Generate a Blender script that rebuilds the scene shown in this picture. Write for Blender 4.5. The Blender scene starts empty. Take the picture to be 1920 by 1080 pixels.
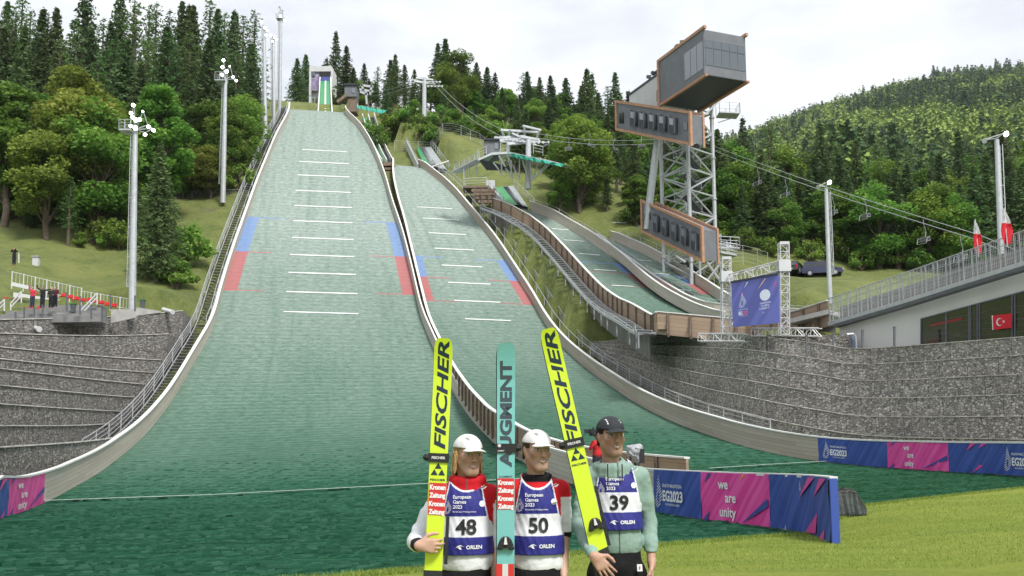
import bpy, bmesh, math, random
import numpy as np
from mathutils import Vector, Matrix
from mathutils.bvhtree import BVHTree
SC = bpy.context.scene
R = math.radians
rnd = random.Random(7)
# ---------------------------------------------------------------- camera, sky, sun, exposure
FPX, YP, PITCH, ROLL, CAMZ = 1800.0, 671.0, R(6.0), -0.008, 1.65
cam_d = bpy.data.cameras.new('camera'); cam = bpy.data.objects.new('camera', cam_d)
SC.collection.objects.link(cam); SC.camera = cam
cam_d.sensor_width = 36; cam_d.lens = FPX / 1920 * 36; cam_d.shift_y = (YP - 540) / 1920
cam_d.clip_start = 0.1; cam_d.clip_end = 6000
CAMM = Matrix.Translation((0, 0, CAMZ)) @ Matrix.Rotation(math.pi/2 + PITCH, 4, 'X') @ Matrix.Rotation(ROLL, 4, 'Z')
cam.matrix_world = CAMM
CI = CAMM.inverted(); CO = Vector((0, 0, CAMZ))
def ray(px, py):
    return (CAMM.to_3x3() @ Vector(((px-960)/FPX, -(py-YP)/FPX, -1))).normalized()
def P(px, py, D):
    d = ray(px, py); return CO + d * (D / d.y)
def proj(p):
    q = CI @ Vector(p); return (960 + FPX*q.x/-q.z, YP - FPX*q.y/-q.z)
SUN_EL, SUN_AZ = R(50), R(150)          # azimuth the light comes from, clockwise from +Y
w = bpy.data.worlds.new('World'); SC.world = w; w.use_nodes = True
nt = w.node_tree; nt.nodes.clear()
def N(t, kind, **kw):
    n = t.nodes.new(kind)
    for k, v in kw.items():
        if k.startswith('i_'): n.inputs[k[2:].replace('_', ' ')].default_value = v
        else: setattr(n, k, v)
    return n
out = N(nt, 'ShaderNodeOutputWorld')
sky = N(nt, 'ShaderNodeTexSky', sky_type='NISHITA', sun_disc=False, sun_elevation=SUN_EL, sun_rotation=SUN_AZ)
tc = N(nt, 'ShaderNodeTexCoord'); mp = N(nt, 'ShaderNodeMapping'); mp.inputs['Scale'].default_value = (1.6, 1.6, 4.0)
nz = N(nt, 'ShaderNodeTexNoise'); nz.inputs['Scale'].default_value = 1.5; nz.inputs['Detail'].default_value = 7; nz.inputs['Roughness'].default_value = 0.55
cr = N(nt, 'ShaderNodeValToRGB')
cr.color_ramp.elements[0].position = 0.40; cr.color_ramp.elements[0].color = (0.47, 0.50, 0.55, 1)
cr.color_ramp.elements[1].position = 0.68; cr.color_ramp.elements[1].color = (0.86, 0.87, 0.89, 1)
b1 = N(nt, 'ShaderNodeBackground'); b1.inputs['Strength'].default_value = 0.1
b2 = N(nt, 'ShaderNodeBackground'); b2.inputs['Strength'].default_value = 0.80
mx = N(nt, 'ShaderNodeMixShader'); mx.inputs[0].default_value = 0.93
L = nt.links.new
L(tc.outputs['Generated'], mp.inputs[0]); L(mp.outputs[0], nz.inputs['Vector']); L(nz.outputs['Fac'], cr.inputs[0])
L(sky.outputs[0], b1.inputs[0]); L(cr.outputs[0], b2.inputs[0]); L(b1.outputs[0], mx.inputs[1]); L(b2.outputs[0], mx.inputs[2]); L(mx.outputs[0], out.inputs[0])
sd = bpy.data.lights.new('sun', 'SUN'); sd.energy = 2.0; sd.angle = R(14); sd.color = (1.0, 0.96, 0.90)
so = bpy.data.objects.new('sun', sd); SC.collection.objects.link(so)
so.rotation_euler = (math.pi/2 - SUN_EL, 0, math.pi - SUN_AZ)
so.rotation_euler = Vector((-math.sin(SUN_AZ)*math.cos(SUN_EL), -math.cos(SUN_AZ)*math.cos(SUN_EL), -math.sin(SUN_EL))).to_track_quat('-Z', 'Y').to_euler()
SC.view_settings.view_transform = 'Standard'; SC.view_settings.look = 'None'
SC.view_settings.exposure = 1.0; SC.view_settings.gamma = 1; SC.view_settings.use_curve_mapping = False
SC.cycles.max_bounces = 6; SC.cycles.diffuse_bounces = 3; SC.cycles.transparent_max_bounces = 12
# ---------------------------------------------------------------- object helpers
def link(o, parent=None):
    SC.collection.objects.link(o)
    if parent is not None:
        o.parent = parent
        o.matrix_parent_inverse = Matrix.Translation(-parent.location) if parent.get('_z', 0) == 0 else Matrix()
    return o
def tag(o, label=None, cat=None, group=None, kind=None):
    if label: o['label'] = label
    if cat: o['category'] = cat
    if group: o['group'] = group
    if kind: o['kind'] = kind
    return o
def thing(name, label, cat, loc=(0, 0, 0), group=None):
    o = bpy.data.objects.new(name, None); o.location = loc; o.empty_display_size = 0.3
    SC.collection.objects.link(o)
    return tag(o, label, cat, group)
def cum(o):                                  # world location of a (rotation free) chain
    v = Vector((0, 0, 0))
    while o: v += o.location; o = o.parent
    return v
class MB:
    """mesh builder in world coordinates; build() shifts to the parent's origin"""
    def __init__(s): s.v = []; s.f = []; s.m = []
    def add(s, vs, fs, m=0):
        b = len(s.v); s.v += [tuple(v) for v in vs]; s.f += [tuple(i+b for i in f) for f in fs]; s.m += [m]*len(fs); return s
    def box(s, c, size, rz=0, m=0, M=None):
        x, y, z = [a/2 for a in size]; c = Vector(c)
        vs = [Vector((i*x, j*y, k*z)) for k in (-1, 1) for j in (-1, 1) for i in (-1, 1)]
        Q = M if M is not None else Matrix.Rotation(rz, 3, 'Z')
        return s.add([c + Q @ v for v in vs], [(0,2,3,1),(4,5,7,6),(0,1,5,4),(2,6,7,3),(0,4,6,2),(1,3,7,5)], m)
    def beam(s, a, b, w, h=None, m=0, up=(0, 0, 1)):
        h = h or w; a = Vector(a); b = Vector(b); d = (b-a)
        if d.length < 1e-6: return s
        d.normalize(); u = Vector(up)
        if abs(d.dot(u)) > 0.98: u = Vector((0, 1, 0))
        r = d.cross(u).normalized(); u = r.cross(d)
        vs = [p + r*i*w/2 + u*j*h/2 for p in (a, b) for j in (-1, 1) for i in (-1, 1)]
        return s.add(vs, [(0,1,3,2),(4,6,7,5),(0,4,5,1),(2,3,7,6),(0,2,6,4),(1,5,7,3)], m)
    def tube(s, a, b, r0, r1=None, n=8, m=0, cap=True):
        r1 = r0 if r1 is None else r1; a = Vector(a); b = Vector(b); d = (b-a).normalized()
        u = d.orthogonal().normalized(); w_ = d.cross(u)
        vs = [p + (u*math.cos(t*2*math.pi/n) + w_*math.sin(t*2*math.pi/n))*r for p, r in ((a, r0), (b, r1)) for t in range(n)]
        fs = [(i, (i+1) % n, n+(i+1) % n, n+i) for i in range(n)]
        if cap: fs += [tuple(range(n))[::-1], tuple(range(n, 2*n))]
        return s.add(vs, fs, m)
    def path(s, pts, r, n=6, m=0):
        for a, b in zip(pts, pts[1:]): s.tube(a, b, r, n=n, m=m)
        return s
    def quad(s, a, b, c, d, m=0): return s.add([a, b, c, d], [(0, 1, 2, 3)], m)
    def prism(s, poly, vec, m=0):                # closed polygon (list of points) extruded by vec
        n = len(poly); vec = Vector(vec); vs = [Vector(p) for p in poly] + [Vector(p)+vec for p in poly]
        return s.add(vs, [tuple(range(n)), tuple(range(2*n-1, n-1, -1))] + [(i, n+i, n+(i+1) % n, (i+1) % n) for i in range(n)], m)
    def strip(s, A, B, m=0):                     # ruled surface between two polylines
        n = len(A); return s.add(list(A)+list(B), [(i, i+1, n+i+1, n+i) for i in range(n-1)], m)
    def lathe(s, c, prof, n=16, m=0, M=None):
        M = M or Matrix.Identity(3); c = Vector(c); k = len(prof)
        vs = [c + M @ Vector((r*math.cos(2*math.pi*t/n), r*math.sin(2*math.pi*t/n), z)) for r, z in prof for t in range(n)]
        fs = [(j*n+i, j*n+(i+1) % n, (j+1)*n+(i+1) % n, (j+1)*n+i) for j in range(k-1) for i in range(n)]
        return s.add(vs, fs, m)
    def mesh(s, name, mats, off=Vector((0, 0, 0)), smooth=False):
        me = bpy.data.meshes.new(name)
        me.from_pydata([(v[0]-off[0], v[1]-off[1], v[2]-off[2]) for v in s.v], [], s.f)
        for m in (mats if isinstance(mats, (list, tuple)) else [mats]): me.materials.append(m)
        me.polygons.foreach_set('material_index', s.m)
        if smooth: me.polygons.foreach_set('use_smooth', [True]*len(s.f))
        me.update(); return me
    def build(s, name, mats, parent=None, smooth=False, label=None, fix=True, origin=None):
        off = cum(parent) if parent else Vector(origin or (0, 0, 0))
        me = s.mesh(name, mats, off, smooth)
        if fix:
            bm = bmesh.new(); bm.from_mesh(me); bmesh.ops.recalc_face_normals(bm, faces=bm.faces); bm.to_mesh(me); bm.free()
        o = bpy.data.objects.new(name, me); SC.collection.objects.link(o)
        if parent: o.parent = parent
        else: o.location = off
        if label: o['label'] = label
        return o
def np_mesh(name, V, F, mats, mi=None, smooth=False):
    me = bpy.data.meshes.new(name); V = np.asarray(V, np.float32); F = np.asarray(F, np.int32); k = F.shape[1]
    me.vertices.add(len(V)); me.vertices.foreach_set('co', V.ravel())
    me.loops.add(F.size); me.loops.foreach_set('vertex_index', F.ravel())
    me.polygons.add(len(F)); me.polygons.foreach_set('loop_start', np.arange(0, F.size, k, dtype=np.int32))
    try: me.polygons.foreach_set('loop_total', np.full(len(F), k, np.int32))
    except Exception: pass
    for m in (mats if isinstance(mats, (list, tuple)) else [mats]): me.materials.append(m)
    if mi is not None: me.polygons.foreach_set('material_index', np.asarray(mi, np.int32))
    if smooth: me.polygons.foreach_set('use_smooth', np.ones(len(F), bool))
    me.update(calc_edges=True); return me
# ---------------------------------------------------------------- materials
def mat(name, col, rough=0.6, var=0.0, scale=5.0, bump=0.0, bscale=None, metal=0.0, col2=None, stretch=(1, 1, 1), detail=4, spec=0.5, coat=0):
    m = bpy.data.materials.new(name); m.use_nodes = True; t = m.node_tree; p = t.nodes['Principled BSDF']
    p.inputs['Roughness'].default_value = rough; p.inputs['Metallic'].default_value = metal
    p.inputs['Specular IOR Level'].default_value = spec; p.inputs['Coat Weight'].default_value = coat
    p.inputs['Base Color'].default_value = (*col, 1)
    if var or col2 or bump:
        tc = N(t, 'ShaderNodeTexCoord'); mp = N(t, 'ShaderNodeMapping'); mp.inputs['Scale'].default_value = stretch
        t.links.new(tc.outputs['Object'], mp.inputs[0])
    if var or col2:
        nz = N(t, 'ShaderNodeTexNoise'); nz.inputs['Scale'].default_value = scale; nz.inputs['Detail'].default_value = detail
        cr = N(t, 'ShaderNodeValToRGB'); a = [c*(1-var) for c in col]; b = list(col2) if col2 else [min(1, c*(1+var)) for c in col]
        cr.color_ramp.elements[0].position = 0.3; cr.color_ramp.elements[0].color = (*a, 1)
        cr.color_ramp.elements[1].position = 0.7; cr.color_ramp.elements[1].color = (*b, 1)
        t.links.new(mp.outputs[0], nz.inputs['Vector']); t.links.new(nz.outputs['Fac'], cr.inputs[0]); t.links.new(cr.outputs[0], p.inputs['Base Color'])
    if bump:
        n2 = N(t, 'ShaderNodeTexNoise'); n2.inputs['Scale'].default_value = bscale or scale*4; n2.inputs['Detail'].default_value = 5
        bp = N(t, 'ShaderNodeBump'); bp.inputs['Strength'].default_value = 1; bp.inputs['Distance'].default_value = bump
        t.links.new(mp.outputs[0], n2.inputs['Vector']); t.links.new(n2.outputs['Fac'], bp.inputs['Height']); t.links.new(bp.outputs[0], p.inputs['Normal'])
    return m
def math_n(t, op, a, b=None, c=None):
    n = N(t, 'ShaderNodeMath', operation=op)
    for i, x in enumerate((a, b, c)):
        if x is None: continue
        if isinstance(x, (int, float)): n.inputs[i].default_value = x
        else: t.links.new(x, n.inputs[i])
    return n.outputs[0]
def mixc(t, f, a, b, blend='MIX'):
    n = N(t, 'ShaderNodeMix', data_type='RGBA', blend_type=blend)
    for i, x in ((0, f), (6, a), (7, b)):
        if isinstance(x, (int, float)): n.inputs[i].default_value = x
        elif isinstance(x, tuple): n.inputs[i].default_value = (*x, 1)
        else: t.links.new(x, n.inputs[i])
    return n.outputs[2]
def attr(t, name): return N(t, 'ShaderNodeAttribute', attribute_name=name).outputs['Fac']
def noise(t, vec, scale, detail=4, rough=0.5):
    n = N(t, 'ShaderNodeTexNoise'); n.inputs['Scale'].default_value = scale; n.inputs['Detail'].default_value = detail; n.inputs['Roughness'].default_value = rough
    if vec is not None: t.links.new(vec, n.inputs['Vector'])
    return n.outputs['Fac']
def ramp(t, f, stops):
    n = N(t, 'ShaderNodeValToRGB'); e = n.color_ramp.elements
    while len(e) < len(stops): e.new(0.5)
    for el, (p, c) in zip(e, stops): el.position = p; el.color = (*c, 1)
    t.links.new(f, n.inputs[0]); return n.outputs[0]
def mapr(t, f, a, b, c=0.0, d=1.0):
    n = N(t, 'ShaderNodeMapRange'); t.links.new(f, n.inputs[0])
    for i, x in enumerate((a, b, c, d)): n.inputs[i+1].default_value = x
    return n.outputs[0]
def xyz(t, x, y, z):
    n = N(t, 'ShaderNodeCombineXYZ')
    for i, a in enumerate((x, y, z)):
        if isinstance(a, (int, float)): n.inputs[i].default_value = a
        else: t.links.new(a, n.inputs[i])
    return n.outputs[0]
def bumpn(t, p, h, dist):
    b = N(t, 'ShaderNodeBump'); b.inputs['Distance'].default_value = dist; b.inputs['Strength'].default_value = 1
    t.links.new(h, b.inputs['Height']); t.links.new(b.outputs[0], p.inputs['Normal'])
def newmat(name, rough=0.8):
    m = bpy.data.materials.new(name); m.use_nodes = True; p = m.node_tree.nodes['Principled BSDF']; p.inputs['Roughness'].default_value = rough
    return m, m.node_tree, p
def plastic_mat(name, grad0, grad1, zones, t_edge):
    """bristle matting in overlapping rows; zones = [(s_lo, s_hi, colour)] along both edges"""
    m, t, p = newmat(name, 0.55)
    s, tt, e = attr(t, 'along'), attr(t, 'across'), attr(t, 'edge')
    n1 = noise(t, xyz(t, math_n(t, 'MULTIPLY', tt, 1.1), math_n(t, 'MULTIPLY', s, 1.8), 0), 1.5, 8, 0.78)
    n2 = noise(t, xyz(t, math_n(t, 'MULTIPLY', tt, 1.6), math_n(t, 'MULTIPLY', s, 4.0), 3), 1.0, 5, 0.75)
    n3 = noise(t, xyz(t, math_n(t, 'MULTIPLY', tt, 0.12), math_n(t, 'MULTIPLY', s, 0.05), 7), 1.0, 4, 0.6)
    n4 = noise(t, xyz(t, math_n(t, 'MULTIPLY', tt, 1.3), math_n(t, 'MULTIPLY', s, 0.04), 9), 1.0, 3, 0.6)
    wob = math_n(t, 'MULTIPLY', noise(t, xyz(t, math_n(t, 'MULTIPLY', tt, 1.2), math_n(t, 'MULTIPLY', s, 1.2), 5), 1.0, 4, 0.7), 0.34)
    saw = math_n(t, 'FRACT', math_n(t, 'DIVIDE', math_n(t, 'ADD', s, wob), 0.85))
    f = mapr(t, math_n(t, 'ADD', s, math_n(t, 'MULTIPLY', math_n(t, 'SUBTRACT', n3, 0.5), 26)), grad0, grad1)  # colour gradient: deep green at the low end, paler up the slope
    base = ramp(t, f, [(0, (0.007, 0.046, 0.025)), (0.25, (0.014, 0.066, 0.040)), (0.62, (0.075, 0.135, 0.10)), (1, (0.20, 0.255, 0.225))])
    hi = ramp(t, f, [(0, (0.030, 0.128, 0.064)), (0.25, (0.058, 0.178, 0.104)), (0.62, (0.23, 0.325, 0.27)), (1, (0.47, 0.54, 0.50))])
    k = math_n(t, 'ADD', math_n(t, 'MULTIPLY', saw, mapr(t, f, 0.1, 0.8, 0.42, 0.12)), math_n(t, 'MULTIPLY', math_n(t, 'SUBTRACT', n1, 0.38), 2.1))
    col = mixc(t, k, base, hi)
    col = mixc(t, math_n(t, 'MULTIPLY', math_n(t, 'LESS_THAN', saw, 0.16), math_n(t, 'MULTIPLY', mapr(t, n1, 0.35, 0.6, 0.25, 0.85), mapr(t, f, 0.2, 0.8, 1.0, 0.25))), col, base)  # dark line between rows: their shadow painted into the colour
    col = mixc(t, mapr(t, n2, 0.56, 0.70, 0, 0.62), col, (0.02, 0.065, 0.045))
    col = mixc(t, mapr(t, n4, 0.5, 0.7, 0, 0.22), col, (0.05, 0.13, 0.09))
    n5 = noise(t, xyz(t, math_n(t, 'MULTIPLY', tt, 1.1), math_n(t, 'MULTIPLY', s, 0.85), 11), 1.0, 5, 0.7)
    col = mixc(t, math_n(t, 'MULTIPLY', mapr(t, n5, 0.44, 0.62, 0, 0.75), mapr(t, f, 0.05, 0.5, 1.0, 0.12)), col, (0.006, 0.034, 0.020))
    nz_e = math_n(t, 'MULTIPLY', math_n(t, 'SUBTRACT', n2, 0.5), 0.6)
    for lo, hi_, wid, c in zones:
        inb = math_n(t, 'MULTIPLY', math_n(t, 'GREATER_THAN', s, lo), math_n(t, 'LESS_THAN', s, hi_))
        a = math_n(t, 'MULTIPLY', inb, math_n(t, 'LESS_THAN', math_n(t, 'ADD', e, nz_e), wid))
        col = mixc(t, math_n(t, 'MULTIPLY', a, mapr(t, n1, 0.3, 0.65, 0.40, 0.88)), col, c)
    t.links.new(col, p.inputs['Base Color'])
    p.inputs['Specular IOR Level'].default_value = 0.06; p.inputs['Roughness'].default_value = 0.95
    h = math_n(t, 'ADD', math_n(t, 'MULTIPLY', saw, 0.8), math_n(t, 'MULTIPLY', n2, 0.9))
    bumpn(t, p, h, 0.07)
    return m
def wood_boards(name, c0, c1, board=0.2, rough=0.75, vert=False):
    """boards along the run, height attribute 'hgt', length attribute 'along'"""
    m, t, p = newmat(name, rough)
    s, h = attr(t, 'along'), attr(t, 'hgt')
    row = math_n(t, 'FLOOR', math_n(t, 'DIVIDE', h, board)); fr = math_n(t, 'FRACT', math_n(t, 'DIVIDE', h, board))
    seg = math_n(t, 'FLOOR', math_n(t, 'DIVIDE', math_n(t, 'ADD', s, math_n(t, 'MULTIPLY', row, 1.7)), 4.0))
    wn = N(t, 'ShaderNodeTexWhiteNoise', noise_dimensions='2D'); t.links.new(xyz(t, row, seg, 0), wn.inputs['Vector'])
    g = noise(t, xyz(t, math_n(t, 'MULTIPLY', s, 0.7), math_n(t, 'MULTIPLY', h, 14), 0), 1.4, 6, 0.7)
    g2 = noise(t, xyz(t, math_n(t, 'MULTIPLY', s, 0.5), math_n(t, 'MULTIPLY', h, 0.8), 4), 0.8, 4, 0.6)
    k = math_n(t, 'ADD', math_n(t, 'MULTIPLY', wn.outputs['Value'], 0.4), math_n(t, 'ADD', math_n(t, 'MULTIPLY', g, 0.35), math_n(t, 'MULTIPLY', g2, 0.35)))
    col = mixc(t, k, c0, c1)
    col = mixc(t, math_n(t, 'MULTIPLY', math_n(t, 'LESS_THAN', fr, 0.07), 0.6), col, (0.07, 0.05, 0.04))
    t.links.new(col, p.inputs['Base Color']); bumpn(t, p, g, 0.004); return m
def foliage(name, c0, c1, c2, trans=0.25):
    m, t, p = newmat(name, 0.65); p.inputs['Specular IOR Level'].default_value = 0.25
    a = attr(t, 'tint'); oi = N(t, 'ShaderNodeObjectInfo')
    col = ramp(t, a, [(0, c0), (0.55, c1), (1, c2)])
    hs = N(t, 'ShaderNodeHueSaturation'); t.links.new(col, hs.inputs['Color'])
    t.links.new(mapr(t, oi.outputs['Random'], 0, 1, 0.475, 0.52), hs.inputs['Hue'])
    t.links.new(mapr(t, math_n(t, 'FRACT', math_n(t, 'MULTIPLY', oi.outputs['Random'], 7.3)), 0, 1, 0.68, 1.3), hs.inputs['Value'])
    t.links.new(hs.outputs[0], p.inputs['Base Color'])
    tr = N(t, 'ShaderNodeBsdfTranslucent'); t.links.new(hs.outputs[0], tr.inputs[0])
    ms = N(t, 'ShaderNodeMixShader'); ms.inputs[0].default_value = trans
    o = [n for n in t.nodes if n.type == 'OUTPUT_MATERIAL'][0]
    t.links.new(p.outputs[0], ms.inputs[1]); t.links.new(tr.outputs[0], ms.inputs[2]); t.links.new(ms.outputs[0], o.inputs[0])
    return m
def gabion_mat(name, c0, c1, c2):
    m, t, p = newmat(name, 0.9); tc = N(t, 'ShaderNodeTexCoord')
    mp = N(t, 'ShaderNodeMapping'); mp.inputs['Scale'].default_value = (1, 1, 1.7); t.links.new(tc.outputs['Object'], mp.inputs[0])
    v = N(t, 'ShaderNodeTexVoronoi'); v.inputs['Scale'].default_value = 5.4; t.links.new(mp.outputs[0], v.inputs['Vector'])
    ve = N(t, 'ShaderNodeTexVoronoi', feature='DISTANCE_TO_EDGE'); ve.inputs['Scale'].default_value = 5.4; t.links.new(mp.outputs[0], ve.inputs['Vector'])
    sp = N(t, 'ShaderNodeSeparateColor'); t.links.new(v.outputs['Color'], sp.inputs[0])
    col = ramp(t, sp.outputs[0], [(0, c0), (0.5, c1), (1, c2)])
    n = noise(t, tc.outputs['Object'], 9, 5, 0.65); col = mixc(t, mapr(t, n, 0.3, 0.7, 0, 0.35), col, (0.15, 0.145, 0.135))
    big = noise(t, tc.outputs['Object'], 0.35, 4, 0.6); col = mixc(t, mapr(t, big, 0.4, 0.7, 0, 0.4), col, (0.20, 0.19, 0.165))
    col = mixc(t, mapr(t, ve.outputs['Distance'], 0.0, 0.04, 0.7, 0), col, (0.04, 0.038, 0.035))
    s, h = attr(t, 'along'), attr(t, 'hgt')
    seam = math_n(t, 'LESS_THAN', math_n(t, 'FRACT', math_n(t, 'DIVIDE', s, 2.0)), 0.02)
    col = mixc(t, math_n(t, 'MULTIPLY', seam, 0.75), col, (0.03, 0.03, 0.03))
    wire = math_n(t, 'MAXIMUM', math_n(t, 'LESS_THAN', math_n(t, 'FRACT', math_n(t, 'DIVIDE', s, 0.2)), 0.05), math_n(t, 'LESS_THAN', math_n(t, 'FRACT', math_n(t, 'DIVIDE', h, 0.2)), 0.05))
    col = mixc(t, math_n(t, 'MULTIPLY', wire, 0.35), col, (0.3, 0.3, 0.3))
    t.links.new(col, p.inputs['Base Color'])
    bumpn(t, p, math_n(t, 'ADD', mapr(t, ve.outputs['Distance'], 0, 0.12), math_n(t, 'MULTIPLY', n, 0.3)), 0.06); return m
def fattr(o, name, vals):
    a = o.data.attributes.new(name, 'FLOAT', 'POINT'); a.data.foreach_set('value', np.asarray(vals, np.float32))
M_STEEL = mat('galvanised_steel', (0.50, 0.52, 0.54), 0.45, 0.12, 3, metal=0.35)
M_STEELD = mat('dark_steel', (0.10, 0.11, 0.12), 0.5, 0.15, 3)
M_WHITE = mat('white_cap_paint', (0.72, 0.72, 0.70), 0.5, 0.06, 2)
M_LINE = mat('white_line_paint', (0.80, 0.82, 0.80), 0.6, 0.05, 3)
M_WOOD = wood_boards('weathered_board', (0.30, 0.245, 0.19), (0.52, 0.46, 0.39))
M_WOODP = wood_boards('pale_weathered_board', (0.40, 0.345, 0.285), (0.60, 0.55, 0.475))
M_WOODB = wood_boards('brown_board', (0.22, 0.15, 0.10), (0.42, 0.31, 0.22), 0.3)
M_STUD = mat('dark_timber', (0.15, 0.115, 0.09), 0.8, 0.3, 4)
M_GAB = gabion_mat('gabion_stone_pale', (0.25, 0.24, 0.22), (0.47, 0.445, 0.405), (0.80, 0.76, 0.67))
M_GABD = gabion_mat('gabion_stone_dark', (0.11, 0.105, 0.10), (0.24, 0.23, 0.215), (0.52, 0.49, 0.44))
M_CONC = mat('concrete', (0.40, 0.39, 0.37), 0.85, 0.15, 2, 0.004)
M_DARK = mat('dark_void', (0.025, 0.025, 0.025), 0.9)
# ---------------------------------------------------------------- the four landing slopes
def interp(xs, ys, x): return np.interp(x, xs, ys)
def catm(xs, ys, n):
    xs = np.array(xs, float); ys = np.array(ys, float); m = np.gradient(ys, xs); X = np.linspace(xs[0], xs[-1], n)
    i = np.clip(np.searchsorted(xs, X, side='right')-1, 0, len(xs)-2); h = xs[i+1]-xs[i]; t = (X-xs[i])/h
    return X, (2*t**3-3*t**2+1)*ys[i]+(t**3-2*t**2+t)*h*m[i]+(-2*t**3+3*t**2)*ys[i+1]+(t**3-t**2)*h*m[i+1]
def smooth1(a, k=3):
    b = np.pad(a, k, mode='edge'); return np.convolve(b, np.ones(2*k+1)/(2*k+1), 'valid')
class Hill:
    def __init__(s, x0, D0, k, rows, left, right, step=1.0, tmax=26, zfix=None):
        """rows: (D centre, image row of the centre); left/right: image polylines of the mat edges"""
        nrm = math.hypot(1, k); s.u = Vector((-k/nrm, 1/nrm, 0)); s.v = Vector((1/nrm, k/nrm, 0)); s.O = Vector((x0, D0, 0))
        ss, zz, tl_ = [], [], []
        for r_ in rows:
            D, y = r_[:2]; x = x0 - k*(D-D0); px = 960+FPX*x/D
            ss.append((D-D0)*nrm); zz.append(P(px, y, D).z if y is not None else r_[2]); tl_.append(r_[3] if len(r_) > 3 else 0.0)
        o = np.argsort(ss); ss = np.array(ss)[o]; zz = np.array(zz)[o]; tl_ = np.array(tl_)[o]
        s.S, s.Z = catm(ss, zz, int((ss[-1]-ss[0])/step)+1); s.K = np.interp(s.S, ss, tl_)
        if zfix: s.Z = zfix(s)
        l = np.array(left, float); l = l[np.argsort(l[:, 1])]; r = np.array(right, float); r = r[np.argsort(r[:, 1])]
        TL, TR = [], []
        for a, z, kt in zip(s.S, s.Z, s.K):
            def solve(cv, sign):
                best = None; prev = None
                for t in np.arange(0, tmax, 0.25):
                    p = s.O + s.u*a + s.v*(t*sign); q = proj((p.x, p.y, z+kt*t*sign)); e = (q[0]-np.interp(q[1], cv[:, 1], cv[:, 0]))*sign
                    if e > 0:
                        return t*sign if prev is None else (t-0.25*e/(e-prev))*sign
                    prev = e
                return tmax*sign
            TL.append(solve(l, -1)); TR.append(solve(r, 1))
        s.TL = smooth1(np.array(TL)); s.TR = smooth1(np.array(TR))
    def pt(s, a, t, dz=0):
        z = np.interp(a, s.S, s.Z)+t*np.interp(a, s.S, s.K); p = s.O + s.u*a + s.v*t; return Vector((p.x, p.y, z+dz))
    def edge(s, side, off=0, dz=0, a0=None, a1=None, n=None):
        A = s.S if a0 is None else np.linspace(a0, a1, n or max(2, int(abs(a1-a0))+1))
        T = s.TL if side < 0 else s.TR
        return [s.pt(a, np.interp(a, s.S, T)+side*off, dz) for a in A]
    def inside(s, x, y):
        d = Vector((x, y, 0))-s.O; a = d.dot(s.u); t = d.dot(s.v)
        if a < s.S[0] or a > s.S[-1]: return None
        if np.interp(a, s.S, s.TL)-1.8 < t < np.interp(a, s.S, s.TR)+1.8: return np.interp(a, s.S, s.Z)+t*np.interp(a, s.S, s.K)
        return None
    def at_img_y(s, y, px=None):                # s coordinate whose centre projects to image row y
        ys = [proj(s.pt(a, 0))[1] for a in s.S]; o = np.argsort(ys); return float(np.interp(y, np.array(ys)[o], s.S[o]))
    def mat_mesh(s, parent, m, nt_=26, trim=None):
        mb = MB(); al, ac, ed = [], [], []; n = len(s.S)
        for a, tl, tr in zip(s.S, s.TL, s.TR):
            for j in range(nt_+1):
                t = tl+(tr-tl)*j/nt_; mb.v.append(tuple(s.pt(a, t))); al.append(a); ac.append(t); ed.append(min(t-tl, tr-t))
        for i in range(n-1):
            for j in range(nt_):
                b = i*(nt_+1)+j
                if trim and trim(mb.v[b]): continue
                mb.f.append((b, b+1, b+nt_+2, b+nt_+1)); mb.m.append(0)
        o = mb.build('landing_mat', m, parent, smooth=True)
        fattr(o, 'along', al); fattr(o, 'across', ac); fattr(o, 'edge', ed)
        s.bvh = BVHTree.FromPolygons([Vector(v) for v in mb.v], mb.f); return o
    def hit(s, px, py):
        h = s.bvh.ray_cast(CO, ray(px, py)); return h[0]
def board_wall(name, base, out, h, th, m, parent, top=None, wave=0):
    """vertical board wall on polyline base; out = per point outward vectors"""
    mb = MB(); al, hg = [], []; n = len(base); L = 0
    for i, p in enumerate(base):
        if i: L += (p-base[i-1]).length
        o = out[i]
        for q, hh in ((p, 0), (p+Vector((0, 0, h)), h), (p+o*th+Vector((0, 0, h)), h), (p+o*th, 0)):
            d = Vector((0, 0, -0.35)) if hh == 0 else Vector((0, 0, 0))
            mb.v.append(tuple(q+d)); al.append(L); hg.append(hh-(0.35 if hh == 0 else 0))
    for i in range(n-1):
        for k in range(4):
            b = i*4; mb.f.append((b+k, b+(k+1) % 4, b+4+(k+1) % 4, b+4+k)); mb.m.append(0)
    mb.f += [(0, 1, 2, 3), ((n-1)*4+3, (n-1)*4+2, (n-1)*4+1, (n-1)*4)]; mb.m += [0, 0]
    o = mb.build(name, m, parent); fattr(o, 'along', al); fattr(o, 'hgt', hg); return o
def outv(pts, side):
    r = []
    for i, p in enumerate(pts):
        a = pts[max(0, i-1)]; b = pts[min(len(pts)-1, i+1)]; d = Vector((b.x-a.x, b.y-a.y, 0)).normalized()
        r.append(Vector((d.y, -d.x, 0))*side)
    return r
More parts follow.
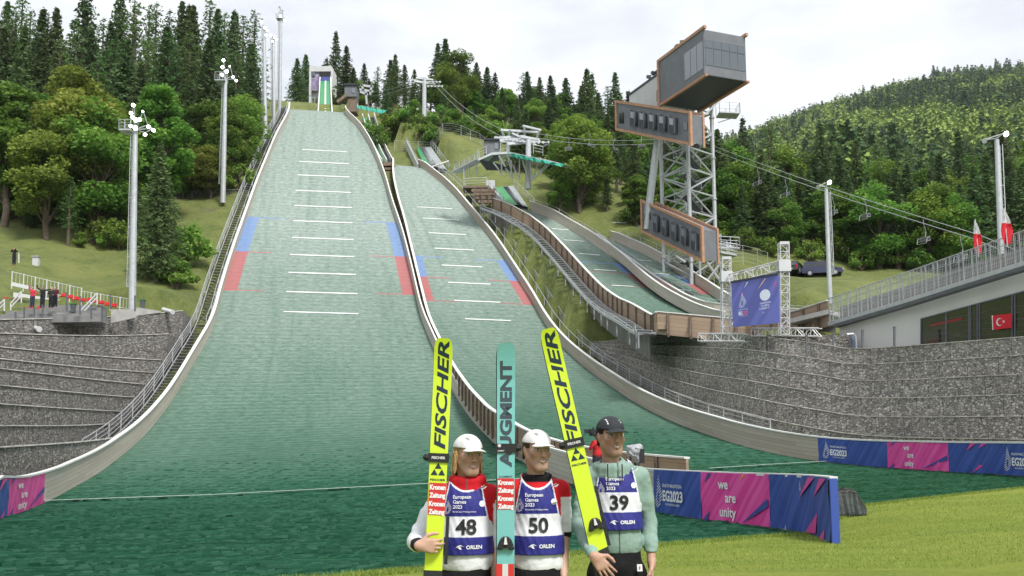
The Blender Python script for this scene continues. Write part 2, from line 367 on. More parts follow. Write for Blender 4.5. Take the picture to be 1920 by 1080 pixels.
def cap_rail(base, out, h, parent, w=0.26, t=0.07, m=None, off=0.06):
    mb = MB(); A = []; 
    for p, o in zip(base, out):
        c = p+o*off+Vector((0, 0, h+t/2)); A.append([c-o*w/2+Vector((0,0,-t/2)), c-o*w/2+Vector((0,0,t/2)), c+o*w/2+Vector((0,0,t/2)), c+o*w/2+Vector((0,0,-t/2))])
    n = len(A)
    for r in A: mb.v += [tuple(x) for x in r]
    for i in range(n-1):
        for k in range(4): mb.f.append((i*4+k, i*4+(k+1) % 4, i*4+4+(k+1) % 4, i*4+4+k)); mb.m.append(0)
    mb.f += [(0, 1, 2, 3), ((n-1)*4+3, (n-1)*4+2, (n-1)*4+1, (n-1)*4)]; mb.m += [0, 0]
    return mb.build('cap_rail', m or M_WHITE, parent)
def side_wall(hill, side, h, parent, m, a0=None, a1=None, cap=True, studs=None, name='side_board', mcap=None, cw=0.26):
    b = hill.edge(side, 0.0, 0, a0 if a0 is not None else hill.S[0], a1 if a1 is not None else hill.S[-1]); o = outv(b, 1 if side > 0 else -1)
    w_ = board_wall(name, b, o, h, 0.12, m, parent)
    if cap: cap_rail(b, o, h, w_, w=cw, m=mcap)
    if studs:
        L = 0
        for i in range(1, len(b)):
            L += (b[i]-b[i-1]).length
            if L >= studs:
                L = 0; q = b[i]+o[i]*0.19; mb = MB(); mb.beam(q+Vector((0, 0, -0.5)), q+Vector((0, 0, h-0.02)), 0.14, 0.13, up=tuple(o[i]))
                mb.build('stud', M_STUD, w_)
    return w_
def railing(pts, h, parent, nrail=4, post=2.0, r=0.022, m=None, name='railing', pr=None, lean=None):
    mb = MB(); L = 0; pr = pr or r*1.4
    up = Vector((0, 0, 1))
    for k in range(nrail):
        hh = h*(1-k/nrail) if nrail > 1 else h
        mb.path([p+up*hh for p in pts], r if k == 0 else r*0.6, n=5)
    for i, p in enumerate(pts):
        if i: L += (p-pts[i-1]).length
        if i == 0 or L >= post or i == len(pts)-1: mb.tube(p, p+up*h, pr, n=6); L = 0
    return mb.build(name, m or M_STEEL, parent)
def stairs_strip(hill, side, o0, o1, parent, a0, a1, dz=0.0, m=None):
    """open tread stairway beside a slope on two stringers"""
    mb = MB(); mb2 = MB(); a = a0
    while a < a1:
        p = hill.edge(side, o0, dz, a, a+0.01, 2)[0]; q = hill.edge(side, o1, dz, a, a+0.01, 2)[0]
        mb.beam(p, q, 0.30, 0.05); a += 0.62
    s_ = mb.build('stair_treads', m or M_STEELD, parent)
    for o in (o0-0.03, o1+0.03):
        pts = hill.edge(side, o, dz-0.06, a0, a1); mb2 = MB()
        for x, y in zip(pts, pts[1:]): mb2.beam(x, y, 0.06, 0.24)
        mb2.build('stringer', M_STEEL, s_)
    return s_
AL = [(543,219),(520,262),(500,310),(480,360),(462,412),(440,475),(417,548),(399,621),(363,682),(326,747),(301,782),(261,827),(228,855),(175,894),(130,918),(81,945),(0,975),(-150,1025),(-400,1120)]
AR = [(647,219),(673,240),(693,273),(710,310),(723,347),(733,387),(747,427),(757,460),(778,548),(789,600),(811,649),(847,733),(887,791),(931,836),(971,862),(1024,889),(1069,906),(1140,936),(1228,966),(1565,1001),(1566,1200)]
hA = Hill(-20.7, 105, 0.195, [(163,209),(155,213),(144,247),(134,284),(126,331),(117.5,388.5),(109,449),(105,480),(101,513.5),(97,549),(92.5,586),(85,650),(77,720,0,.012),(68,790,0,.025),(57,850,0,.045),(46,898,0,.05),(38,931,0,.035),(30,958,0,.012),(22,994),(14,1066)], AL, AR, zfix=lambda s: np.where(s.S < (31-105)*1.019, 0.0, np.maximum(s.Z, 0.0)))
BL = [(738,317),(738,343),(747,383),(760,427),(766,453),(782,520),(804,610),(828,662),(852,710),(882,756),(922,802),(975,842),(1028,867),(1075,878),(1207,904),(1435,927),(1500,955),(1562,992),(1568,1003)]
BR = [(783,313),(813,330),(840,353),(867,383),(897,420),(930,460),(965,515),(1000,568),(1016,600),(1051,649),(1096,689),(1140,720),(1184,751),(1237,780),(1290,802),(1350,825),(1425,847),(1534,864),(1665,878),(1781,886),(1920,892),(2200,925)]
hB = Hill(-3.6, 102, 0.30, [(144,311),(141,316),(137,335),(130,370),(126.5,390),(122.7,411),(118.5,438),(114.3,467.5),(110,499),(106,532),(102,566),(98,600),(91,650),(83,700),(73,750),(64,790),(56,820),(48,None,1.35,0.02),(40,None,0.88,0.045),(34,None,0.76,0.045),(28,None,0.70,0.045),(24,None,0.58,0.04)], BL, BR)
CL = [(930,402),(967,403),(992,418),(1019,441),(1056,478),(1094,522),(1136,567),(1178,596),(1233,622),(1289,631),(1345,634)]
CR = [(990,396),(1017,404),(1056,421),(1094,446),(1136,474),(1178,504),(1219,535),(1261,563),(1303,588),(1345,600),(1420,606),(1480,610)]
_c = 1.10; hC = Hill(6.0*_c, 98.5*_c, 0.35, [((r[0]*_c,)+r[1:]) for r in [(113,394),(110,404),(106,430),(102,451),(98,477),(93.5,507),(89,537),(84,566),(79,588),(75,601),(70,None,11.5),(66,None,11.0)]], CL, CR)
DL = [(1131,460),(1167,487),(1197,515),(1233,545),(1261,562),(1303,584),(1369,608)]
DR = [(1150,455),(1178,463),(1219,482),(1261,507),(1303,532),(1344,560),(1369,577),(1420,600),(1600,612)]
_k = 1.13; hD = Hill(13.3*_k, 90*_k, 0.30, [(d*_k, y) for d, y in [(104,449),(101,455),(98,468),(94,490),(90,515),(86,541),(82,565),(78,585),(74,598),(70,606)]], DL, DR)
M_STEELM = mat('mid_grey_steel', (0.26, 0.27, 0.28), 0.5, 0.15, 3, metal=0.3)
CLR = (0.50, 0.03, 0.035)
CRD = (0.46, 0.10, 0.115); CBL = (0.16, 0.26, 0.54)
def zones(h, yb0, yb1, yr1, w=1.35):
    b0, b1, r1 = h.at_img_y(yb0), h.at_img_y(yb1), h.at_img_y(yr1)
    return [(b1, b0, w, CBL), (r1, b1, w, CRD), (b0-0.12, b0+0.12, w+2.6, CBL), (b1-0.09, b1+0.09, w+2.6, CRD), (r1-0.09, r1+0.09, w+2.6, CRD)]
E2C = ((1575,968,22.5),(1612,943,25.5),(1700,932,26.5),(1800,921,27.6),(1925,908,29),(2400,868,32)); E2P = [P(*c) for c in E2C]
jumps = {}
for key, h, lab, zn in (('A', hA, 'largest pale green ski jump landing slope with high start tower, filling the left half', zones(hA, 413, 477, 548)),
                        ('B', hB, 'second ski jump landing slope just right of the largest one', zones(hB, 484, 523, 567, 1.2)),
                        ('C', hC, 'smaller ski jump slope on the grassy bank with grey stairway along its left wall', zones(hC, 490, 509, 535, 1.1)),
                        ('D', hD, 'smallest ski jump slope, rightmost, curving down below the timing tower cabins', zones(hD, 515, 531, 549, 1.0))):
    j = thing('ski_jump', lab, 'ski jump', h.pt(h.S[0], 0)); jumps[key] = j
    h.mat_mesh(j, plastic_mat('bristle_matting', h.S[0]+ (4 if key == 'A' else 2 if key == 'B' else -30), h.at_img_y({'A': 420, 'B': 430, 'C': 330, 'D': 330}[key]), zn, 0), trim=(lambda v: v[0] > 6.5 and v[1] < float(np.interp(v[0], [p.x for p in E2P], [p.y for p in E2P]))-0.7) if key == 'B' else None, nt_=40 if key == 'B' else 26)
def dline(h, j, p, q, w=0.16):
    a, b = h.hit(*p), h.hit(*q)
    if a is None or b is None: print('line miss', p, q); return
    mb = MB(); n = 8; u = h.u
    A = []; B = []
    for i in range(n+1):
        c = a.lerp(b, i/n); s_ = (c-h.O).dot(h.u); t_ = (Vector((c.x, c.y, 0))-h.O).dot(h.v)
        A.append(h.pt(s_-w, t_, 0.05)); B.append(h.pt(s_+w, t_, 0.05))
    mb.strip(A, B); mb.build('distance_line', M_LINE, j)
for y, x0, x1 in ((281,567,650),(303.5,561,654),(328.5,558,655),(357.5,554,658),(386,552,660),(414.5,550,661),(446,548,663),(478,544,664),(511.5,541,667),(547.5,537,670),(585,532,672)):
    dline(hA, jumps['A'], (x0, y), (x1, y+4), 0.10)
for y, x0, x1 in ((388.5,782,848),(409.5,793,861),(437,804,874),(466,815,888),(497.5,828,904),(530,840,920),(564,852,938),(598.5,872,958)):
    dline(hB, jumps['B'], (x0, y), (x1, y+3.5), 0.095)
for x0, y0, x1, y1 in ((1034.7,429.4,1066.7,431.7),(1057,450.3,1094.4,453),(1085.6,476,1124.4,479),(1114,506,1155.6,508.6),(1147,535.6,1189,537.8)):
    dline(hC, jumps['C'], (x0, y0), (x1, y1), 0.10)
for x0, y0, x1, y1 in ((1194.4,487.8,1221,489.7),(1222,512.8,1256,515.3),(1264,543,1296,545.5)):
    dline(hD, jumps['D'], (x0, y0), (x1, y1), 0.10)
def longline(h, j, pts, w):
    mb = MB(); hp = []
    for (x0, y0), (x1, y1) in zip(pts, pts[1:]):
        for i in range(12):
            q = h.hit(x0+(x1-x0)*i/12, y0+(y1-y0)*i/12)
            if q is not None: hp.append(q+Vector((0, 0, 0.11)))
    mb.strip([p-h.u*w for p in hp], [p+h.u*w for p in hp]); mb.build('fall_line', M_LINE, j)
longline(hA, jumps['A'], [(84,943),(400,932),(800,911),(880,907),(1000,900)], 0.16)
longline(hB, jumps['B'], [(1330,882),(1436,875),(1560,868)], 0.13)
# side walls
_q = np.arange(-92.5, -80, 0.1); SEND = float(min(_q, key=lambda a: abs(proj(hA.pt(a, np.interp(a, hA.S, hA.TR)))[0]-1563)+0.02*abs(a+85))); print('SEND', SEND, proj(hA.pt(SEND, np.interp(SEND, hA.S, hA.TR))))
wAL = side_wall(hA, -1, 1.25, jumps['A'], M_WOODP)
wAR = side_wall(hA, 1, 1.2, jumps['A'], M_WOODP, a0=SEND, cw=0.15)
wBL = side_wall(hB, -1, 1.1, jumps['B'], M_WOODB, a0=hB.at_img_y(890), studs=1.6)
wBR = side_wall(hB, 1, 1.2, jumps['B'], M_WOOD)
sC62 = (73.2-108.35)*1.0595; sC72 = (77-108.35)*1.0595
wCL = side_wall(hC, -1, 1.3, jumps['C'], M_WOODB, a0=sC62, studs=1.5)
wCR = side_wall(hC, 1, 1.35, jumps['C'], M_WOODP, a0=sC72)
wDL = side_wall(hD, -1, 0.8, jumps['D'], M_WOODP)
wDR = side_wall(hD, 1, 1.2, jumps['D'], M_WOODP)
RB = [hC.edge(-1, 0, 0, sC62, sC62+0.1, 2)[0], P(1400,634,68.5), P(1490,621,64.5), P(1555,602,61), P(1700,558,54.5), P(1920,487,47), P(2250,385,39.5)]
def resamp(C, step):
    L_ = [0]
    for a, b in zip(C, C[1:]): L_.append(L_[-1]+(b-a).length)
    n = max(2, int(L_[-1]/step)+1); return [Vector([np.interp(x, L_, [c[i] for c in C]) for i in range(3)]) for x in np.linspace(0, L_[-1], n)]
b = resamp(RB[:4], 0.8); o = outv(b, 1); o = [q if q.y < 0 else -q for q in o]
wr = board_wall('ramp_board', b, o, 1.3, 0.12, M_WOODB, jumps['C']); cap_rail(b, o, 1.3, wr)
for i in range(1, len(b)-1, 2):
    q = b[i]+o[i]*0.19; mb = MB(); mb.beam(q+Vector((0, 0, -0.5)), q+Vector((0, 0, 1.28)), 0.14, 0.13, up=tuple(o[i])); mb.beam(q+o[i]*0.5+Vector((0, 0, -0.3)), q+Vector((0, 0, 1.0)), 0.08, 0.08); mb.build('stud', M_STUD, wr)
# walkways and rails
aw0, aw1 = hA.at_img_y(845), hA.S[-1]
stairs_strip(hA, -1, 0.5, 1.4, jumps['A'], aw0, aw1, 0.35, mat('grey_tread', (0.16, 0.165, 0.17), 0.6, 0.2, 3))
railing(hA.edge(-1, 1.6, 0.3, aw0-1, aw1), 1.15, jumps['A'], 4, 2.5, 0.035)
railing(hA.edge(-1, 0.4, 1.0, aw0+30, aw1), 0.5, jumps['A'], 1, 3, 0.03)
railing(hB.edge(1, 1.9, 0.2, hB.at_img_y(836), hB.S[-1]), 1.2, jumps['B'], 5, 2.4, 0.03)
railing(hB.edge(1, 0.8, 0.6, hB.at_img_y(700), hB.S[-1]), 1.0, jumps['B'], 1, 3, 0.03)
stairs_strip(hC, -1, 0.5, 1.7, jumps['C'], sC62, hC.S[-1], -0.1, M_STEELM)
railing(hC.edge(-1, 1.85, -0.1, sC62, hC.S[-1]), 0.35, jumps['C'], 1, 3, 0.03)
railing(hC.edge(1, 0.5, 0.9, sC72, hC.S[-1]), 0.75, jumps['C'], 2, 2.4, 0.02)
railing(hD.edge(1, 1.3, 0.3, hD.S[0], hD.S[-1]), 1.15, jumps['D'], 3, 2.4, 0.022)
# trestles below the stairway and mat of the third slope
for i, (p, q) in enumerate(zip(hC.edge(-1, 1.6, -0.2, sC62, hC.S[-1]), hC.edge(-1, -0.2, -0.3, sC62, hC.S[-1]))):
    if i % 3 == 0:
        mb = MB(); mb.beam(p, p+Vector((0, 0, -1.25)), 0.11); mb.beam(p, q, 0.10, 0.16); mb.build('support_post', M_STEELM, jumps['C'])
b = hC.edge(-1, 0.35, -1.9, sC62+3, hC.S[-1]); board_wall('under_wall', b, outv(b, -1), 1.5, 0.1, mat('shade_toned_concrete', (0.17, 0.165, 0.15), 0.9, 0.3, 0.8), jumps['C'])  # concrete colour darkened to carry the shadow below the stairway

# upright bristle tufts of the nearest matting rows
M_BRIS = foliage('green_bristles', (0.024, 0.115, 0.058), (0.066, 0.225, 0.125), (0.15, 0.35, 0.225), 0.15)
def bristles(h, j, s1, name='bristle_tufts'):
    rg = np.random.default_rng(5); V_, T_ = [], []; s_ = h.S[0]; k = 0
    while s_ < s1:
        D_ = h.pt(s_, 0).y; stp = 0.17; tl, tr = np.interp(s_, h.S, h.TL), np.interp(s_, h.S, h.TR); tl = max(tl, -24); tr = min(tr, 22); dx = 0.050+0.0012*D_; n = int((tr-tl)/dx)
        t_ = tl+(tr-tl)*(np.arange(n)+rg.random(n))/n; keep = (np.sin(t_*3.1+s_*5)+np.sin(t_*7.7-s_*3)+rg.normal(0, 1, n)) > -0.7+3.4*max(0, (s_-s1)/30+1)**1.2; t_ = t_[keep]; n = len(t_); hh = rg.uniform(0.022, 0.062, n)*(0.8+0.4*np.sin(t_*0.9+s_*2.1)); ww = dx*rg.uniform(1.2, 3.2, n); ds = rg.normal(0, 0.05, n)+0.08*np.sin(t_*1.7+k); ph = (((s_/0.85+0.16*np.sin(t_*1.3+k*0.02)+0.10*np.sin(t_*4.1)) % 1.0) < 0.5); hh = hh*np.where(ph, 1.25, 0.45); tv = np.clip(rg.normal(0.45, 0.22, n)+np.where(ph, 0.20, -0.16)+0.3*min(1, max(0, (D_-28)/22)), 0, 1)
        for q, a, w_, d_, c in zip(t_, hh, ww, ds, tv):
            p = h.pt(s_+d_, q, -0.005); u = h.v*(w_*0.5); l_ = h.u*(-a*0.55)
            if p.y < 24 and LB_.ray_cast(Vector((p.x, p.y, 6)), Vector((0, 0, -1)))[0] is not None: continue
            if p.x > 6.4 and p.y < float(np.interp(p.x, [e.x for e in E2P], [e.y for e in E2P])): continue
            V_ += [tuple(p-u), tuple(p+u), tuple(p+u*0.75+l_+Vector((0, 0, a))), tuple(p-u*0.85+l_+Vector((0, 0, a*0.8)))]; T_ += [c*0.85, c*0.85, c, c]
        s_ += stp; k += 1
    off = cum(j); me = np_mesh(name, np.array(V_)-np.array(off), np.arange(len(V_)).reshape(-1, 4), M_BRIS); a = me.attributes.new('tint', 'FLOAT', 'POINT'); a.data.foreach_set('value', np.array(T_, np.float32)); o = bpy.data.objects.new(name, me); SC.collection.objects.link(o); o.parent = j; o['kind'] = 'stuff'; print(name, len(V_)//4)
# ---------------------------------------------------------------- terrain: one sheet, thin-plate through surveyed points
CP = [ # (px, py, D)
 (-60,972,30),(-400,960,34),(40,880,44),
 (0,606,73),(90,606,74),(180,603,77),(250,590,80),(340,585,84),(-150,622,70),(-400,640,66),
 (110,530,86),(180,520,92),(300,545,88),(370,520,96),(250,480,100),(330,450,104),(400,430,110),(430,376,119),(330,374,120),(60,492,90),(20,480,94),(0,430,102),(-200,440,98),(-400,470,92),
 (500,305,137),(520,265,147),(545,225,160),(420,340,135),(250,330,140),(100,345,132),(0,350,130),(-250,370,125),
 (575,206,168),(600,205,170),(640,205,170),(700,226,158),(760,236,158),(830,246,158),(900,268,152),(940,300,146),(720,262,150),(760,262,150),(780,275,147),
 (860,290,146),(900,310,143),(920,345,136),(1000,360,134),(1080,375,130),(940,415,121),(975,445,113),(960,425,118),
 (985,480,109),(1030,540,100),(1060,590,94),(1100,625,88),(1140,634,84),(1180,636,80),(1290,632,73),(1400,638,66),(1480,640,62),
 (1160,430,120),(1200,425,119),(1280,465,110),(1360,520,98),(1330,535,94),(1400,500,102),(1450,515,97),(1500,560,84),(1540,575,76),(1480,590,76),
 (1490,520,104),(1560,519,104),(1620,522,105),(1700,515,110),(1800,500,116),(1920,480,118),(2100,470,118),(2400,470,110),
 (1420,480,112),(1300,415,120),(1200,385,126),
 (1700,662,58),(1930,650,56),(2200,650,56),(1600,690,52),(1800,840,41),(2100,840,38)]
pts = [P(*c) for c in CP]
def far(x, y, z): pts.append(Vector((x, y, z)))
for x in (-9, -3, 4): far(x, 6, -0.02)
for x, y in ((-30,-20),(0,-20),(30,-20),(0,12),(8,13),(14,16),(60,-10),(-60,0)): far(x, y, 0 if y < 12 else 0.0)
for p in ((-150,-20,20),(-130,60,36),(-150,120,55),(-140,180,85),(-60,180,72),(-70,220,85),(-20,220,78),(20,215,76),(60,200,70),(95,180,60),(140,160,56),(120,100,30),(130,40,18),(100,0,10),(200,100,50),(-100,300,120),(0,300,100),(80,280,95)): far(*p)
for i in range(0, len(hC.S), 5):
    if hC.S[i] > sC62-2: pts.append(hC.pt(hC.S[i], hC.TL[i]-2.4, -1.25))
# right-hand mountain, from its skyline
for c in (
          (1450,425,190),(1600,425,175),(1750,410,172),(1920,390,168),(1300,360,230),(1200,365,220)):
    pts.append(P(*c))
for x, y, z in ((-600,400,190),(-300,500,190),(0,600,150),(0,1000,140),(1000,600,330),(1000,200,200),(700,0,120),(300,-100,30),(0,-300,-5),(-400,-200,40),(-800,0,150),(-700,900,220),(0,1200,160)): far(x, y, z)
for h, dz, st in ((hA, -0.75, 8), (hB, -0.75, 8), (hC, -1.7, 6), (hD, -1.4, 6)):
    for i in range(0, len(h.S), st):
        a = h.S[i]
        if h is hA and h.O.y + h.u.y*a < 24: continue
        for q in (0.0, 0.5, 1.0): 
            t = h.TL[i]*(1-q)+h.TR[i]*q; pts.append(h.pt(a, t, dz))
CPX = np.array([[p.x, p.y, p.z] for p in pts])
# drop near duplicates so that the fit stays calm
keep = []
for i, p in enumerate(CPX):
    if all((p[0]-CPX[j][0])**2+(p[1]-CPX[j][1])**2 > 2.2**2 for j in keep): keep.append(i)
CPX = CPX[keep]
def tpsk(r2): return np.where(r2 > 0, r2*np.log(np.maximum(r2, 1e-9)), 0)
_n = len(CPX); _d2 = ((CPX[:, None, :2]-CPX[None, :, :2])/100)**2
K = tpsk(_d2.sum(2)) + np.eye(_n)*2e-4
Pm = np.c_[np.ones(_n), CPX[:, :2]/100]; Am = np.block([[K, Pm], [Pm.T, np.zeros((3, 3))]])
W = np.linalg.solve(Am, np.r_[CPX[:, 2], 0, 0, 0])
def tps(X, Y):
    X = np.atleast_1d(np.asarray(X, float)); Y = np.atleast_1d(np.asarray(Y, float)); out = np.zeros(X.shape)
    for s0 in range(0, len(X), 20000):
        x = X[s0:s0+20000]; y = Y[s0:s0+20000]
        r2 = ((x[:, None]-CPX[None, :, 0])/100)**2+((y[:, None]-CPX[None, :, 1])/100)**2
        out[s0:s0+20000] = tpsk(r2)@W[:_n] + W[_n] + W[_n+1]*x/100 + W[_n+2]*y/100
    return out
def hsh(a, b): 
    v = np.sin(a*127.1+b*311.7)*43758.5453; return v-np.floor(v)
def vnoise(x, y):
    xi, yi = np.floor(x), np.floor(y); fx, fy = x-xi, y-yi; fx = fx*fx*(3-2*fx); fy = fy*fy*(3-2*fy)
    return (hsh(xi, yi)*(1-fx)+hsh(xi+1, yi)*fx)*(1-fy)+(hsh(xi, yi+1)*(1-fx)+hsh(xi+1, yi+1)*fx)*fy
# gabion terraces
M_LID = mat('fleece_lid', (0.55, 0.53, 0.49), 0.9, 0.35, 1.5, 0.01)
def terraces(bot, top, n, parent_label, m, nseg, group, labels):
    B = [P(*c) for c in bot]; T = [P(*c) for c in top]
    def res(C, k):
        L_ = [0]
        for a, b in zip(C, C[1:]): L_.append(L_[-1]+(b-a).length)
        X = np.linspace(0, L_[-1], k); return [Vector([np.interp(x, L_, [c[i] for c in C]) for i in range(3)]) for x in X]
    B = res(B, nseg); T = res(T, nseg); front = []
    for k in range(n+1): front.append([b.lerp(t, k/n) for b, t in zip(B, T)])
    return front
FOOT = []          # (polyline, level z) to clamp terrain under the terraces
def tier_mesh(name, base, nxt, m, label, group, side=1, jitter=0.05, z_extra=0.35):
    """one course of stone baskets: vertical front on 'base', top at nxt's height, tread back to nxt"""
    mb = MB(); al, hg = [], []; n = len(base); L = 0; rr = random.Random(int(abs(base[0].x*13)+base[0].z*7))
    rows = [0, 0.5, 1]; prev = None
    for i, p in enumerate(base):
        if i: L += (p-base[i-1]).length
        ztop = nxt[i].z; H = ztop-p.z; o = (nxt[i]-p); o.z = 0
        j = Vector((0, 0, rr.uniform(-jitter, jitter)))
        back = Vector((nxt[i].x, nxt[i].y, ztop))+o.normalized()*0.4
        a = [p+Vector((0, 0, -z_extra)), p+Vector((0, 0, H*0.5))-o.normalized()*rr.uniform(0, 0.06), Vector((p.x, p.y, ztop))+j, back+j, back+Vector((0, 0, -H-z_extra))]
        for q in a: mb.v.append(tuple(q)); al.append(L); hg.append(q.z)
    for i in range(n-1):
        for k in range(4): b = i*5; mb.f.append((b+k, b+k+1, b+6+k, b+5+k)); mb.m.append(0)
    mb.f += [(0, 1, 2, 3, 4), tuple((n-1)*5+k for k in (4, 3, 2, 1, 0))]; mb.m += [0, 0]
    for i in range(n-1):            # pale fleece lid lapping over the front of the course
        A_, B_ = [Vector((base[j].x, base[j].y, nxt[j].z)) for j in (i, i+1)]; q = (nxt[i]-base[i]); q.z = 0; q.normalize()
        n0 = len(mb.v); mb.beam(A_-q*0.02, B_-q*0.02, 0.12 if m is M_GABD else 0.08, 0.05 if m is M_GABD else 0.035, m=1); al += [0.5]*(len(mb.v)-n0); hg += [0.1]*(len(mb.v)-n0)
    o = mb.build(name, [m, M_LID]); fattr(o, 'along', al); fattr(o, 'hgt', hg); tag(o, label, 'gabion wall', group); return o
ORD = ['lowest', 'second lowest', 'third', 'fourth', 'fifth', 'sixth', 'seventh', 'eighth', 'ninth', 'tenth', 'eleventh', 'topmost']
LB = [(0,886,38),(0,841,42),(0,804,46),(0,766,50),(0,733,54),(0,703,58),(0,682,61),(0,662,64.5),(0,637,68),(0,610,71)]
LE = [(163,853,45),(196,816,51),(226,788,56),(244,763,60),(270,737,64),(280,713,67.5),(302,692,71),(310,672,75),(340,630,80),(352,585,84)]
fl = []
for a, b in zip(LB, LE):
    A, B = P(*a), P(*b); off_ = 0.3 if b[1] > 830 else 2.0
    zt_ = B.z-0.15; zz_ = [hA.pt(q, np.interp(q, hA.S, hA.TL)).z for q in hA.S]; sb = float(np.interp(zt_, zz_, hA.S)); q_ = hA.edge(-1, off_, 0, sb, sb+0.01, 2)[0]; B = Vector((q_.x, q_.y, B.z)); E = A + (A-B)*1.6; E.z = A.z
    fl.append([E] + [A.lerp(B, t)+Vector((0, 1.2*math.sin(math.pi*t), 0)) for t in np.linspace(0, 1, 24)])
for k in range(len(fl)-1):
    tier_mesh('gabion_terrace', fl[k], fl[k+1], M_GABD, 'grey gabion stone terrace left of the big slope, %s course from below' % ORD[k], 'gabion terraces on the left')
_sa = hB.at_img_y(655); fr_b = []; fr_t = []
for q in np.linspace(_sa, hB.S[0]+0.5, 44):
    p = hB.edge(1, 2.5, 0.25, q, q+0.01, 2)[0]; px_, _ = proj(p); fr_b.append(p)
    yt_ = np.interp(px_, [1060,1130,1200,1290,1400,1534,1600,1720,1925,2300], [646,641,634,629,631,648,660,652,637,612]); fr_t.append(P(px_, yt_, p.y+np.interp(px_, [1085, 1300, 1500], [1.5, 5.0, 7.5])))
e_ = fr_b[-1]-fr_b[-2]; fr_b.append(fr_b[-1]+e_*14); e_ = fr_t[-1]-fr_t[-2]; fr_t.append(fr_t[-1]+e_*14)
fr_ = [[b.lerp(t, k/6) for b, t in zip(fr_b, fr_t)] for k in range(7)]
for k in range(6):
    tier_mesh('gabion_terrace', fr_[k], fr_[k+1], M_GAB, 'pale gabion stone terrace behind the right banners, %s course from below' % ORD[k], 'gabion terraces on the right')
# ground sheet
def axis(lo, hi, step, far_, k=1.09):
    a = list(np.arange(lo, hi+0.01, step)); s_ = step; x = hi
    while x < far_: s_ *= k; x += s_; a.append(x)
    s_ = step; x = lo; b = []
    while x > -far_: s_ *= k; x -= s_; b.append(x)
    return np.array(b[::-1]+a)
gx = axis(-95, 105, 1.25, 2500); gy = axis(-6, 200, 1.25, 2500)
GX, GY = np.meshgrid(gx, gy); Z = tps(GX.ravel(), GY.ravel()).reshape(GX.shape)
dist = np.hypot(GX, GY-60)
PXG = 960+FPX*GX/np.maximum(GY, 1.0); sk = np.interp(PXG, [-2000, 500, 900, 1200, 1380, 1440, 1500, 1600, 1700, 1800, 1920, 2100, 2600, 4000], [330, 330, 330, 320, 268, 244, 222, 186, 154, 138, 122, 100, 75, 50])
e9 = (858-sk)/FPX; b180 = tps((GX*180/np.maximum(GY, 1)).ravel(), np.full(GX.size, 180.0)).reshape(GX.shape); b180 = np.minimum(np.where(GY > 100, b180, 0), np.interp(PXG, [1150, 1300], [400, 47]))
tt_ = np.clip((GY-430)/970, 0, 1); b180 = np.where(GY > 180, (b180-1.65)*np.clip(GY, 180, 430)/180+1.65, b180); zm = b180*(1-tt_)+(e9*1400+1.65)*tt_; zm = np.where(GY > 1400, (e9*1400)*np.exp(-(GY-1400)/900), zm); zm += np.clip((GY-220)/80, 0, 1)*((vnoise(GX/55+3, GY/55)-0.5)*14)
wm = np.clip((GY-168)/30, 0, 1)*np.clip((PXG-700)/250, 0, 1); wm = wm*wm*(3-2*wm); Z = Z*(1-wm)+zm*wm
Z = np.where((GY > 95) & (GY < 240) & (PXG > 1350), np.minimum(Z, GY*np.interp(GY, [95, 125, 240], [.205, .225, .262])+1.65), Z)
Z = np.clip(Z, -8, 900)
rough = np.clip((Z-1.5)/5, 0, 1)
Z += rough*((vnoise(GX/6, GY/6)-0.5)*0.9+(vnoise(GX/2.2+9, GY/2.2)-0.5)*0.45)
flat = (GY < 26) & (GX > -30) & (GX < 30); Z = np.where(flat, -0.05, Z)
for h, dz in ((hA, 0.6), (hB, 0.6), (hC, 1.0), (hD, 1.0)):
    for i in range(GX.shape[0]):
        if gy[i] < 5 or gy[i] > 175: continue
        for j in range(GX.shape[1]):
            if abs(gx[j]) < 60:
                z = h.inside(gx[j], gy[i])
                if z is not None: Z[i, j] = min(Z[i, j], z-dz)
def clampterr(lines, lo_pad=2.0):
    """keep the ground under the stone courses"""
    for k in range(len(lines)-1):
        A, B = lines[k], lines[k+1]
        for i in range(len(A)-1):
            poly = [A[i], A[i+1], B[i+1], B[i]]; xs = [p.x for p in poly]; ys = [p.y for p in poly]
            for jj in np.where((gx > min(xs)-1.5) & (gx < max(xs)+1.5))[0]:
                for ii in np.where((gy > min(ys)-2.0) & (gy < max(ys)+0.5))[0]:
                    Z[ii, jj] = min(Z[ii, jj], A[i].z-0.25)
clampterr(fl); clampterr(fr_)
def trench(a, b, hw, dz):
    d = Vector((b.x-a.x, b.y-a.y)); L_ = d.length; d.normalize()
    tx = (GX-a.x)*d.x+(GY-a.y)*d.y; sd = np.abs((GX-a.x)*d.y-(GY-a.y)*d.x); m = (tx > -4) & (tx < L_+1.5) & (sd < hw)
    Z[m] = np.minimum(Z, a.z+(b.z-a.z)*np.clip(tx/L_, 0, 1)-dz)[m]
trench(P(610, 219, 166), P(610, 219, 172), 2.6, 0.9); trench(P(610, 219, 172), P(610, 195, 185), 2.4, 0.9)
trench(P(727, 309, 143.5), P(690, 221, 176), 3.6, 0.9); trench(P(808, 316, 143), P(786, 276, 156), 3.2, 0.8); trench(P(968, 388, 124), P(942, 352, 134), 3.2, 0.6)
def ground_z(x, y):
    j = np.clip(np.searchsorted(gx, x)-1, 0, len(gx)-2); i = np.clip(np.searchsorted(gy, y)-1, 0, len(gy)-2)
    fx = (x-gx[j])/(gx[j+1]-gx[j]); fy = (y-gy[i])/(gy[i+1]-gy[i])
    return float((Z[i, j]*(1-fx)+Z[i, j+1]*fx)*(1-fy)+(Z[i+1, j]*(1-fx)+Z[i+1, j+1]*fx)*fy)
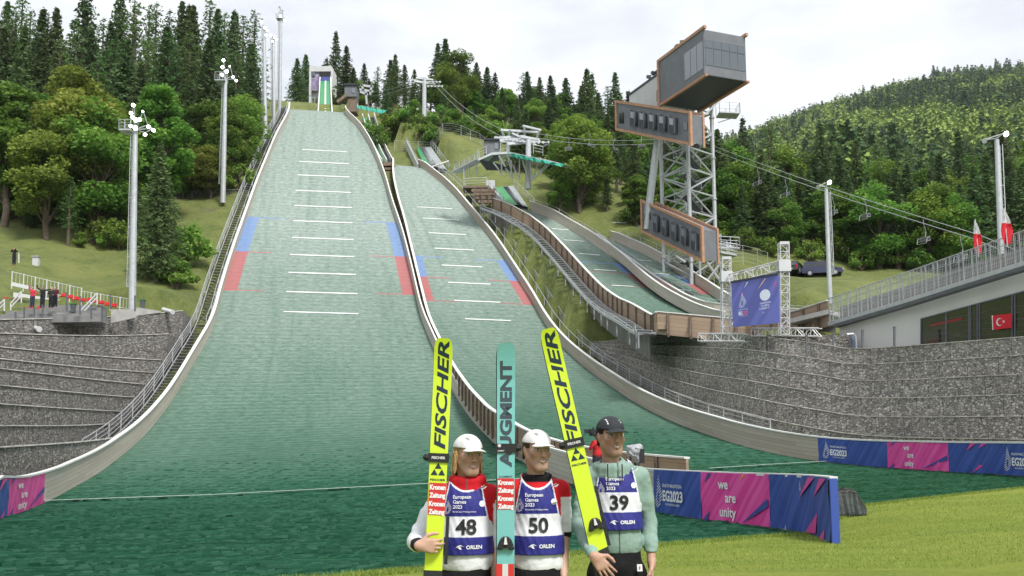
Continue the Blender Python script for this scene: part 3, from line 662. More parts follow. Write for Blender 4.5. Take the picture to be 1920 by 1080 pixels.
def wild_grass():
    m, t, p = newmat('wild_grass', 0.9); tc = N(t, 'ShaderNodeTexCoord'); o = tc.outputs['Object']
    a = noise(t, o, 0.16, 6, 0.65); b = noise(t, o, 2.2, 6, 0.75); c = noise(t, o, 0.5, 5, 0.6)
    col = ramp(t, a, [(0.3, (0.055, 0.080, 0.018)), (0.5, (0.125, 0.155, 0.030)), (0.72, (0.21, 0.215, 0.06))])
    col = mixc(t, mapr(t, b, 0.35, 0.7, 0, 0.75), col, (0.20, 0.225, 0.07))
    col = mixc(t, mapr(t, c, 0.52, 0.68, 0, 0.7), col, (0.075, 0.115, 0.024))
    col = mixc(t, mapr(t, noise(t, o, 0.35, 5, 0.6), 0.62, 0.74, 0, 0.7), col, (0.13, 0.11, 0.08))
    t.links.new(col, p.inputs['Base Color']); bumpn(t, p, b, 0.25); return m
M_GRASS = wild_grass()
nx, ny = len(gx), len(gy); V = np.c_[GX.ravel(), GY.ravel(), Z.ravel()]
ii, jj = np.meshgrid(np.arange(ny-1), np.arange(nx-1), indexing='ij'); b0 = (ii*nx+jj).ravel()
F = np.c_[b0, b0+1, b0+nx+1, b0+nx]
go = bpy.data.objects.new('ground', np_mesh('ground', V, F, M_GRASS, smooth=True)); SC.collection.objects.link(go); tag(go, kind='structure')
GB = BVHTree.FromPolygons([Vector(v) for v in V], [tuple(int(x) for x in f) for f in F])
def ghit(px, py):
    return GB.ray_cast(CO, ray(px, py))[0]
# lawn in front
def lawn_mat():
    m, t, p = newmat('mown_grass', 0.85); tc = N(t, 'ShaderNodeTexCoord'); o = tc.outputs['Object']
    mp = N(t, 'ShaderNodeMapping'); mp.inputs['Scale'].default_value = (0.35, 1.3, 1); t.links.new(o, mp.inputs[0])
    a = noise(t, mp.outputs[0], 0.9, 6, 0.6); b = noise(t, o, 28, 4, 0.7); c = noise(t, o, 7, 4, 0.7)
    col = ramp(t, a, [(0.25, (0.17, 0.225, 0.03)), (0.55, (0.29, 0.335, 0.05)), (0.8, (0.39, 0.40, 0.09))])
    col = mixc(t, mapr(t, b, 0.3, 0.75, 0, 0.6), col, (0.10, 0.17, 0.02)); col = mixc(t, mapr(t, c, 0.5, 0.75, 0, 0.4), col, (0.36, 0.41, 0.14))
    t.links.new(col, p.inputs['Base Color']); bumpn(t, p, math_n(t, 'ADD', b, c), 0.05); p.inputs['Specular IOR Level'].default_value = 0.2; return m
M_LAWN = lawn_mat()
edge_px = [(300,1090,12.6),(660,1080,13.6),(760,1072,14.1),(900,1060,15.0),(1060,1046,16.4),(1230,1031,17.9),(1400,1018,19.4),(1560,1004,20.6)]
edge = [P(*c) for c in edge_px]
for p in edge: p.z = 0.0
e2 = [P(*c) for c in ((1575,968,22.5),(1612,943,25.5),(1700,932,26.5),(1800,921,27.6),(1925,908,29),(2400,868,32))]
for p in e2:
    z = hB.inside(p.x, p.y); p.z = z+0.03 if z is not None else p.z
mb = MB(); nn = 14; left = [Vector((-14, 9.0, 0))]+edge
allE = left+e2
A = allE; rowsL = []
for q in range(nn+1):
    f = (q/nn); rowsL.append([Vector((p.x*(1-f)+ (p.x*0.9)*f, p.y*(1-f)+(-12)*f, 0)) for p in A])
zz = [max(p.z, 0) for p in A]
vs = []
for q, r_ in enumerate(rowsL):
    f = max(0, 1-q/nn*1.25)
    for p, z in zip(r_, zz): vs.append((p.x, p.y, z*f**1.3+0.035))
n = len(A); fs = [(q*n+i, q*n+i+1, (q+1)*n+i+1, (q+1)*n+i) for q in range(nn) for i in range(n-1)]
mb.add(vs, fs); lawn = mb.build('lawn', M_LAWN, smooth=True); tag(lawn, kind='structure')
LB_ = BVHTree.FromPolygons([Vector(v) for v in vs], fs)

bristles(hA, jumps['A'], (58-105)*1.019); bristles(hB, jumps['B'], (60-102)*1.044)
# ---------------------------------------------------------------- towers, cabins, screens, building
M_ANTH = mat('anthracite_sheet', (0.15, 0.16, 0.18), 0.55, 0.12, 1.2)
M_COPPER = mat('copper_timber_frame', (0.45, 0.24, 0.14), 0.6, 0.18, 3)
M_PALE = mat('pale_grey_sheet', (0.55, 0.56, 0.57), 0.5, 0.06, 1)
M_SOFF = mat('dark_soffit', (0.035, 0.04, 0.05), 0.5)
def glassmat(name, col, rough=0.08):
    m, t, p = newmat(name, rough); p.inputs['Base Color'].default_value = (*col, 1); p.inputs['Specular IOR Level'].default_value = 0.9; p.inputs['Coat Weight'].default_value = 0.6; p.inputs['Coat Roughness'].default_value = 0.03; return m
M_GLASS = glassmat('tower_glass', (0.10, 0.12, 0.14)); M_GLASSL = glassmat('bright_glass', (0.20, 0.22, 0.24)); M_GLASSD = glassmat('dark_glass', (0.012, 0.014, 0.016))
M_GREEN = mat('green_track', (0.045, 0.27, 0.10), 0.5, 0.15, 2)
M_NET = mat('turquoise_net', (0.03, 0.33, 0.24), 0.7, 0.2, 2)
M_PURPLE = mat('purple_panel', (0.20, 0.15, 0.33), 0.6, 0.25, 0.8, col2=(0.42, 0.38, 0.50))
M_BLUE = mat('violet_blue_panel', (0.07, 0.08, 0.30), 0.6)
M_TIMB = mat('brown_timber', (0.20, 0.15, 0.11), 0.8, 0.3, 3, 0.01)
Vz = lambda z: Vector((0, 0, z))
def pbox(name, mats, x0, y0, x1, y1, D, depth, parent, m=0):
    """upright box whose front covers the given image rectangle at distance D"""
    a = P(x0, y1, D); b = P(x1, y1, D); c = P(x0, y0, D); mb = MB()
    mb.box(((a.x+b.x)/2, D+depth/2, (a.z+c.z)/2), (abs(b.x-a.x), depth, abs(c.z-a.z)), m=m); return mb.build(name, mats, parent)
def track(parent, name, pl, pr, drop=0.5, m=None):
    mb = MB(); mb.strip(pl, pr); mb.strip([p-Vz(drop) for p in pl], [p-Vz(drop) for p in pr]); mb.strip(pl, [p-Vz(drop) for p in pl]); mb.strip(pr, [p-Vz(drop) for p in pr]); return mb.build(name, m or M_GREEN, parent)
def lerp_pts(a, b, n, sag=0.0): return [a.lerp(b, i/n)-Vz(sag*4*(i/n)*(1-i/n)) for i in range(n+1)]
# start tower and inrun of the large hill
t = thing('start_tower', 'purple and pale start tower with green inrun track at the top of the largest slope', 'ski jump tower', P(608, 215, 172))
TL0, TR0 = P(596, 219, 172), P(623, 219, 172); TL1, TR1 = P(600, 151, 218), P(620, 151, 218)
L_ = lerp_pts(TL0, TL1, 12, 1.2); R_ = lerp_pts(TR0, TR1, 12, 1.2)
tr = track(t, 'inrun_track', L_, R_, 0.8)
c0 = [a.lerp(b, 0.45)+Vz(0.05) for a, b in zip(L_, R_)]; c1 = [a.lerp(b, 0.58)+Vz(0.05) for a, b in zip(L_, R_)]
mb = MB(); mb.strip(c0, c1); mb.build('ski_groove', M_WHITE, tr)
for pts in (L_, R_):
    mb = MB()
    for a, b in zip(pts, pts[1:]): mb.beam(a+Vz(0.35), b+Vz(0.35), 0.22, 1.1)
    mb.build('side_rail', M_WHITE, t)
pbox('housing', M_PURPLE, 582, 133, 621, 170, 219, 5, t); pbox('roof', M_PALE, 580, 124, 622, 134, 218.6, 6, t)
pbox('cheek_wall', M_PALE, 579, 133, 582.5, 196, 218.4, 5, t); pbox('cheek_wall', M_PALE, 620, 128, 624, 172, 218.4, 5, t)
pbox('opening', M_DARK, 599, 135, 618, 144, 218.6, 1, t); pbox('start_panel', M_BLUE, 601, 144, 617, 154, 217.6, 0.5, t)
pbox('window', M_GLASS, 585, 134, 591, 142, 218.7, 0.4, t); pbox('lower_house', M_PALE, 583, 170, 598, 184, 220, 4, t)
for x in (583, 589, 595): pbox('leg', M_STEEL, x, 183, x+1.6, 214, 219.5, 0.25, t)
# trainers' box and cabin by the crest
t = thing('coach_cabin', 'grey cabin on a brown timber block at the top of the largest slope', 'cabin', P(660, 208, 166))
c = pbox('cabin', M_ANTH, 646, 159, 668, 181, 166, 3, t); pbox('window', M_GLASSL, 660, 165, 665, 174, 165.9, 0.2, c); pbox('roof', M_SOFF, 645, 156.5, 669, 159, 165.7, 3.6, t)
pbox('timber_base', M_TIMB, 650, 181, 668, 209, 166.3, 2.6, t)
mb = MB(); mb.beam(P(633, 193, 165.5), P(651, 180, 165.5), 1.2, 0.5); mb.build('stair', M_TIMB, t)
t = thing('safety_net', 'turquoise net stretched on poles beside the grey cabin at the hilltop', 'net', P(700, 205, 160))
mb = MB()
def netmesh(parent, top, bot, n=14, m=None, wob=0.25, name='net'):
    mb = MB(); A = []; B = []
    for i in range(n+1):
        f = i/n; a = top[0].lerp(top[1], f); b = bot[0].lerp(bot[1], f); s_ = wob*math.sin(i*2.3); A.append(a+Vector((0, s_, -abs(s_)*0.6))); B.append(b+Vector((0, -s_, 0)))
    mb.strip(A, B); mb.strip([a+Vector((0, 0.05, 0)) for a in A], [b+Vector((0, 0.05, 0)) for b in B]); return mb.build(name, m or M_NET, parent)
netmesh(t, (P(669, 196, 161), P(724, 206, 157)), (P(669, 203, 160), P(718, 213, 156)))
for x, y in ((670, 197), (690, 200), (708, 203)):
    mb = MB(); mb.tube(P(x, y-3, 160), P(x+1, y+13, 160), 0.06, n=6); mb.build('pole', M_STEEL, t)
# inrun tracks of the second hill
t = thing('inrun_chute', 'narrow green inrun chute between white walls running down beside the largest slope', 'inrun', P(727, 305, 142))
a0, a1 = P(716, 309, 143), P(679, 221, 175); b0_, b1_ = P(725, 309, 144), P(690, 221, 176); w1, w0 = P(694, 217, 176), P(730, 303, 144.5)
track(t, 'inrun_track', lerp_pts(a0, a1, 8, 0.8), lerp_pts(b0_, b1_, 8, 0.8))
for (p, q) in ((a0, a1), (b0_, b1_), (P(737, 309, 145), P(701, 219, 177))):
    mb = MB(); pp = lerp_pts(p, q, 8, 0.8)
    for x, y in zip(pp, pp[1:]): mb.beam(x+Vz(0.4), y+Vz(0.4), 0.14, 0.9)
    mb.build('side_rail', M_WHITE, t)
mb = MB(); pp = lerp_pts(P(731, 308, 144.5), P(696, 220, 176.5), 70, 0.8); 
for p in pp: mb.beam(p-Vector((0.5, 0, 0.1)), p+Vector((0.5, 0, -0.1)), 0.25, 0.05)
mb.build('stair_treads', M_STEELD, t)
q = MB(); q.path(lerp_pts(P(737, 309, 145)+Vz(0.4), P(770, 322, 143), 6, 1.0)+[P(795, 318, 143), P(842, 302, 143)], 0.14); q.build('curved_handrail', M_WHITE, t)
t = thing('timber_trestle', 'brown crossed timber trestle under the take-off between the two big slopes', 'trestle', P(727, 350, 140))
for y0, y1 in ((304, 312), (314, 320), (321, 327)):
    pbox('beam', M_TIMB, 711, y0, 739, y1-1.5, 139.5, 2.5, t)
for (xa, ya, xb, yb) in ((713, 326, 738, 345), (738, 326, 713, 345), (714, 305, 716, 352), (736, 305, 737, 360), (714, 345, 737, 345), (716, 352, 745, 385), (738, 345, 745, 390)):
    mb = MB(); mb.beam(P(xa, ya, 139.5), P(xb, yb, 139), 0.3, 0.3); mb.build('brace', M_TIMB, t)
t = thing('inrun_chute', 'short green and grey inrun chute with railings above the second landing slope', 'inrun', P(800, 312, 143))
def inrun2(t, Dl, Dh, wl, gr, st, rl, hw=1.2):
    mb = MB(); mb.beam(P(*wl[0], Dl), P(*wl[1], Dh), 0.25, hw); mb.build('side_wall', M_PALE, t)
    track(t, 'inrun_track', [P(*gr[0], Dl), P(*gr[2], Dh)], [P(*gr[1], Dl), P(*gr[3], Dh)])
    a, b, c, d = P(*st[0], Dl), P(*st[2], Dh), P(*st[1], Dl), P(*st[3], Dh); track(t, 'walkway_deck', [a, b], [c, d], m=M_STEELD if False else M_DECK)
    mb = MB()
    for i in range(18): p = a.lerp(b, i/18); q = c.lerp(d, i/18); mb.beam(p+Vz(0.06), p.lerp(q, 0.45)+Vz(0.06), 0.3, 0.06)
    mb.build('stair_treads', M_STEELD, t)
    railing(lerp_pts(P(*rl[0], Dl), P(*rl[1], Dh), 10), 1.1, t, 3, 1.4, 0.035)
    railing(lerp_pts(P(*wl[0], Dl)+Vz(hw/2), P(*wl[1], Dh)+Vz(hw/2), 10), 0.6, t, 2, 1.5, 0.03)
M_DECK = mat('grey_deck', (0.30, 0.33, 0.34), 0.6, 0.15, 2)
inrun2(t, 143.5, 156, ((783, 314), (762, 270)), ((797, 315), (808, 312), (781, 278), (786, 276)), ((808, 312), (838, 318), (786, 277), (808, 275)), ((845, 323), (810, 275)))
# timber retaining front and take-off of the third hill
t = thing('inrun_chute', 'stepped green inrun with white concrete cheek at the head of the third slope', 'inrun', P(950, 385, 124))
inrun2(t, 124.5, 134, ((944, 384), (914, 352)), ((948, 386), (970, 384), (927, 352), (942, 350)), ((970, 384), (990, 388), (942, 350), (963, 348)), ((1002, 388), (964, 350)))
pbox('cheek_block', M_PALE, 911, 338, 928, 353, 133, 1.5, t); pbox('landing', M_TIMB, 868, 348, 915, 352, 131, 3, t); pbox('bearing_pier', M_CONC, 943, 384, 951, 404, 123.5, 1.0, t)
for y in (354, 361, 368, 375): pbox('retaining_timber', M_TIMB, 884+(y-354)*0.6, y, 930+(y-354)*0.4, y+5.5, 129.5-(y-354)*0.05, 0.5, t)
for x in (888, 902, 915, 926): pbox('retaining_post', M_STUD, x, 352, x+2, 384, 128.3, 0.3, t)
railing([P(870, 349, 131), P(912, 347, 131.5)], 1.1, t, 3, 1.5, 0.035)
# lift-side platform with cabin and net
t = thing('viewing_platform', 'steel lattice platform with grey cabin and turquoise net near the chairlift station', 'platform', P(950, 345, 118))
c = pbox('cabin', M_ANTH, 908, 262, 935, 288, 117.5, 3.2, t); pbox('window', M_GLASSL, 927.5, 268, 933.5, 279, 117.4, 0.2, c); pbox('roof', M_SOFF, 907, 259.5, 937, 262, 117.2, 3.8, t)
dl = [P(897, 297, 117), P(922, 286, 117), P(951, 284, 117), P(1010, 296, 115), P(1056, 308, 113)]
mb = MB(); back = [p+Vector((1.5, 6, 1.6)) for p in dl]; mb.strip(dl, back); mb.strip([p-Vz(0.3) for p in dl], [p-Vz(0.3) for p in back]); mb.strip(dl, [p-Vz(0.3) for p in dl]); mb.build('deck', M_STEEL, t)
mb = MB(); dk = [P(897, 299, 117), P(925, 303, 117), P(960, 318, 117.5), P(912, 318, 119)]; mb.prism(dk, (0, 1, 0.2)); mb.build('soffit', M_SOFF, t)
netmesh(t, (P(951, 284, 116.8), P(1058, 307, 112.8)), (P(962, 295, 116.6), P(1052, 312, 112.6)), 16)
for xa, ya, xb, yb in ((935, 292, 960, 335), (951, 288, 962, 335), (951, 290, 975, 337), (974, 298, 974, 335), (958, 300, 959, 335), (1010, 302, 998, 338), (1026, 306, 998, 338), (994, 302, 996, 338), (940, 305, 941, 330), (925, 305, 942, 327), (1030, 308, 999, 337), (980, 300, 990, 335)):
    mb = MB(); mb.tube(P(xa, ya, 117), P(xb, yb, 118), 0.09, n=6); mb.build('strut', M_STEEL, t)
railing([P(896, 297, 117), P(912, 290, 117)], 1.1, t, 3, 1.2, 0.03); railing([P(938, 286, 117), P(952, 283, 117)], 1.2, t, 3, 1, 0.03)
railing([P(1000, 288, 119), P(1018, 292, 119)], 1.2, t, 3, 1, 0.03)
t = thing('metal_stairway', 'grey railed metal ramp leading down left from the lattice platform', 'stairway', P(880, 320, 118))
a, b = P(852, 324, 121), P(899, 300, 117.5); mb = MB(); mb.beam(a, b, 1.2, 0.15); mb.build('ramp_deck', M_STEEL, t); railing(lerp_pts(a, b, 10), 1.1, t, 5, 0.6, 0.03); railing(lerp_pts(a+Vector((0, 1.2, 0)), b+Vector((0, 1.2, 0)), 10), 1.1, t, 3, 1.2, 0.03)
for x, y in ((870, 315), (880, 311), (893, 305), (894, 306)):
    mb = MB(); mb.tube(P(x, y, 119), P(x, y+22, 119), 0.08, n=6); mb.build('post', M_STEEL, t)
# ---- judges' tower
TK = 1.13; P0_ = P
def P(px, py, D): return P0_(px, py, D*TK)
t = thing('judges_tower', 'tall steel lattice tower carrying copper framed dark cabins to the right of the slopes', 'tower', P(1303, 530, 83))
ca, cb = Vector((0.927, 0.375, 0)), Vector((-0.375, 0.927, 0))
cab = thing('x', None, None); SC.collection.objects.link(cab) if False else None
bpy.data.objects.remove(cab)
F0 = P(1321, 139, 80); Hc = P(1327, 55, 80).z-F0.z; Wc, Lc = 4.35*TK, 7.6*TK
def cpt(u, v, w): return F0+ca*u+cb*v+Vz(w)
def cquad_box(mb, u0, u1, v0, v1, w0, w1, m=0):
    vs = [cpt(u, v, w_) for w_ in (w0, w1) for v in (v0, v1) for u in (u0, u1)]; mb.add(vs, [(0,2,3,1),(4,5,7,6),(0,1,5,4),(2,6,7,3),(0,4,6,2),(1,3,7,5)], m)
mb = MB(); cquad_box(mb, 0, Wc, 0, Lc, 0, Hc); cabin = mb.build('top_cabin', M_ANTH, t)
mb = MB(); cquad_box(mb, 0.02, Wc-0.02, 0.02, Lc-0.02, -0.06, -0.003); mb.build('soffit', M_SOFF, cabin)
mb = MB()
for u0, u1 in ((-0.12, 0.16), (Wc-0.16, Wc+0.12)):
    cquad_box(mb, u0, u1, -0.35, Lc+0.1, -0.28, -0.07); cquad_box(mb, u0, u1, -0.35, Lc+0.1, Hc+0.003, Hc+0.30); cquad_box(mb, u0-0.01, u1-0.03, Lc-0.2, Lc+0.12, -0.06, Hc)
mb.build('copper_frame', M_COPPER, cabin)
for k in range(5):
    for w0, w1 in ((0.85, 2.35), (2.43, 3.15)):
        mb = MB(); cquad_box(mb, (0.12+k*0.84)*TK, (0.12+k*0.84+0.77)*TK, -0.04, 0.02, w0*TK, w1*TK); mb.build('window_pane', M_GLASS, cabin)
for k in range(3):
    mb = MB(); cquad_box(mb, -0.04, 0.02, (0.12+k*1.0)*TK, (1.05+k*1.0)*TK, 0.55*TK, 3.05*TK); mb.build('window_pane', M_GLASSL, cabin)
mb = MB(); cquad_box(mb, 0.4, Wc, Lc+0.05, Lc+7.1, 0.2, Hc-1.0); mb.build('rear_corridor', M_PALE, t)
mb = MB(); cquad_box(mb, 0.3, Wc+0.1, Lc+0.13, Lc+7.2, Hc-0.99, Hc-0.78); mb.build('corridor_roof', M_SOFF, t)
mb = MB(); cquad_box(mb, 0.36, 0.42, Lc+0.4, Lc+1.1, 0.7, 2.0); mb.build('side_window', M_GLASSD, t)
for i, (px, py) in enumerate(((1217, 152), (1225, 145), (1232, 143), (1240, 150), (1262, 108), (1270, 96), (1280, 88))):
    p = P(px, py+8, 92 if px < 1250 else 85); mb = MB(); mb.tube(p, p+Vz(0.9), 0.05, n=5); mb.box(p+Vz(1.0), (0.5, 0.3, 0.3), rz=i); mb.tube(p+Vector((-0.3, 0, 1.0)), p+Vector((0.5, 0, 1.25)), 0.05, n=5); mb.build('roof_camera' if i < 4 else 'roof_antenna', M_SOFF if i < 4 else M_STEELD, t)
def slant_cabin(TLp, BLp, TRp, BRp, DL_, DR_, wid, bays, parent, ew):
    """dark cabin with copper rim; four image corners of its long face"""
    a, b, c, d = P(*TLp, DL_), P(*BLp, DL_), P(*TRp, DR_), P(*BRp, DR_)
    run = (c-a); rh = Vector((run.x, run.y, 0)).normalized(); nb = Vector((-rh.y, rh.x, 0)); nb = nb if nb.x > 0 else -nb   # pointing away to the right
    hl = (a.z-b.z+c.z-d.z)/2; b = a-Vz(hl); d = c-Vz(hl); front = -nb
    def fp(s_, h, o): return a+(c-a)*s_-Vz(h*hl)+front*o
    mb = MB(); q = [fp(0, 0, 0), fp(1, 0, 0), fp(1, 1, 0), fp(0, 1, 0)]; mb.prism(q, nb*wid); cb_ = mb.build('slanted_cabin', M_ANTH, parent)
    mb = MB(); L_ = (c-a).length; th = 0.30; e = th/L_; eh = th/hl
    for s0, s1, h0, h1 in ((-e, 1+e*0.2, -eh, 0.0), (-e, 1+e*0.2, 1.0, 1+eh), (-e, 0, 0.0, 1.0), (1-e*0.8, 1+e*0.2, 0.0, 1.0)):
        q = [fp(s0, h0, 0.14), fp(s1, h0, 0.14), fp(s1, h1, 0.14), fp(s0, h1, 0.14)]; mb.prism(q, nb*0.28)
    mb.build('copper_frame', M_COPPER, cb_)
    mb = MB(); q = [fp(1+e*.2, -eh, 0)+nb*(wid-0.1), fp(1+e*.2, 1+eh, 0)+nb*(wid-0.1)]; mb.beam(q[0], q[1], 0.2, 0.2)
    q = [fp(-e, -eh*.6, 0)+nb*(wid-0.1), fp(1+e*.2, -eh*.6, 0)+nb*(wid-0.1)]; mb.beam(q[0], q[1], 0.2, 0.25); mb.build('rear_copper_frame', M_COPPER, cb_)
    for s_ in bays:
        hw = 0.036; mb = MB(); o = 0.42
        q = [fp(s_-hw, 0.2, 0.005), fp(s_+hw, 0.2+0.02, 0.005), fp(s_+hw, 0.78, 0.005), fp(s_-hw, 0.78, 0.005)]; mb.prism(q, front*o); bay = mb.build('bay_window', M_SOFF, cb_)
        mb = MB(); q = [fp(s_-hw*0.7, 0.25, o+0.006), fp(s_+hw*0.7, 0.26, o+0.006), fp(s_+hw*0.7, 0.5, o+0.006), fp(s_-hw*0.7, 0.5, o+0.006)]; mb.prism(q, front*0.02); mb.build('pane', M_GLASSL, bay)
        mb = MB()
        for s2 in (s_-hw, s_+hw): mb.beam(fp(s2, 0.2, o+0.02), fp(s2, 0.78, o+0.02), 0.035, 0.035)
        mb.beam(fp(s_-hw*1.3, 0.16, 0.05), fp(s_-hw*1.3, 0.2, o+0.15), 0.07, 0.05); mb.beam(fp(s_-hw, 0.86, 0.02), fp(s_-hw, 0.78, o), 0.05, 0.05); mb.build('bay_frame', M_ANTH, bay)
    for s0, s1, h0, h1 in ew:
        mb = MB(); mb.prism([fp(s0, h0, 0.01), fp(s1, h0, 0.01), fp(s1, h1, 0.01), fp(s0, h1, 0.01)], front*0.05); mb.build('side_window', M_GLASSD, cb_)
    return fp, nb
slant_cabin((1157,193), (1157,240), (1295,214), (1292,268), 90, 80, 1.6, (0.27, 0.40, 0.535, 0.67, 0.80), t, ((0.03, 0.10, 0.33, 0.78), (0.915, 0.96, 0.3, 0.58)))
slant_cabin((1205,380), (1207,431), (1317,430), (1319,487), 89.5, 82, 2.0, (0.27, 0.42, 0.58, 0.74, 0.90), t, ((0.08, 0.14, 0.22, 0.5),))
cols = [Vector((15.6, 82, 0))*1.08*TK, Vector((18.3, 84.4, 0))*1.08*TK, Vector((16.4, 87.3, 0))*1.08*TK, Vector((13.7, 84.9, 0))*1.08*TK]
zt = P(1303, 190, 88.6).z
for i, c in enumerate(cols):
    g = ground_z(c.x, c.y)-0.5; top = zt + (0.6 if i in (0, 1) else 0.2)
    mb = MB(); mb.tube(Vector((c.x, c.y, g)), Vector((c.x, c.y, top)), 0.22, n=10)
    for zz_ in np.arange(g+4, top, 4.6): mb.tube(Vector((c.x, c.y, zz_)), Vector((c.x, c.y, zz_+0.15)), 0.31, n=10)
    mb.build('column', M_STEEL, t)
g = ground_z(19, 100); zl = np.arange(g+2.0, zt-0.3, 2.35)
for k, z in enumerate(zl):
    for i in range(4):
        a, b = cols[i]+Vz(z), cols[(i+1) % 4]+Vz(z); mb = MB(); mb.tube(a, b, 0.10, n=6); mb.build('girder', M_STEEL, t)
        if k < len(zl)-1:
            c, d = (a, b) if (k+i) % 2 == 0 else (b, a); mb = MB(); mb.tube(c, d+Vz(zl[k+1]-z), 0.10, n=6); mb.build('brace', M_STEEL, t)
cen = sum(cols, Vector())/4
for k, z in enumerate(np.arange(g+1.5, zt-1, 1.2)):
    s_ = 1 if k % 2 == 0 else -1; fl_ = thing if False else None; mb = MB(); u = (cols[1]-cols[0]).normalized(); v = (cols[3]-cols[0]).normalized()
    off = v*(0.7*s_); a = cen+off-u*(1.1*s_)+Vz(z); b = cen+off+u*(1.1*s_)+Vz(z+1.2); mb.beam(a, b, 0.9, 0.14); mb.beam(b-v*0.9*1, b+v*0.9, 0.9, 0.1)
    f_ = mb.build('stair_flight', M_STEELD if k % 2 else M_STEEL, t)
    for sg in (-0.45, 0.45): railing([a+v*sg, b+v*sg], 1.0, f_, 3, 0.6, 0.025)
def balcony(x0, y0, x1, y1, D, dep):
    a, b = P(x0, y0, D), P(x1, y1, D); mb = MB(); mb.beam(a, b, dep, 0.14); f_ = mb.build('balcony', M_STEEL, t); o = Vector((0, dep/2, 0))
    for q in (-o, o): railing(lerp_pts(a+q, b+q, 4), 1.15, f_, 3, 0.6, 0.03)
    railing([b-o, b+o], 1.15, f_, 3, 0.6, 0.03); mb = MB(); mb.beam(b+Vz(-0.05), a+Vz(-0.9), 0.08); mb.build('bracket', M_STEEL, t)
balcony(1346, 215, 1384, 217, 91, 1.8); balcony(1349, 466, 1384, 468, 90, 1.6); balcony(1350, 475, 1380, 480, 88, 1.0)
mb = MB(); mb.tube(P(1233, 262, 88), P(1213, 430, 89), 0.36, n=12); mb.build('inclined_mast', M_STEEL, t); mb = MB(); mb.tube(P(1227, 262, 88), P(1209, 400, 89), 0.06, n=5); mb.build('mast_cable', M_STEEL, t)
for (xa, ya, xb, yb) in ((1325, 492, 1352, 530), (1352, 492, 1325, 528), (1265, 480, 1285, 492), (1254, 468, 1254, 492), (1312, 490, 1313, 528), (1322, 470, 1352, 440)):
    mb = MB(); mb.tube(P(xa, ya, 88), P(xb, yb, 88), 0.14, n=6); mb.build('brace', M_STEEL, t)
for a, b in ((P(1302, 190, 88), P(1345, 190, 90)), (P(1302, 192, 88), P(1320, 216, 89)), (P(1345, 192, 90), P(1322, 216, 89)), (P(1265, 205, 91), P(1300, 190, 88))):
    mb = MB(); mb.tube(a, b, 0.13, n=6); mb.build('brace', M_STEEL, t)
mb = MB(); mb.prism([P(1300, 189, 87.5), P(1346, 190, 90), P(1336, 200, 97), P(1262, 205, 95)], Vz(0.3)); mb.build('underside_deck', M_SOFF, t)
P = P0_
# dark retaining wall behind the tower foot
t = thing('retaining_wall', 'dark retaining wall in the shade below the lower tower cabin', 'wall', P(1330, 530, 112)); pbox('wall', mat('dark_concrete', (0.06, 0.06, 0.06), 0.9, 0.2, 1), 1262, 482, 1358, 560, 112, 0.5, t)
t = thing('equipment_container', 'small white container with a barred side at the forest edge left of the lower cabin', 'container', P(1172, 440, 121))
pbox('body', M_WHITE, 1166, 422, 1182, 441, 121, 2.8, t); mb = MB()
for x in np.linspace(1154, 1166, 7): mb.beam(P(x, 424, 121.3), P(x, 441, 121.3), 0.06)
mb.beam(P(1154, 424, 121.3), P(1166, 422, 121.3), 0.08); mb.build('barred_side', M_STEEL, t); mb = MB(); mb.box(P(1160, 421.5, 122), (1.7, 2.2, 0.08)); mb.build('lid', M_WHITE, t)
t = thing('railing', 'thin grey railing running from the white container to the lower tower cabin', 'railing', P(1190, 440, 121)); railing(lerp_pts(P(1182, 440, 121), P(1204, 440, 119), 4), 1.1, t, 3, 1.2, 0.03)
# ---- truss frame with the event screen
def truss(a, b, w_, parent, name='truss', up=None, r=0.025, bay=0.5, m=None):
    d = (b-a); n = max(1, int(d.length/bay)); d.normalize(); u = Vector((0, 0, 1)) if abs(d.z) < 0.8 else Vector((1, 0, 0)); rr = d.cross(u).normalized(); u = rr.cross(d).normalized(); mb = MB()
    cs = [(i, j) for i in (-1, 1) for j in (-1, 1)]
    for i, j in cs: mb.tube(a+(rr*i+u*j)*w_/2, b+(rr*i+u*j)*w_/2, r*1.5, n=5)
    for k in range(n):
        p, q = a.lerp(b, k/n), a.lerp(b, (k+1)/n)
        for (i, j), (i2, j2) in (((-1, -1), (1, -1)), ((-1, 1), (1, 1)), ((-1, -1), (-1, 1)), ((1, -1), (1, 1))):
            A_, B_ = ((i, j), (i2, j2)) if k % 2 else ((i2, j2), (i, j)); mb.tube(p+(rr*A_[0]+u*A_[1])*w_/2, q+(rr*B_[0]+u*B_[1])*w_/2, r, n=4, cap=False)
            mb.tube(p+(rr*i+u*j)*w_/2, p+(rr*i2+u*j2)*w_/2, r, n=4, cap=False)
    return mb.build(name, m or M_ALU, parent)
M_ALU = mat('aluminium_truss', (0.62, 0.62, 0.62), 0.4, 0.08, 4, metal=0.3)
t = thing('truss_frame', 'aluminium truss goalpost with winch towers holding the event screen', 'truss frame', P(1410, 628, 62))
SL, SR = 62.6, 60.0
truss(P(1361, 628, SL), P(1361, 486, SL), 0.55, t, 'truss_tower'); truss(P(1470, 628, SR), P(1469, 458, SR), 0.55, t, 'truss_tower')
truss(P(1371, 524, SL-0.4), P(1462, 500, SR), 0.6, t, 'truss_beam')
truss(P(1312, 633, SL+1), P(1400, 633, SL-1), 0.5, t, 'truss_base'); truss(P(1412, 623, SR+2), P(1538, 623, SR-1), 0.5, t, 'truss_base')
for x, y, D in ((1361, 520, SL), (1469, 500, SR)):
    mb = MB(); c = P(x, y, D); mb.box(c, (0.75, 0.75, 0.7)); mb.build('winch_carriage', M_PALE, t)
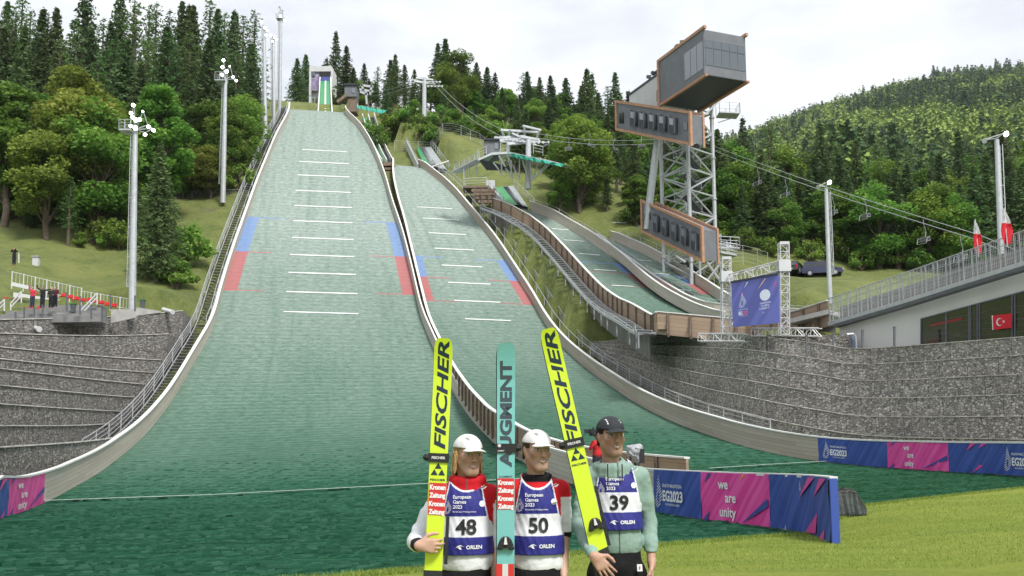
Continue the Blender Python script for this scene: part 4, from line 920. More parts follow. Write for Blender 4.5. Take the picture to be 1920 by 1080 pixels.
mb = MB(); mb.box(P(1469, 457, SR), (0.6, 0.6, 0.18)); mb.build('top_plate', M_PALE, t); mb = MB(); mb.box(P(1361, 485, SL), (0.6, 0.6, 0.18)); mb.build('top_plate', M_PALE, t)
scr = thing('event_screen', 'blue event screen with two white emblems hanging from the truss goalpost', 'screen', P(1415, 600, 61.5))
A, B, C_, Dd = P(1371, 531, SL-0.9), P(1459, 515, SR-0.4), P(1461, 605, SR-0.4), P(1374, 613, SL-0.9)
def flat_mat(name, col, stripes=None, rough=0.6, sc=0.5, ang=0.9, emis=0):
    m, t_, p = newmat(name, rough)
    if stripes:
        tc_ = N(t_, 'ShaderNodeTexCoord'); s_, h_ = attr(t_, 'along'), attr(t_, 'hgt')
        v = math_n(t_, 'ADD', math_n(t_, 'MULTIPLY', s_, math.cos(ang)), math_n(t_, 'MULTIPLY', h_, -math.sin(ang)))
        wv = noise(t_, xyz(t_, math_n(t_, 'MULTIPLY', v, 1.0/sc), 0, 0), 1.0, 2, 0.6)
        c = mixc(t_, mapr(t_, wv, 0.46, 0.54), col, stripes); t_.links.new(c, p.inputs['Base Color'])
        if emis: t_.links.new(c, p.inputs['Emission Color']); p.inputs['Emission Strength'].default_value = emis
    else: p.inputs['Base Color'].default_value = (*col, 1)
    return m
def panel(name, A, B, C_, D_, m, parent, th=0.12, nx=10, ny=3, wob=0.0):
    """thin panel with along/hgt attributes (metres)"""
    nrm = (B-A).cross(D_-A).normalized(); nrm = nrm if nrm.y > 0 else -nrm; V_, al, hg = [], [], []; W_ = (B-A).length; H_ = (A-D_).length
    for j in range(ny+1):
        for i in range(nx+1):
            f, g_ = i/nx, j/ny; p = A.lerp(B, f).lerp(D_.lerp(C_, f), g_)
            if wob: p = p+nrm*wob*(math.sin(i*2.1+j)*0.6+math.sin(i*5.3-j*2)*0.4)
            V_.append(p); al.append(f*W_); hg.append((1-g_)*H_)
    n = len(V_); V_ += [p+nrm*th for p in V_]; al += al; hg += hg; f_ = []
    for j in range(ny):
        for i in range(nx): b = j*(nx+1)+i; f_ += [(b, b+1, b+nx+2, b+nx+1), (n+b, n+b+nx+1, n+b+nx+2, n+b+1)]
    rim = [i for i in range(nx+1)]+[j*(nx+1)+nx for j in range(1, ny+1)]+[ny*(nx+1)+i for i in range(nx-1, -1, -1)]+[j*(nx+1) for j in range(ny-1, 0, -1)]
    for a, b in zip(rim, rim[1:]+rim[:1]): f_.append((a, b, n+b, n+a))
    mb = MB(); mb.add(V_, f_); o = mb.build(name, m, parent); fattr(o, 'along', al); fattr(o, 'hgt', hg); return o
M_SCR = flat_mat('screen_face', (0.055, 0.065, 0.22), (0.08, 0.095, 0.30), 0.3, 1.4, 0.6, 0.25)
panel('screen_face', A, B, C_, Dd, M_SCR, scr, 0.15)
mb = MB(); mb.beam(A+Vz(0.06), B+Vz(0.06), 0.2, 0.12); mb.build('top_bar', M_SOFF, scr)
# ---------------------------------------------------------------- lettering and emblems
def text_mesh(body, bold=0.0, shear=0.0, spacing=1.0, align='LEFT', res=3):
    cu = bpy.data.curves.new('t', 'FONT'); cu.body = body; cu.size = 1.0; cu.offset = bold; cu.shear = shear; cu.space_character = spacing; cu.align_x = align; cu.resolution_u = res
    ob = bpy.data.objects.new('t', cu); me = bpy.data.meshes.new_from_object(ob); vs = [v.co.copy() for v in me.vertices]; fs = [tuple(p.vertices) for p in me.polygons]
    bpy.data.objects.remove(ob); bpy.data.curves.remove(cu); bpy.data.meshes.remove(me); return vs, fs
def text_bounds(vs): return min(v.x for v in vs), max(v.x for v in vs), min(v.y for v in vs), max(v.y for v in vs)
def put_text(parent, body, o, rt, up, h, m, bold=0.0, shear=0.0, width=None, name='lettering', align='LEFT', fn=None, spacing=1.0):
    """cap height h; o = lower left (or centre) of the line; optional exact width; fn maps local (x, y) to the world"""
    vs, fs = text_mesh(body, bold, shear, spacing); x0, x1, y0, y1 = text_bounds(vs); capv, _ = text_mesh('H', bold); cy = text_bounds(capv); s_ = h/(cy[3]-cy[2]); sx = width/(x1-x0) if width else s_
    ox = {'LEFT': 0, 'CENTER': -(x1-x0)*sx/2, 'RIGHT': -(x1-x0)*sx}[align]
    if fn is None:
        V_ = [Vector(o)+Vector(rt)*((v.x-x0)*sx+ox)+Vector(up)*(v.y*s_) for v in vs]
    else: V_ = [fn((v.x-x0)*sx+ox, v.y*s_) for v in vs]
    mb = MB(); mb.add(V_, fs); return mb.build(name, m, parent, fix=False)
def shape2d(parent, polys, o, rt, up, m, name='emblem', fn=None):
    mb = MB()
    for pl in polys:
        mb.add([(Vector(o)+Vector(rt)*x+Vector(up)*y) if fn is None else fn(x, y) for x, y in pl], [tuple(range(len(pl)))])
    return mb.build(name, m, parent, fix=False)
def circ(cx, cy, r, n=20, r2=None): 
    return [(cx+r*math.cos(2*math.pi*i/n), cy+(r2 or r)*math.sin(2*math.pi*i/n)) for i in range(n)]
def ring(cx, cy, r, w_, n=20):
    out = []
    for i in range(n):
        a, b = 2*math.pi*i/n, 2*math.pi*(i+1)/n; out.append([(cx+r*math.cos(a), cy+r*math.sin(a)), (cx+r*math.cos(b), cy+r*math.sin(b)), (cx+(r-w_)*math.cos(b), cy+(r-w_)*math.sin(b)), (cx+(r-w_)*math.cos(a), cy+(r-w_)*math.sin(a))])
    return out
def drop_emblem(h):
    """water drop drawn with slanting stripes"""
    out = []; n = 11
    def wid(y):       # half width of the drop at height y in 0..1
        return 0.27*math.sqrt(max(0, 1-((y-0.28)/0.28)**2)) if y < 0.28 else 0.27*(1-(y-0.28)/0.72)**1.15
    for k in range(n):
        y = (k+0.35)/n; w_ = wid(y)
        if w_ < 0.01: continue
        t_ = 0.036; hole = 0.0 if y > 0.5 or y < 0.08 else 0.10*math.sin(math.pi*(y-0.08)/0.42)
        segs = [(-w_, -hole), (hole*0.4, w_)] if hole > 0.02 else [(-w_, w_)]
        for a, b in segs: out.append([(a*h, (y+a*0.5)*h), (b*h, (y+b*0.5)*h), (b*h, (y+b*0.5+t_)*h), (a*h, (y+a*0.5+t_*0.8)*h)])
    return out
M_TXW = mat('white_print', (0.80, 0.80, 0.82), 0.6)
M_TXN = mat('navy_print', (0.012, 0.022, 0.045), 0.5)
M_TXB = mat('black_print', (0.012, 0.012, 0.014), 0.55)
M_BLUEB = flat_mat('banner_blue', (0.03, 0.065, 0.30), (0.05, 0.10, 0.40), 0.5, 0.35, 0.75)
M_PINKB = flat_mat('banner_pink', (0.70, 0.045, 0.30), (0.80, 0.10, 0.40), 0.5, 0.35, 0.75)
M_STRK = mat('banner_streak_pink', (0.66, 0.07, 0.33), 0.5); M_STRO = mat('banner_streak_orange', (0.75, 0.33, 0.08), 0.5); M_STRB = mat('banner_streak_blue', (0.05, 0.07, 0.30), 0.5)
def wall_point(poly, px):
    pr = [proj(p)[0] for p in poly]
    for i in range(len(pr)-1):
        if (pr[i]-px)*(pr[i+1]-px) <= 0 and pr[i] != pr[i+1]: return poly[i].lerp(poly[i+1], (px-pr[i])/(pr[i+1]-pr[i])), i
    return (poly[0], 0) if abs(pr[0]-px) < abs(pr[-1]-px) else (poly[-1], len(poly)-1)
def banner(label, poly, inward, h, segs, group, txs=1.0):
    """segs: (px0, px1, 'b'|'p', design)"""
    p0, _ = wall_point(poly, segs[0][0]); t = thing('banner', label, 'banner', p0, group)
    for px0, px1, kind, des in segs:
        a, i0 = wall_point(poly, px0); b, i1 = wall_point(poly, px1); lo, hi = min(i0, i1), max(i0, i1); mid = poly[lo+1:hi+1] if i0 < i1 else poly[lo+1:hi+1][::-1]
        pts = [a]+mid+[b]; V_, al, hg = [], [], []; L_ = 0; n = len(pts)
        dense = []
        for x, y in zip(pts, pts[1:]):
            k = max(1, int((y-x).length/0.3)); dense += [x.lerp(y, j/k) for j in range(k)]
        dense.append(pts[-1]); pts = dense; ov = outv(pts, 1); s_in = -1 if (ov[0].dot(inward) < 0) else 1; ov = [o*s_in for o in ov]
        mb = MB(); ny_ = 4
        for i, p in enumerate(pts):
            if i: L_ += (p-pts[i-1]).length
            for j in range(ny_+1):
                w_ = 0.012*math.sin(L_*3.1+j*1.3+px0)+0.008*math.sin(L_*7.7-j*2.2); q = p+ov[i]*(0.03+w_)+Vz(0.03+(h-0.03)*j/ny_); mb.v.append(tuple(q)); al.append(L_); hg.append(h*j/ny_)
        for i in range(len(pts)-1):
            for j in range(ny_): b0_ = i*(ny_+1)+j; mb.f.append((b0_, b0_+ny_+1, b0_+ny_+2, b0_+1)); mb.m.append(0)
        o = mb.build('blue_panel' if kind == 'b' else 'pink_panel', M_BLUEB if kind == 'b' else M_PINKB, t, smooth=True); fattr(o, 'along', al); fattr(o, 'hgt', hg)
        LL = [0]
        for x, y in zip(pts, pts[1:]): LL.append(LL[-1]+(y-x).length)
        def fn(x, y, z=0.058):
            x = min(max(x, 0), LL[-1]-1e-4); i = int(np.searchsorted(LL, x, side='right'))-1; i = min(i, len(pts)-2); f = (x-LL[i])/(LL[i+1]-LL[i]); return pts[i].lerp(pts[i+1], f)+ov[i]*z+Vz(y)
        W_ = LL[-1]
        if des == 'unity':
            c = W_*0.40
            for txt, dx, y in (('we', -0.14*h, 0.68), ('are', 0.10*h, 0.42), ('unity', 0.0, 0.13)):
                put_text(o, txt, None, None, None, 0.20*h, M_TXW, 0.022, fn=lambda x, yy, dx=dx, y=y: fn(c+(dx+x)*txs, y*h+yy), width=None, align='CENTER')
        if des == 'logo' or des == 'logo_r':
            x0 = W_*0.06 if des == 'logo' else W_*0.70
            if des == 'logo_r' and kind == 'b': x0 = W_*0.72
            shape2d(o, [[(x+0.2*h, y) for x, y in pl] for pl in drop_emblem(0.72*h)], None, None, None, M_TXW, fn=lambda x, y: fn(x0+x, 0.16*h+y))
            put_text(o, 'KRAKÓW MAŁOPOLSKA', None, None, None, 0.075*h, M_TXW, 0.01, fn=lambda x, y: fn(x0+0.42*h+x, 0.62*h+y), width=0.95*h)
            put_text(o, 'EG2023', None, None, None, 0.24*h, M_TXW, 0.035, fn=lambda x, y: fn(x0+0.42*h+x, 0.32*h+y), width=0.98*h)
            put_text(o, '3RD EUROPEAN GAMES', None, None, None, 0.045*h, M_TXW, 0.005, fn=lambda x, y: fn(x0+0.55*h+x, 0.22*h+y), width=0.7*h)
        st = {'unity': [((.12, .98), (.18, .98), (.06, .78), M_STRB), ((.62, .98), (.66, .98), (.58, .86), M_STRO), ((.98, .55), (.99, .40), (.58, .03), M_STRB), ((.02, .0), (.14, .22), (.1, .0), M_STRB)],
              'streaks': [((.55, .98), (.68, .98), (.38, .62), M_STRK), ((.80, .98), (.96, .98), (.65, .68), M_STRK), ((.72, .42), (.66, .08), (.46, .04), M_STRK), ((.88, .2), (.85, .03), (.74, .03), M_STRK)],
              'logo': [], 'logo_r': [((.30, .98), (.38, .98), (.24, .72), M_STRK), ((.44, .98), (.52, .98), (.40, .8), M_STRK), ((.4, .3), (.44, .25), (.3, .03), M_STRK)]}[des]
        for a_, b_, c_, mm in st:
            mb2 = MB(); mb2.add([fn(q[0]*W_, q[1]*h, 0.05) for q in (a_, b_, c_)], [(0, 1, 2)]); mb2.build('printed_streak', mm, o, fix=False)
    return t
ea = hA.edge(1, -0.01, 0, SEND+0.03, -20, 300)
bn = banner('near blue and pink banner reading we are unity, on the divider wall beside the lawn', ea, Vector((-1, -0.2, 0)), 1.245, [(1229,1318,'b','logo'),(1318,1447,'p','unity'),(1447,1563,'b','streaks')], 'event banners')
q = hA.edge(1, 0, 0, SEND, SEND+0.1, 2)[0]; mb = MB(); mb.box(q+Vector((0.035, -0.05, 0.63)), (0.16, 0.04, 1.21), rz=0.19); f = mb.build('end_flap', M_BLUEB, bn); fattr(f, 'along', [0]*8); fattr(f, 'hgt', [0]*8)
eb = hB.edge(1, -0.01, 0, hB.S[0], hB.S[-1], 500)
banner('far blue and pink banner along the right wall below the pale gabion terrace', eb, Vector((-1, -0.2, 0)), 1.24, [(1536,1666,'b','logo'),(1666,1781,'p','unity'),(1781,1925,'b','logo_r')], 'event banners')
el = hA.edge(-1, -0.01, 0, -80, 0, 300)
banner('blue and pink banner at the left edge, on the foot of the left board wall', el, Vector((1, -0.1, 0)), 1.3, [(-110,12,'b','streaks'),(12,81,'p','unity')], 'event banners', 3.6)
# screen graphics
nrm = (B-A).cross(Dd-A).normalized(); nrm = nrm if nrm.y < 0 else -nrm; rt = (B-A).normalized(); upv = (A-Dd).normalized(); W_, H_ = (B-A).length, (A-Dd).length
so_ = Dd+nrm*0.02; M_SCRW = flat_mat('screen_white', (0.7, 0.75, 0.85)); M_SCRP = flat_mat('screen_pink', (0.6, 0.12, 0.3)); M_SCRO = flat_mat('screen_orange', (0.7, 0.5, 0.35))
shape2d(scr, [[(x+W_*0.23, y) for x, y in pl] for pl in drop_emblem(H_*0.34)], so_+upv*H_*0.40, rt, upv, M_SCRW)
shape2d(scr, [[(x+W_*0.20, y) for x, y in [(0, 0), (0.1, 0.1), (0.22, 0.35), (0.02, 0.2)]]], so_+upv*H_*0.63, rt, upv, M_SCRP)
put_text(scr, 'KRAKÓW MAŁOPOLSKA', so_+rt*W_*0.14+upv*H_*0.345, rt, upv, 0.07, M_SCRW, width=W_*0.2); put_text(scr, 'EG', so_+rt*W_*0.14+upv*H_*0.24, rt, upv, H_*0.085, M_SCRW, 0.04, width=W_*0.08); put_text(scr, '2023', so_+rt*W_*0.23+upv*H_*0.24, rt, upv, H_*0.085, M_SCRP, 0.04, width=W_*0.11)
put_text(scr, '3RD EUROPEAN GAMES', so_+rt*W_*0.17+upv*H_*0.205, rt, upv, 0.05, M_SCRW, width=W_*0.15)
shape2d(scr, [circ(W_*0.715, H_*0.60, H_*0.125, 24)], so_, rt, upv, M_SCRW)
M_SCRB = flat_mat('screen_pale_blue', (0.35, 0.45, 0.7))
shape2d(scr, [[(W_*0.715+math.cos(a)*H_*0.11, H_*0.60+math.sin(a)*H_*0.11), (W_*0.715+math.cos(a+1.9)*H_*0.11, H_*0.60+math.sin(a+1.9)*H_*0.11), (W_*0.715+math.cos(a+1.8)*H_*0.10, H_*0.60+math.sin(a+1.8)*H_*0.10)] for a in np.arange(0, 6.2, 1.25)], so_+nrm*0.01, rt, upv, M_SCRB)
for i, tx in enumerate(('EUROPEAN', 'OLYMPIC', 'COMMITTEES')): put_text(scr, tx, so_+rt*W_*0.715+upv*H_*(0.41-i*0.06), rt, upv, H_*0.036, M_SCRW, 0.01, align='CENTER')
rg = []
for i, (dx, dy) in enumerate(((-1.1, 0), (0, 0), (1.1, 0), (-0.55, -0.55), (0.55, -0.55))): rg += ring(W_*0.715+dx*0.13, H_*0.20+dy*0.13, 0.065*1.1, 0.018, 14)
shape2d(scr, rg, so_, rt, upv, M_SCRW)
for (x0, y0, x1, y1, mm) in ((.38, .96, .28, .83, M_SCRW), (.76, .97, .55, .73, M_SCRO), (.98, .86, .86, .66, M_SCRP), (.99, .25, .90, .14, M_SCRW), (.0, .05, .03, .12, M_SCRW)):
    mb = MB(); mb.add([so_+rt*W_*x0+upv*H_*y0, so_+rt*W_*(x0-0.04)+upv*H_*y0, so_+rt*W_*x1+upv*H_*y1], [(0, 1, 2)]); mb.build('printed_streak', mm, scr, fix=False)
# ---------------------------------------------------------------- ramp over the building
RAMP = resamp(RB[3:], 0.5)
def LEw(D0, D1, off=0, dz=0, n=30):
    o = []
    for k in range(n):
        D = D0+(D1-D0)*k/(n-1); p = Vector([np.interp(-D, [-q.y for q in RAMP], [q[i] for q in RAMP]) for i in range(3)]); p.z += dz; o.append(p)
    r_ = (o[-1]-o[0]); r_.z = 0; r_.normalize(); nn_ = Vector((r_.y, -r_.x, 0)); nn_ = nn_ if nn_.y < 0 else -nn_
    return [p+nn_*off for p in o]
rp = thing('ramp_railing', 'long grey mesh railing along the raised ramp above the rendered building', 'railing', LEw(61, 60)[0])
base = LEw(61.0, 40, 0.0, 0.0, 26)
mb = MB()
for x, y in zip(base, base[1:]): mb.beam(x-Vz(0.2), y-Vz(0.2), 0.25, 0.26)
mb.build('edge_beam', M_STEEL, rp)
for i, p in enumerate(base):
    for dx in (0, 0.35):
        q = p.lerp(base[min(i+1, 25)], dx); mb = MB(); mb.beam(q+Vector((0, -0.12, -0.3)), q+Vector((0, -0.12, 1.45)), 0.055, 0.055); mb.build('post', M_STEEL, rp)
for hh, r_ in ((1.45, 0.035), (1.05, 0.02), (0.5, 0.02)):
    mb = MB(); mb.path([p+Vector((0, -0.12, hh)) for p in base], r_, n=5); mb.build('rail', M_STEEL, rp)
def mesh_screen(parent, pts, z0, z1, m, name='mesh_infill', step=0.09, r=0.006):
    mb = MB(); 
    for a, b in zip(pts, pts[1:]):
        n = max(1, int((b-a).length/step))
        for k in range(n): q = a.lerp(b, k/n); mb.beam(q+Vz(z0), q+Vz(z1), r*2, r*2)
    for z in np.arange(z0, z1, step*2): mb.path([p+Vz(z) for p in pts], r, n=3)
    return mb.build(name, m, parent)
mesh_screen(rp, [p+Vector((0, -0.09, 0)) for p in base], 0.05, 1.4, M_STEEL, step=0.11, r=0.007)
b_ = LEw(61.0, 40, -0.9, 0.0, 40); al = board_wall('grey_board', b_, outv(b_, -1), 0.95, 0.1, wood_boards('grey_board', (0.22, 0.20, 0.18), (0.36, 0.34, 0.31), 0.16), rp)
bl = thing('building', 'grey rendered building under the ramp with a wedge of dark windows', 'building', P(1600, 660, 60))
fw = LEw(60.5, 36, -0.35, -0.4, 20); d0 = (fw[-1]-fw[0]); d0.z = 0; d0.normalize(); n0 = Vector((d0.y, -d0.x, 0)); n0 = n0 if n0.y < 0 else -n0
def wallpt(px, py, out=0.0):
    r_ = ray(px, py); k_ = (fw[0]-CO).dot(n0)/r_.dot(n0); return CO+r_*k_+n0*out
M_REND = mat('grey_render', (0.66, 0.66, 0.64), 0.85, 0.05, 0.6, 0.002)
mb = MB(); poly = [Vector((p.x, p.y, p.z)) for p in fw]; poly = [fw[0]+d0*((p-fw[0]).dot(d0))+Vz(0)*0 for p in fw]; poly = [Vector((q.x, q.y, p.z)) for q, p in zip(poly, fw)]
bot = [Vector((p.x, p.y, 4.0)) for p in poly]; mb.strip(poly, bot); bk = [-n0*9]*1; mb.strip([p-n0*9 for p in poly], [p-n0*9 for p in bot]); mb.strip(poly, [p-n0*9 for p in poly])
mb.add([poly[0], bot[0], bot[0]-n0*9, poly[0]-n0*9, poly[-1], bot[-1], bot[-1]-n0*9, poly[-1]-n0*9], [(0, 1, 2, 3), (4, 7, 6, 5)]); mb.build('wall', M_REND, bl)
win = [wallpt(1728, 597, .02), wallpt(2000, 524, .02), wallpt(2000, 650, .02), wallpt(1728, 653, .02)]
mb = MB(); mb.prism(win, -n0*0.3); mb.build('glazing', M_GLASSD, bl)
for x0, x1 in ((1728, 1775), (1776, 1818), (1821, 1834), (1838, 1899), (1904, 1990)):
    yt = lambda x: 597-(x-1728)*0.268
    mb = MB()
    for xa, ya, xb, yb in ((x0, yt(x0)+1, x1, yt(x1)+1), (x0, yt(x0)+1, x0, 652), (x1, yt(x1)+1, x1, 652)): mb.beam(wallpt(xa, ya, .05), wallpt(xb, yb, .05), 0.06, 0.06)
    mb.build('window_frame', M_ANTH, bl)
mb = MB(); 
for k in range(6): mb.beam(wallpt(1740, 604+k*8, .04), wallpt(1990, 560+k*14, .04), 0.02, 0.02)
mb.build('glass_rail', M_STEELD, bl); mb = MB(); mb.beam(wallpt(1745, 611, 0.03), wallpt(1805, 597, 0.03), 0.03, 0.13); mb.build('red_seats_behind_glass', mat('red_plastic', (0.30, 0.02, 0.02), 0.5), bl)
mb = MB()
for x, y in zip(fw, fw[1:]): mb.beam(x+n0*0.25-Vz(0.02), y+n0*0.25-Vz(0.02), 0.5, 0.2)
mb.build('eaves_beam', M_STEELD, bl)
bp = thing('bridge_pier', 'dark concrete pier under the wooden wall left of the rendered building', 'pier', P(1550, 640, 63)); pbox('pier', mat('dark_pier', (0.10, 0.10, 0.095), 0.9, 0.2, 1), 1534, 606, 1568, 645, 62.5, 3, bp)
mb = MB(); mb.beam(P(1490, 606, 63.5), P(1566, 588, 61.5), 2.2, 0.3); mb.build('deck_beam', M_CONC, bp)
# small darker gabion block beside the building and its neighbours
def gab_block(x0, y0, x1, y1, D0, D1, dep, label, m):
    a, b, c, d = P(x0, y1, D0), P(x1, y1, D1), P(x1, y0, D1), P(x0, y0, D0); mb = MB(); mb.prism([a, b, c, d], (0, dep, 0)); o = mb.build('gabion_block', m); L_ = (b-a).length
    fattr(o, 'along', [0, L_, L_, 0]*2); fattr(o, 'hgt', [a.z, b.z, c.z, d.z]*2); return tag(o, label, 'gabion wall')
gab_block(1438, 628, 1598, 672, 61, 58.5, 3.5, 'darker raised gabion block in front of the truss goalpost and the building corner', M_GABD)
for i, (x, y0, y1, D) in enumerate(((1617, 620, 662, 56), (1677, 614, 656, 54), (1512, 630, 668, 58.2), (1562, 627, 664, 57.5))):
    f = thing('fence_post', ['thin black fence post nearest the building corner, on the terrace', 'thin black fence post in front of the render, just left of the dark windows', 'thin black post on the face of the darker gabion block, left one', 'thin black post on the face of the darker gabion block, right one'][i], 'fence post', P(x, y1+8, D), 'terrace fence posts')
    mb = MB(); mb.beam(P(x, y1+8, D), P(x, y0, D), 0.10, 0.10); mb.build('post', M_STEELD, f); mb = MB(); mb.box(P(x, y0-0.5, D), (0.14, 0.14, 0.05)); mb.build('cap', M_STEELD, f)
f = thing('pipe_bracket', 'bent grey pipe stand at the end of the darker gabion block', 'pipe', P(1603, 664, 58)); mb = MB(); mb.path([P(1588, 627, 58), P(1600, 626, 58), P(1605, 632, 58), P(1606, 664, 58)], 0.07, 8); mb.build('outer_pipe', M_STEEL, f)
mb = MB(); mb.path([P(1594, 628, 58), P(1600, 640, 58), P(1602, 664, 58)], 0.05, 6); mb.build('blue_hose', mat('blue_hose', (0.08, 0.13, 0.3), 0.5), f)
# ---------------------------------------------------------------- flags
M_FW = mat('flag_white', (0.75, 0.75, 0.75), 0.8); M_FR = mat('flag_red', (0.62, 0.015, 0.03), 0.8)
def polish_flag(label, x, y0, y1, D, w_):
    f = thing('flag', label, 'flag', P(x+4, y1+4, D), 'flags hanging at the ramp railing'); mb = MB(); a, b = P(x, y0-3, D), P(x+7, y1+8, D); mb.tube(b, a, 0.03, n=6); mb.build('flagpole', M_STEEL, f)
    top, bt = P(x, y0, D), P(x+5, y1, D); H_ = top.z-bt.z; n = 10; rows = []
    for j in range(n+1):
        g_ = j/n; wd = w_*(0.15+0.85*min(1, g_*1.6))*(1 if g_ < 0.85 else 1-(g_-0.85)*2.5); rows.append([top.lerp(bt, g_)+Vector((w_*0.15*math.sin(g_*3)+(i/5-0.5)*wd, 0.10*math.sin(i*1.9+g_*4), 0.12*(i/5)*g_*-1)) for i in range(6)])
    for nm, lo, hi, mm in (('white_cloth', 0, 4, M_FW), ('red_cloth', 4, n, M_FR)):
        mb = MB(); 
        for j in range(lo, hi): mb.strip(rows[j], rows[j+1])
        mb.build(nm, mm, f, smooth=True, fix=False)
polish_flag('white over red flag hanging on the ramp railing, lower and to the left', 1828, 414, 474, 50, 0.42)
polish_flag('white over red flag at the foot of the right lamp pole on the ramp', 1882, 393, 455, 47.5, 0.55)
f = thing('flag', 'red flag with white crescent and star hung in front of the dark windows', 'flag', wallpt(1867, 592, 0.2))
q = [wallpt(1867, 592, .2), wallpt(1903, 588, .2), wallpt(1902, 615, .2), wallpt(1868, 619, .2)]; mb = MB(); mb.prism(q, n0*0.02); c = mb.build('red_cloth', M_FR, f)
rt_ = (q[1]-q[0]).normalized(); up_ = (q[0]-q[3]).normalized(); w1_ = (q[1]-q[0]).length; h1_ = (q[0]-q[3]).length; o_ = q[3]+n0*0.035
cr_ = [];  R0, R1, cx, cy = h1_*0.27, h1_*0.215, w1_*0.36, h1_*0.5
for i in range(24):
    a0_, a1_ = math.radians(35+i*290/24), math.radians(35+(i+1)*290/24); inn = lambda a: (cx+h1_*0.067+R1*math.cos(a), cy+R1*math.sin(a)); ou = lambda a: (cx+R0*math.cos(a), cy+R0*math.sin(a)); cr_.append([ou(a0_), ou(a1_), inn(a1_), inn(a0_)])
sx, sy, sr = w1_*0.36+h1_*0.33, h1_*0.5, h1_*0.13; st_ = []
for i in range(5):
    a = math.pi+i*2*math.pi/5; st_.append([(sx, sy), (sx+0.4*sr*math.cos(a-math.pi/5), sy+0.4*sr*math.sin(a-math.pi/5)), (sx+sr*math.cos(a), sy+sr*math.sin(a)), (sx+0.4*sr*math.cos(a+math.pi/5), sy+0.4*sr*math.sin(a+math.pi/5))])
shape2d(c, cr_+st_, o_, rt_, up_, M_FW, 'crescent_and_star'); mb = MB(); mb.beam(wallpt(1866.5, 592, .22), wallpt(1867.5, 619, .22), 0.04, 0.04); mb.build('white_hem', M_FW, f)
# ---------------------------------------------------------------- floodlight masts
def emis(name, col, s_):
    m, t_, p = newmat(name); p.inputs['Emission Color'].default_value = (*col, 1); p.inputs['Emission Strength'].default_value = s_; p.inputs['Base Color'].default_value = (*col, 1); return m
M_LAMP = emis('lit_lamp', (1.0, 0.98, 0.94), 9.0); M_LENS = mat('dull_lens', (0.6, 0.6, 0.6), 0.2)
def flood(parent, c, d, r, lit=True):
    r *= 0.62; d = Vector(d).normalized(); q = d.to_track_quat('Z', 'Y').to_matrix(); mb = MB(); mb.lathe(c, [(0.02, -r*1.1), (r*0.55, -r*0.9), (r*0.95, -r*0.1), (r*1.05, 0), (r*1.05, 0.05), (r*0.96, 0.05), (r*0.96, 0)], 14, M=q); h = mb.build('floodlight', M_STEEL, parent, smooth=False)
    mb = MB(); n = 14; vs = [Vector(c)+q@Vector((r*0.97*math.cos(2*math.pi*i/n), r*0.97*math.sin(2*math.pi*i/n), 0.02)) for i in range(n)]; mb.add(vs, [tuple(range(n))]); mb.build('lens', M_LAMP if lit else M_LENS, h)
def mast(label, top, base, D, r0, r1, heads, plat=None, group=None, ladder=-1):
    T_, B_ = P(*top, D), P(*base, D); B_.z -= 0.6
    t = thing('floodlight_mast', label, 'floodlight mast', B_, group); mb = MB(); mb.tube(B_, T_, r0, r1, n=12); mb.build('pole', M_STEEL, t, smooth=False)
    mb = MB(); dx = ladder*(r0+0.22); a, b = B_+Vector((dx, 0, 2.5)), T_+Vector((ladder*(r1+0.2), 0, -0.3))
    mb.tube(a, b, 0.03, n=4); mb.tube(a+Vector((0, 0.35, 0)), b+Vector((0, 0.35, 0)), 0.03, n=4)
    for k in range(int((b-a).length/0.6)): q = a.lerp(b, k*0.6/(b-a).length); mb.beam(q, q+Vector((0.0, 0.35, 0)), 0.03); 
    for k in range(int((b-a).length/2.5)): q = a.lerp(b, k*2.5/(b-a).length); mb.beam(q, q-Vector((ladder*0.3, 0, 0)), 0.04)
    mb.build('ladder', M_STEEL, t)
    if plat:
        x0, y0, x1, y1 = plat; a, b = P(x0, y1, D), P(x1, y1, D); mb = MB(); mb.beam(a, b, 1.2, 0.12); mb.beam(P(x1, y1+6, D), a.lerp(b, 0.3), 0.08); pf = mb.build('platform', M_STEEL, t); hh = P(x0, y0, D).z-a.z
        for oy in (-0.6, 0.6): railing([a+Vector((0, oy, 0)), a.lerp(b, 0.5)+Vector((0, oy, 0)), b+Vector((0, oy, 0))], hh, pf, 3, 0.3, 0.025)
        railing([a+Vector((0, -0.6, 0)), a+Vector((0, 0.6, 0))], hh, pf, 3, 0.3, 0.025)
    bars = []
    for hx, hy, r, lit, d in heads:
        c = P(hx, hy, D-0.4); flood(t, c, d, r, lit); bars.append((c-Vector(d).normalized()*r))
    mb = MB()
    for c in bars: mb.beam(c, T_+Vz(0.1), 0.07)
    for i in range(0, len(bars)-1): mb.beam(bars[i], bars[i+1], 0.05)
    mb.build('crossarm', M_STEEL, t)
dn = (0.15, -1, -0.45)
mast('nearest floodlight mast with a bright lamp cluster, beside the left stand', (254, 245), (248, 580), 78, 0.30, 0.19,
     [(250, 197, .24, 1, dn), (246, 212, .24, 1, dn), (249, 220, .24, 1, dn), (255, 225, .28, 1, dn), (262, 224, .26, 1, dn), (245, 236, .22, 1, dn), (254, 240, .3, 1, dn), (268, 209, .14, 1, dn), (278, 237, .24, 1, (0.5, -0.7, -0.9)), (288, 244, .24, 1, (0.5, -0.7, -0.9)), (272, 252, .24, 1, (0.3, -0.7, -1))], (228, 229, 250, 247), 'floodlight masts')
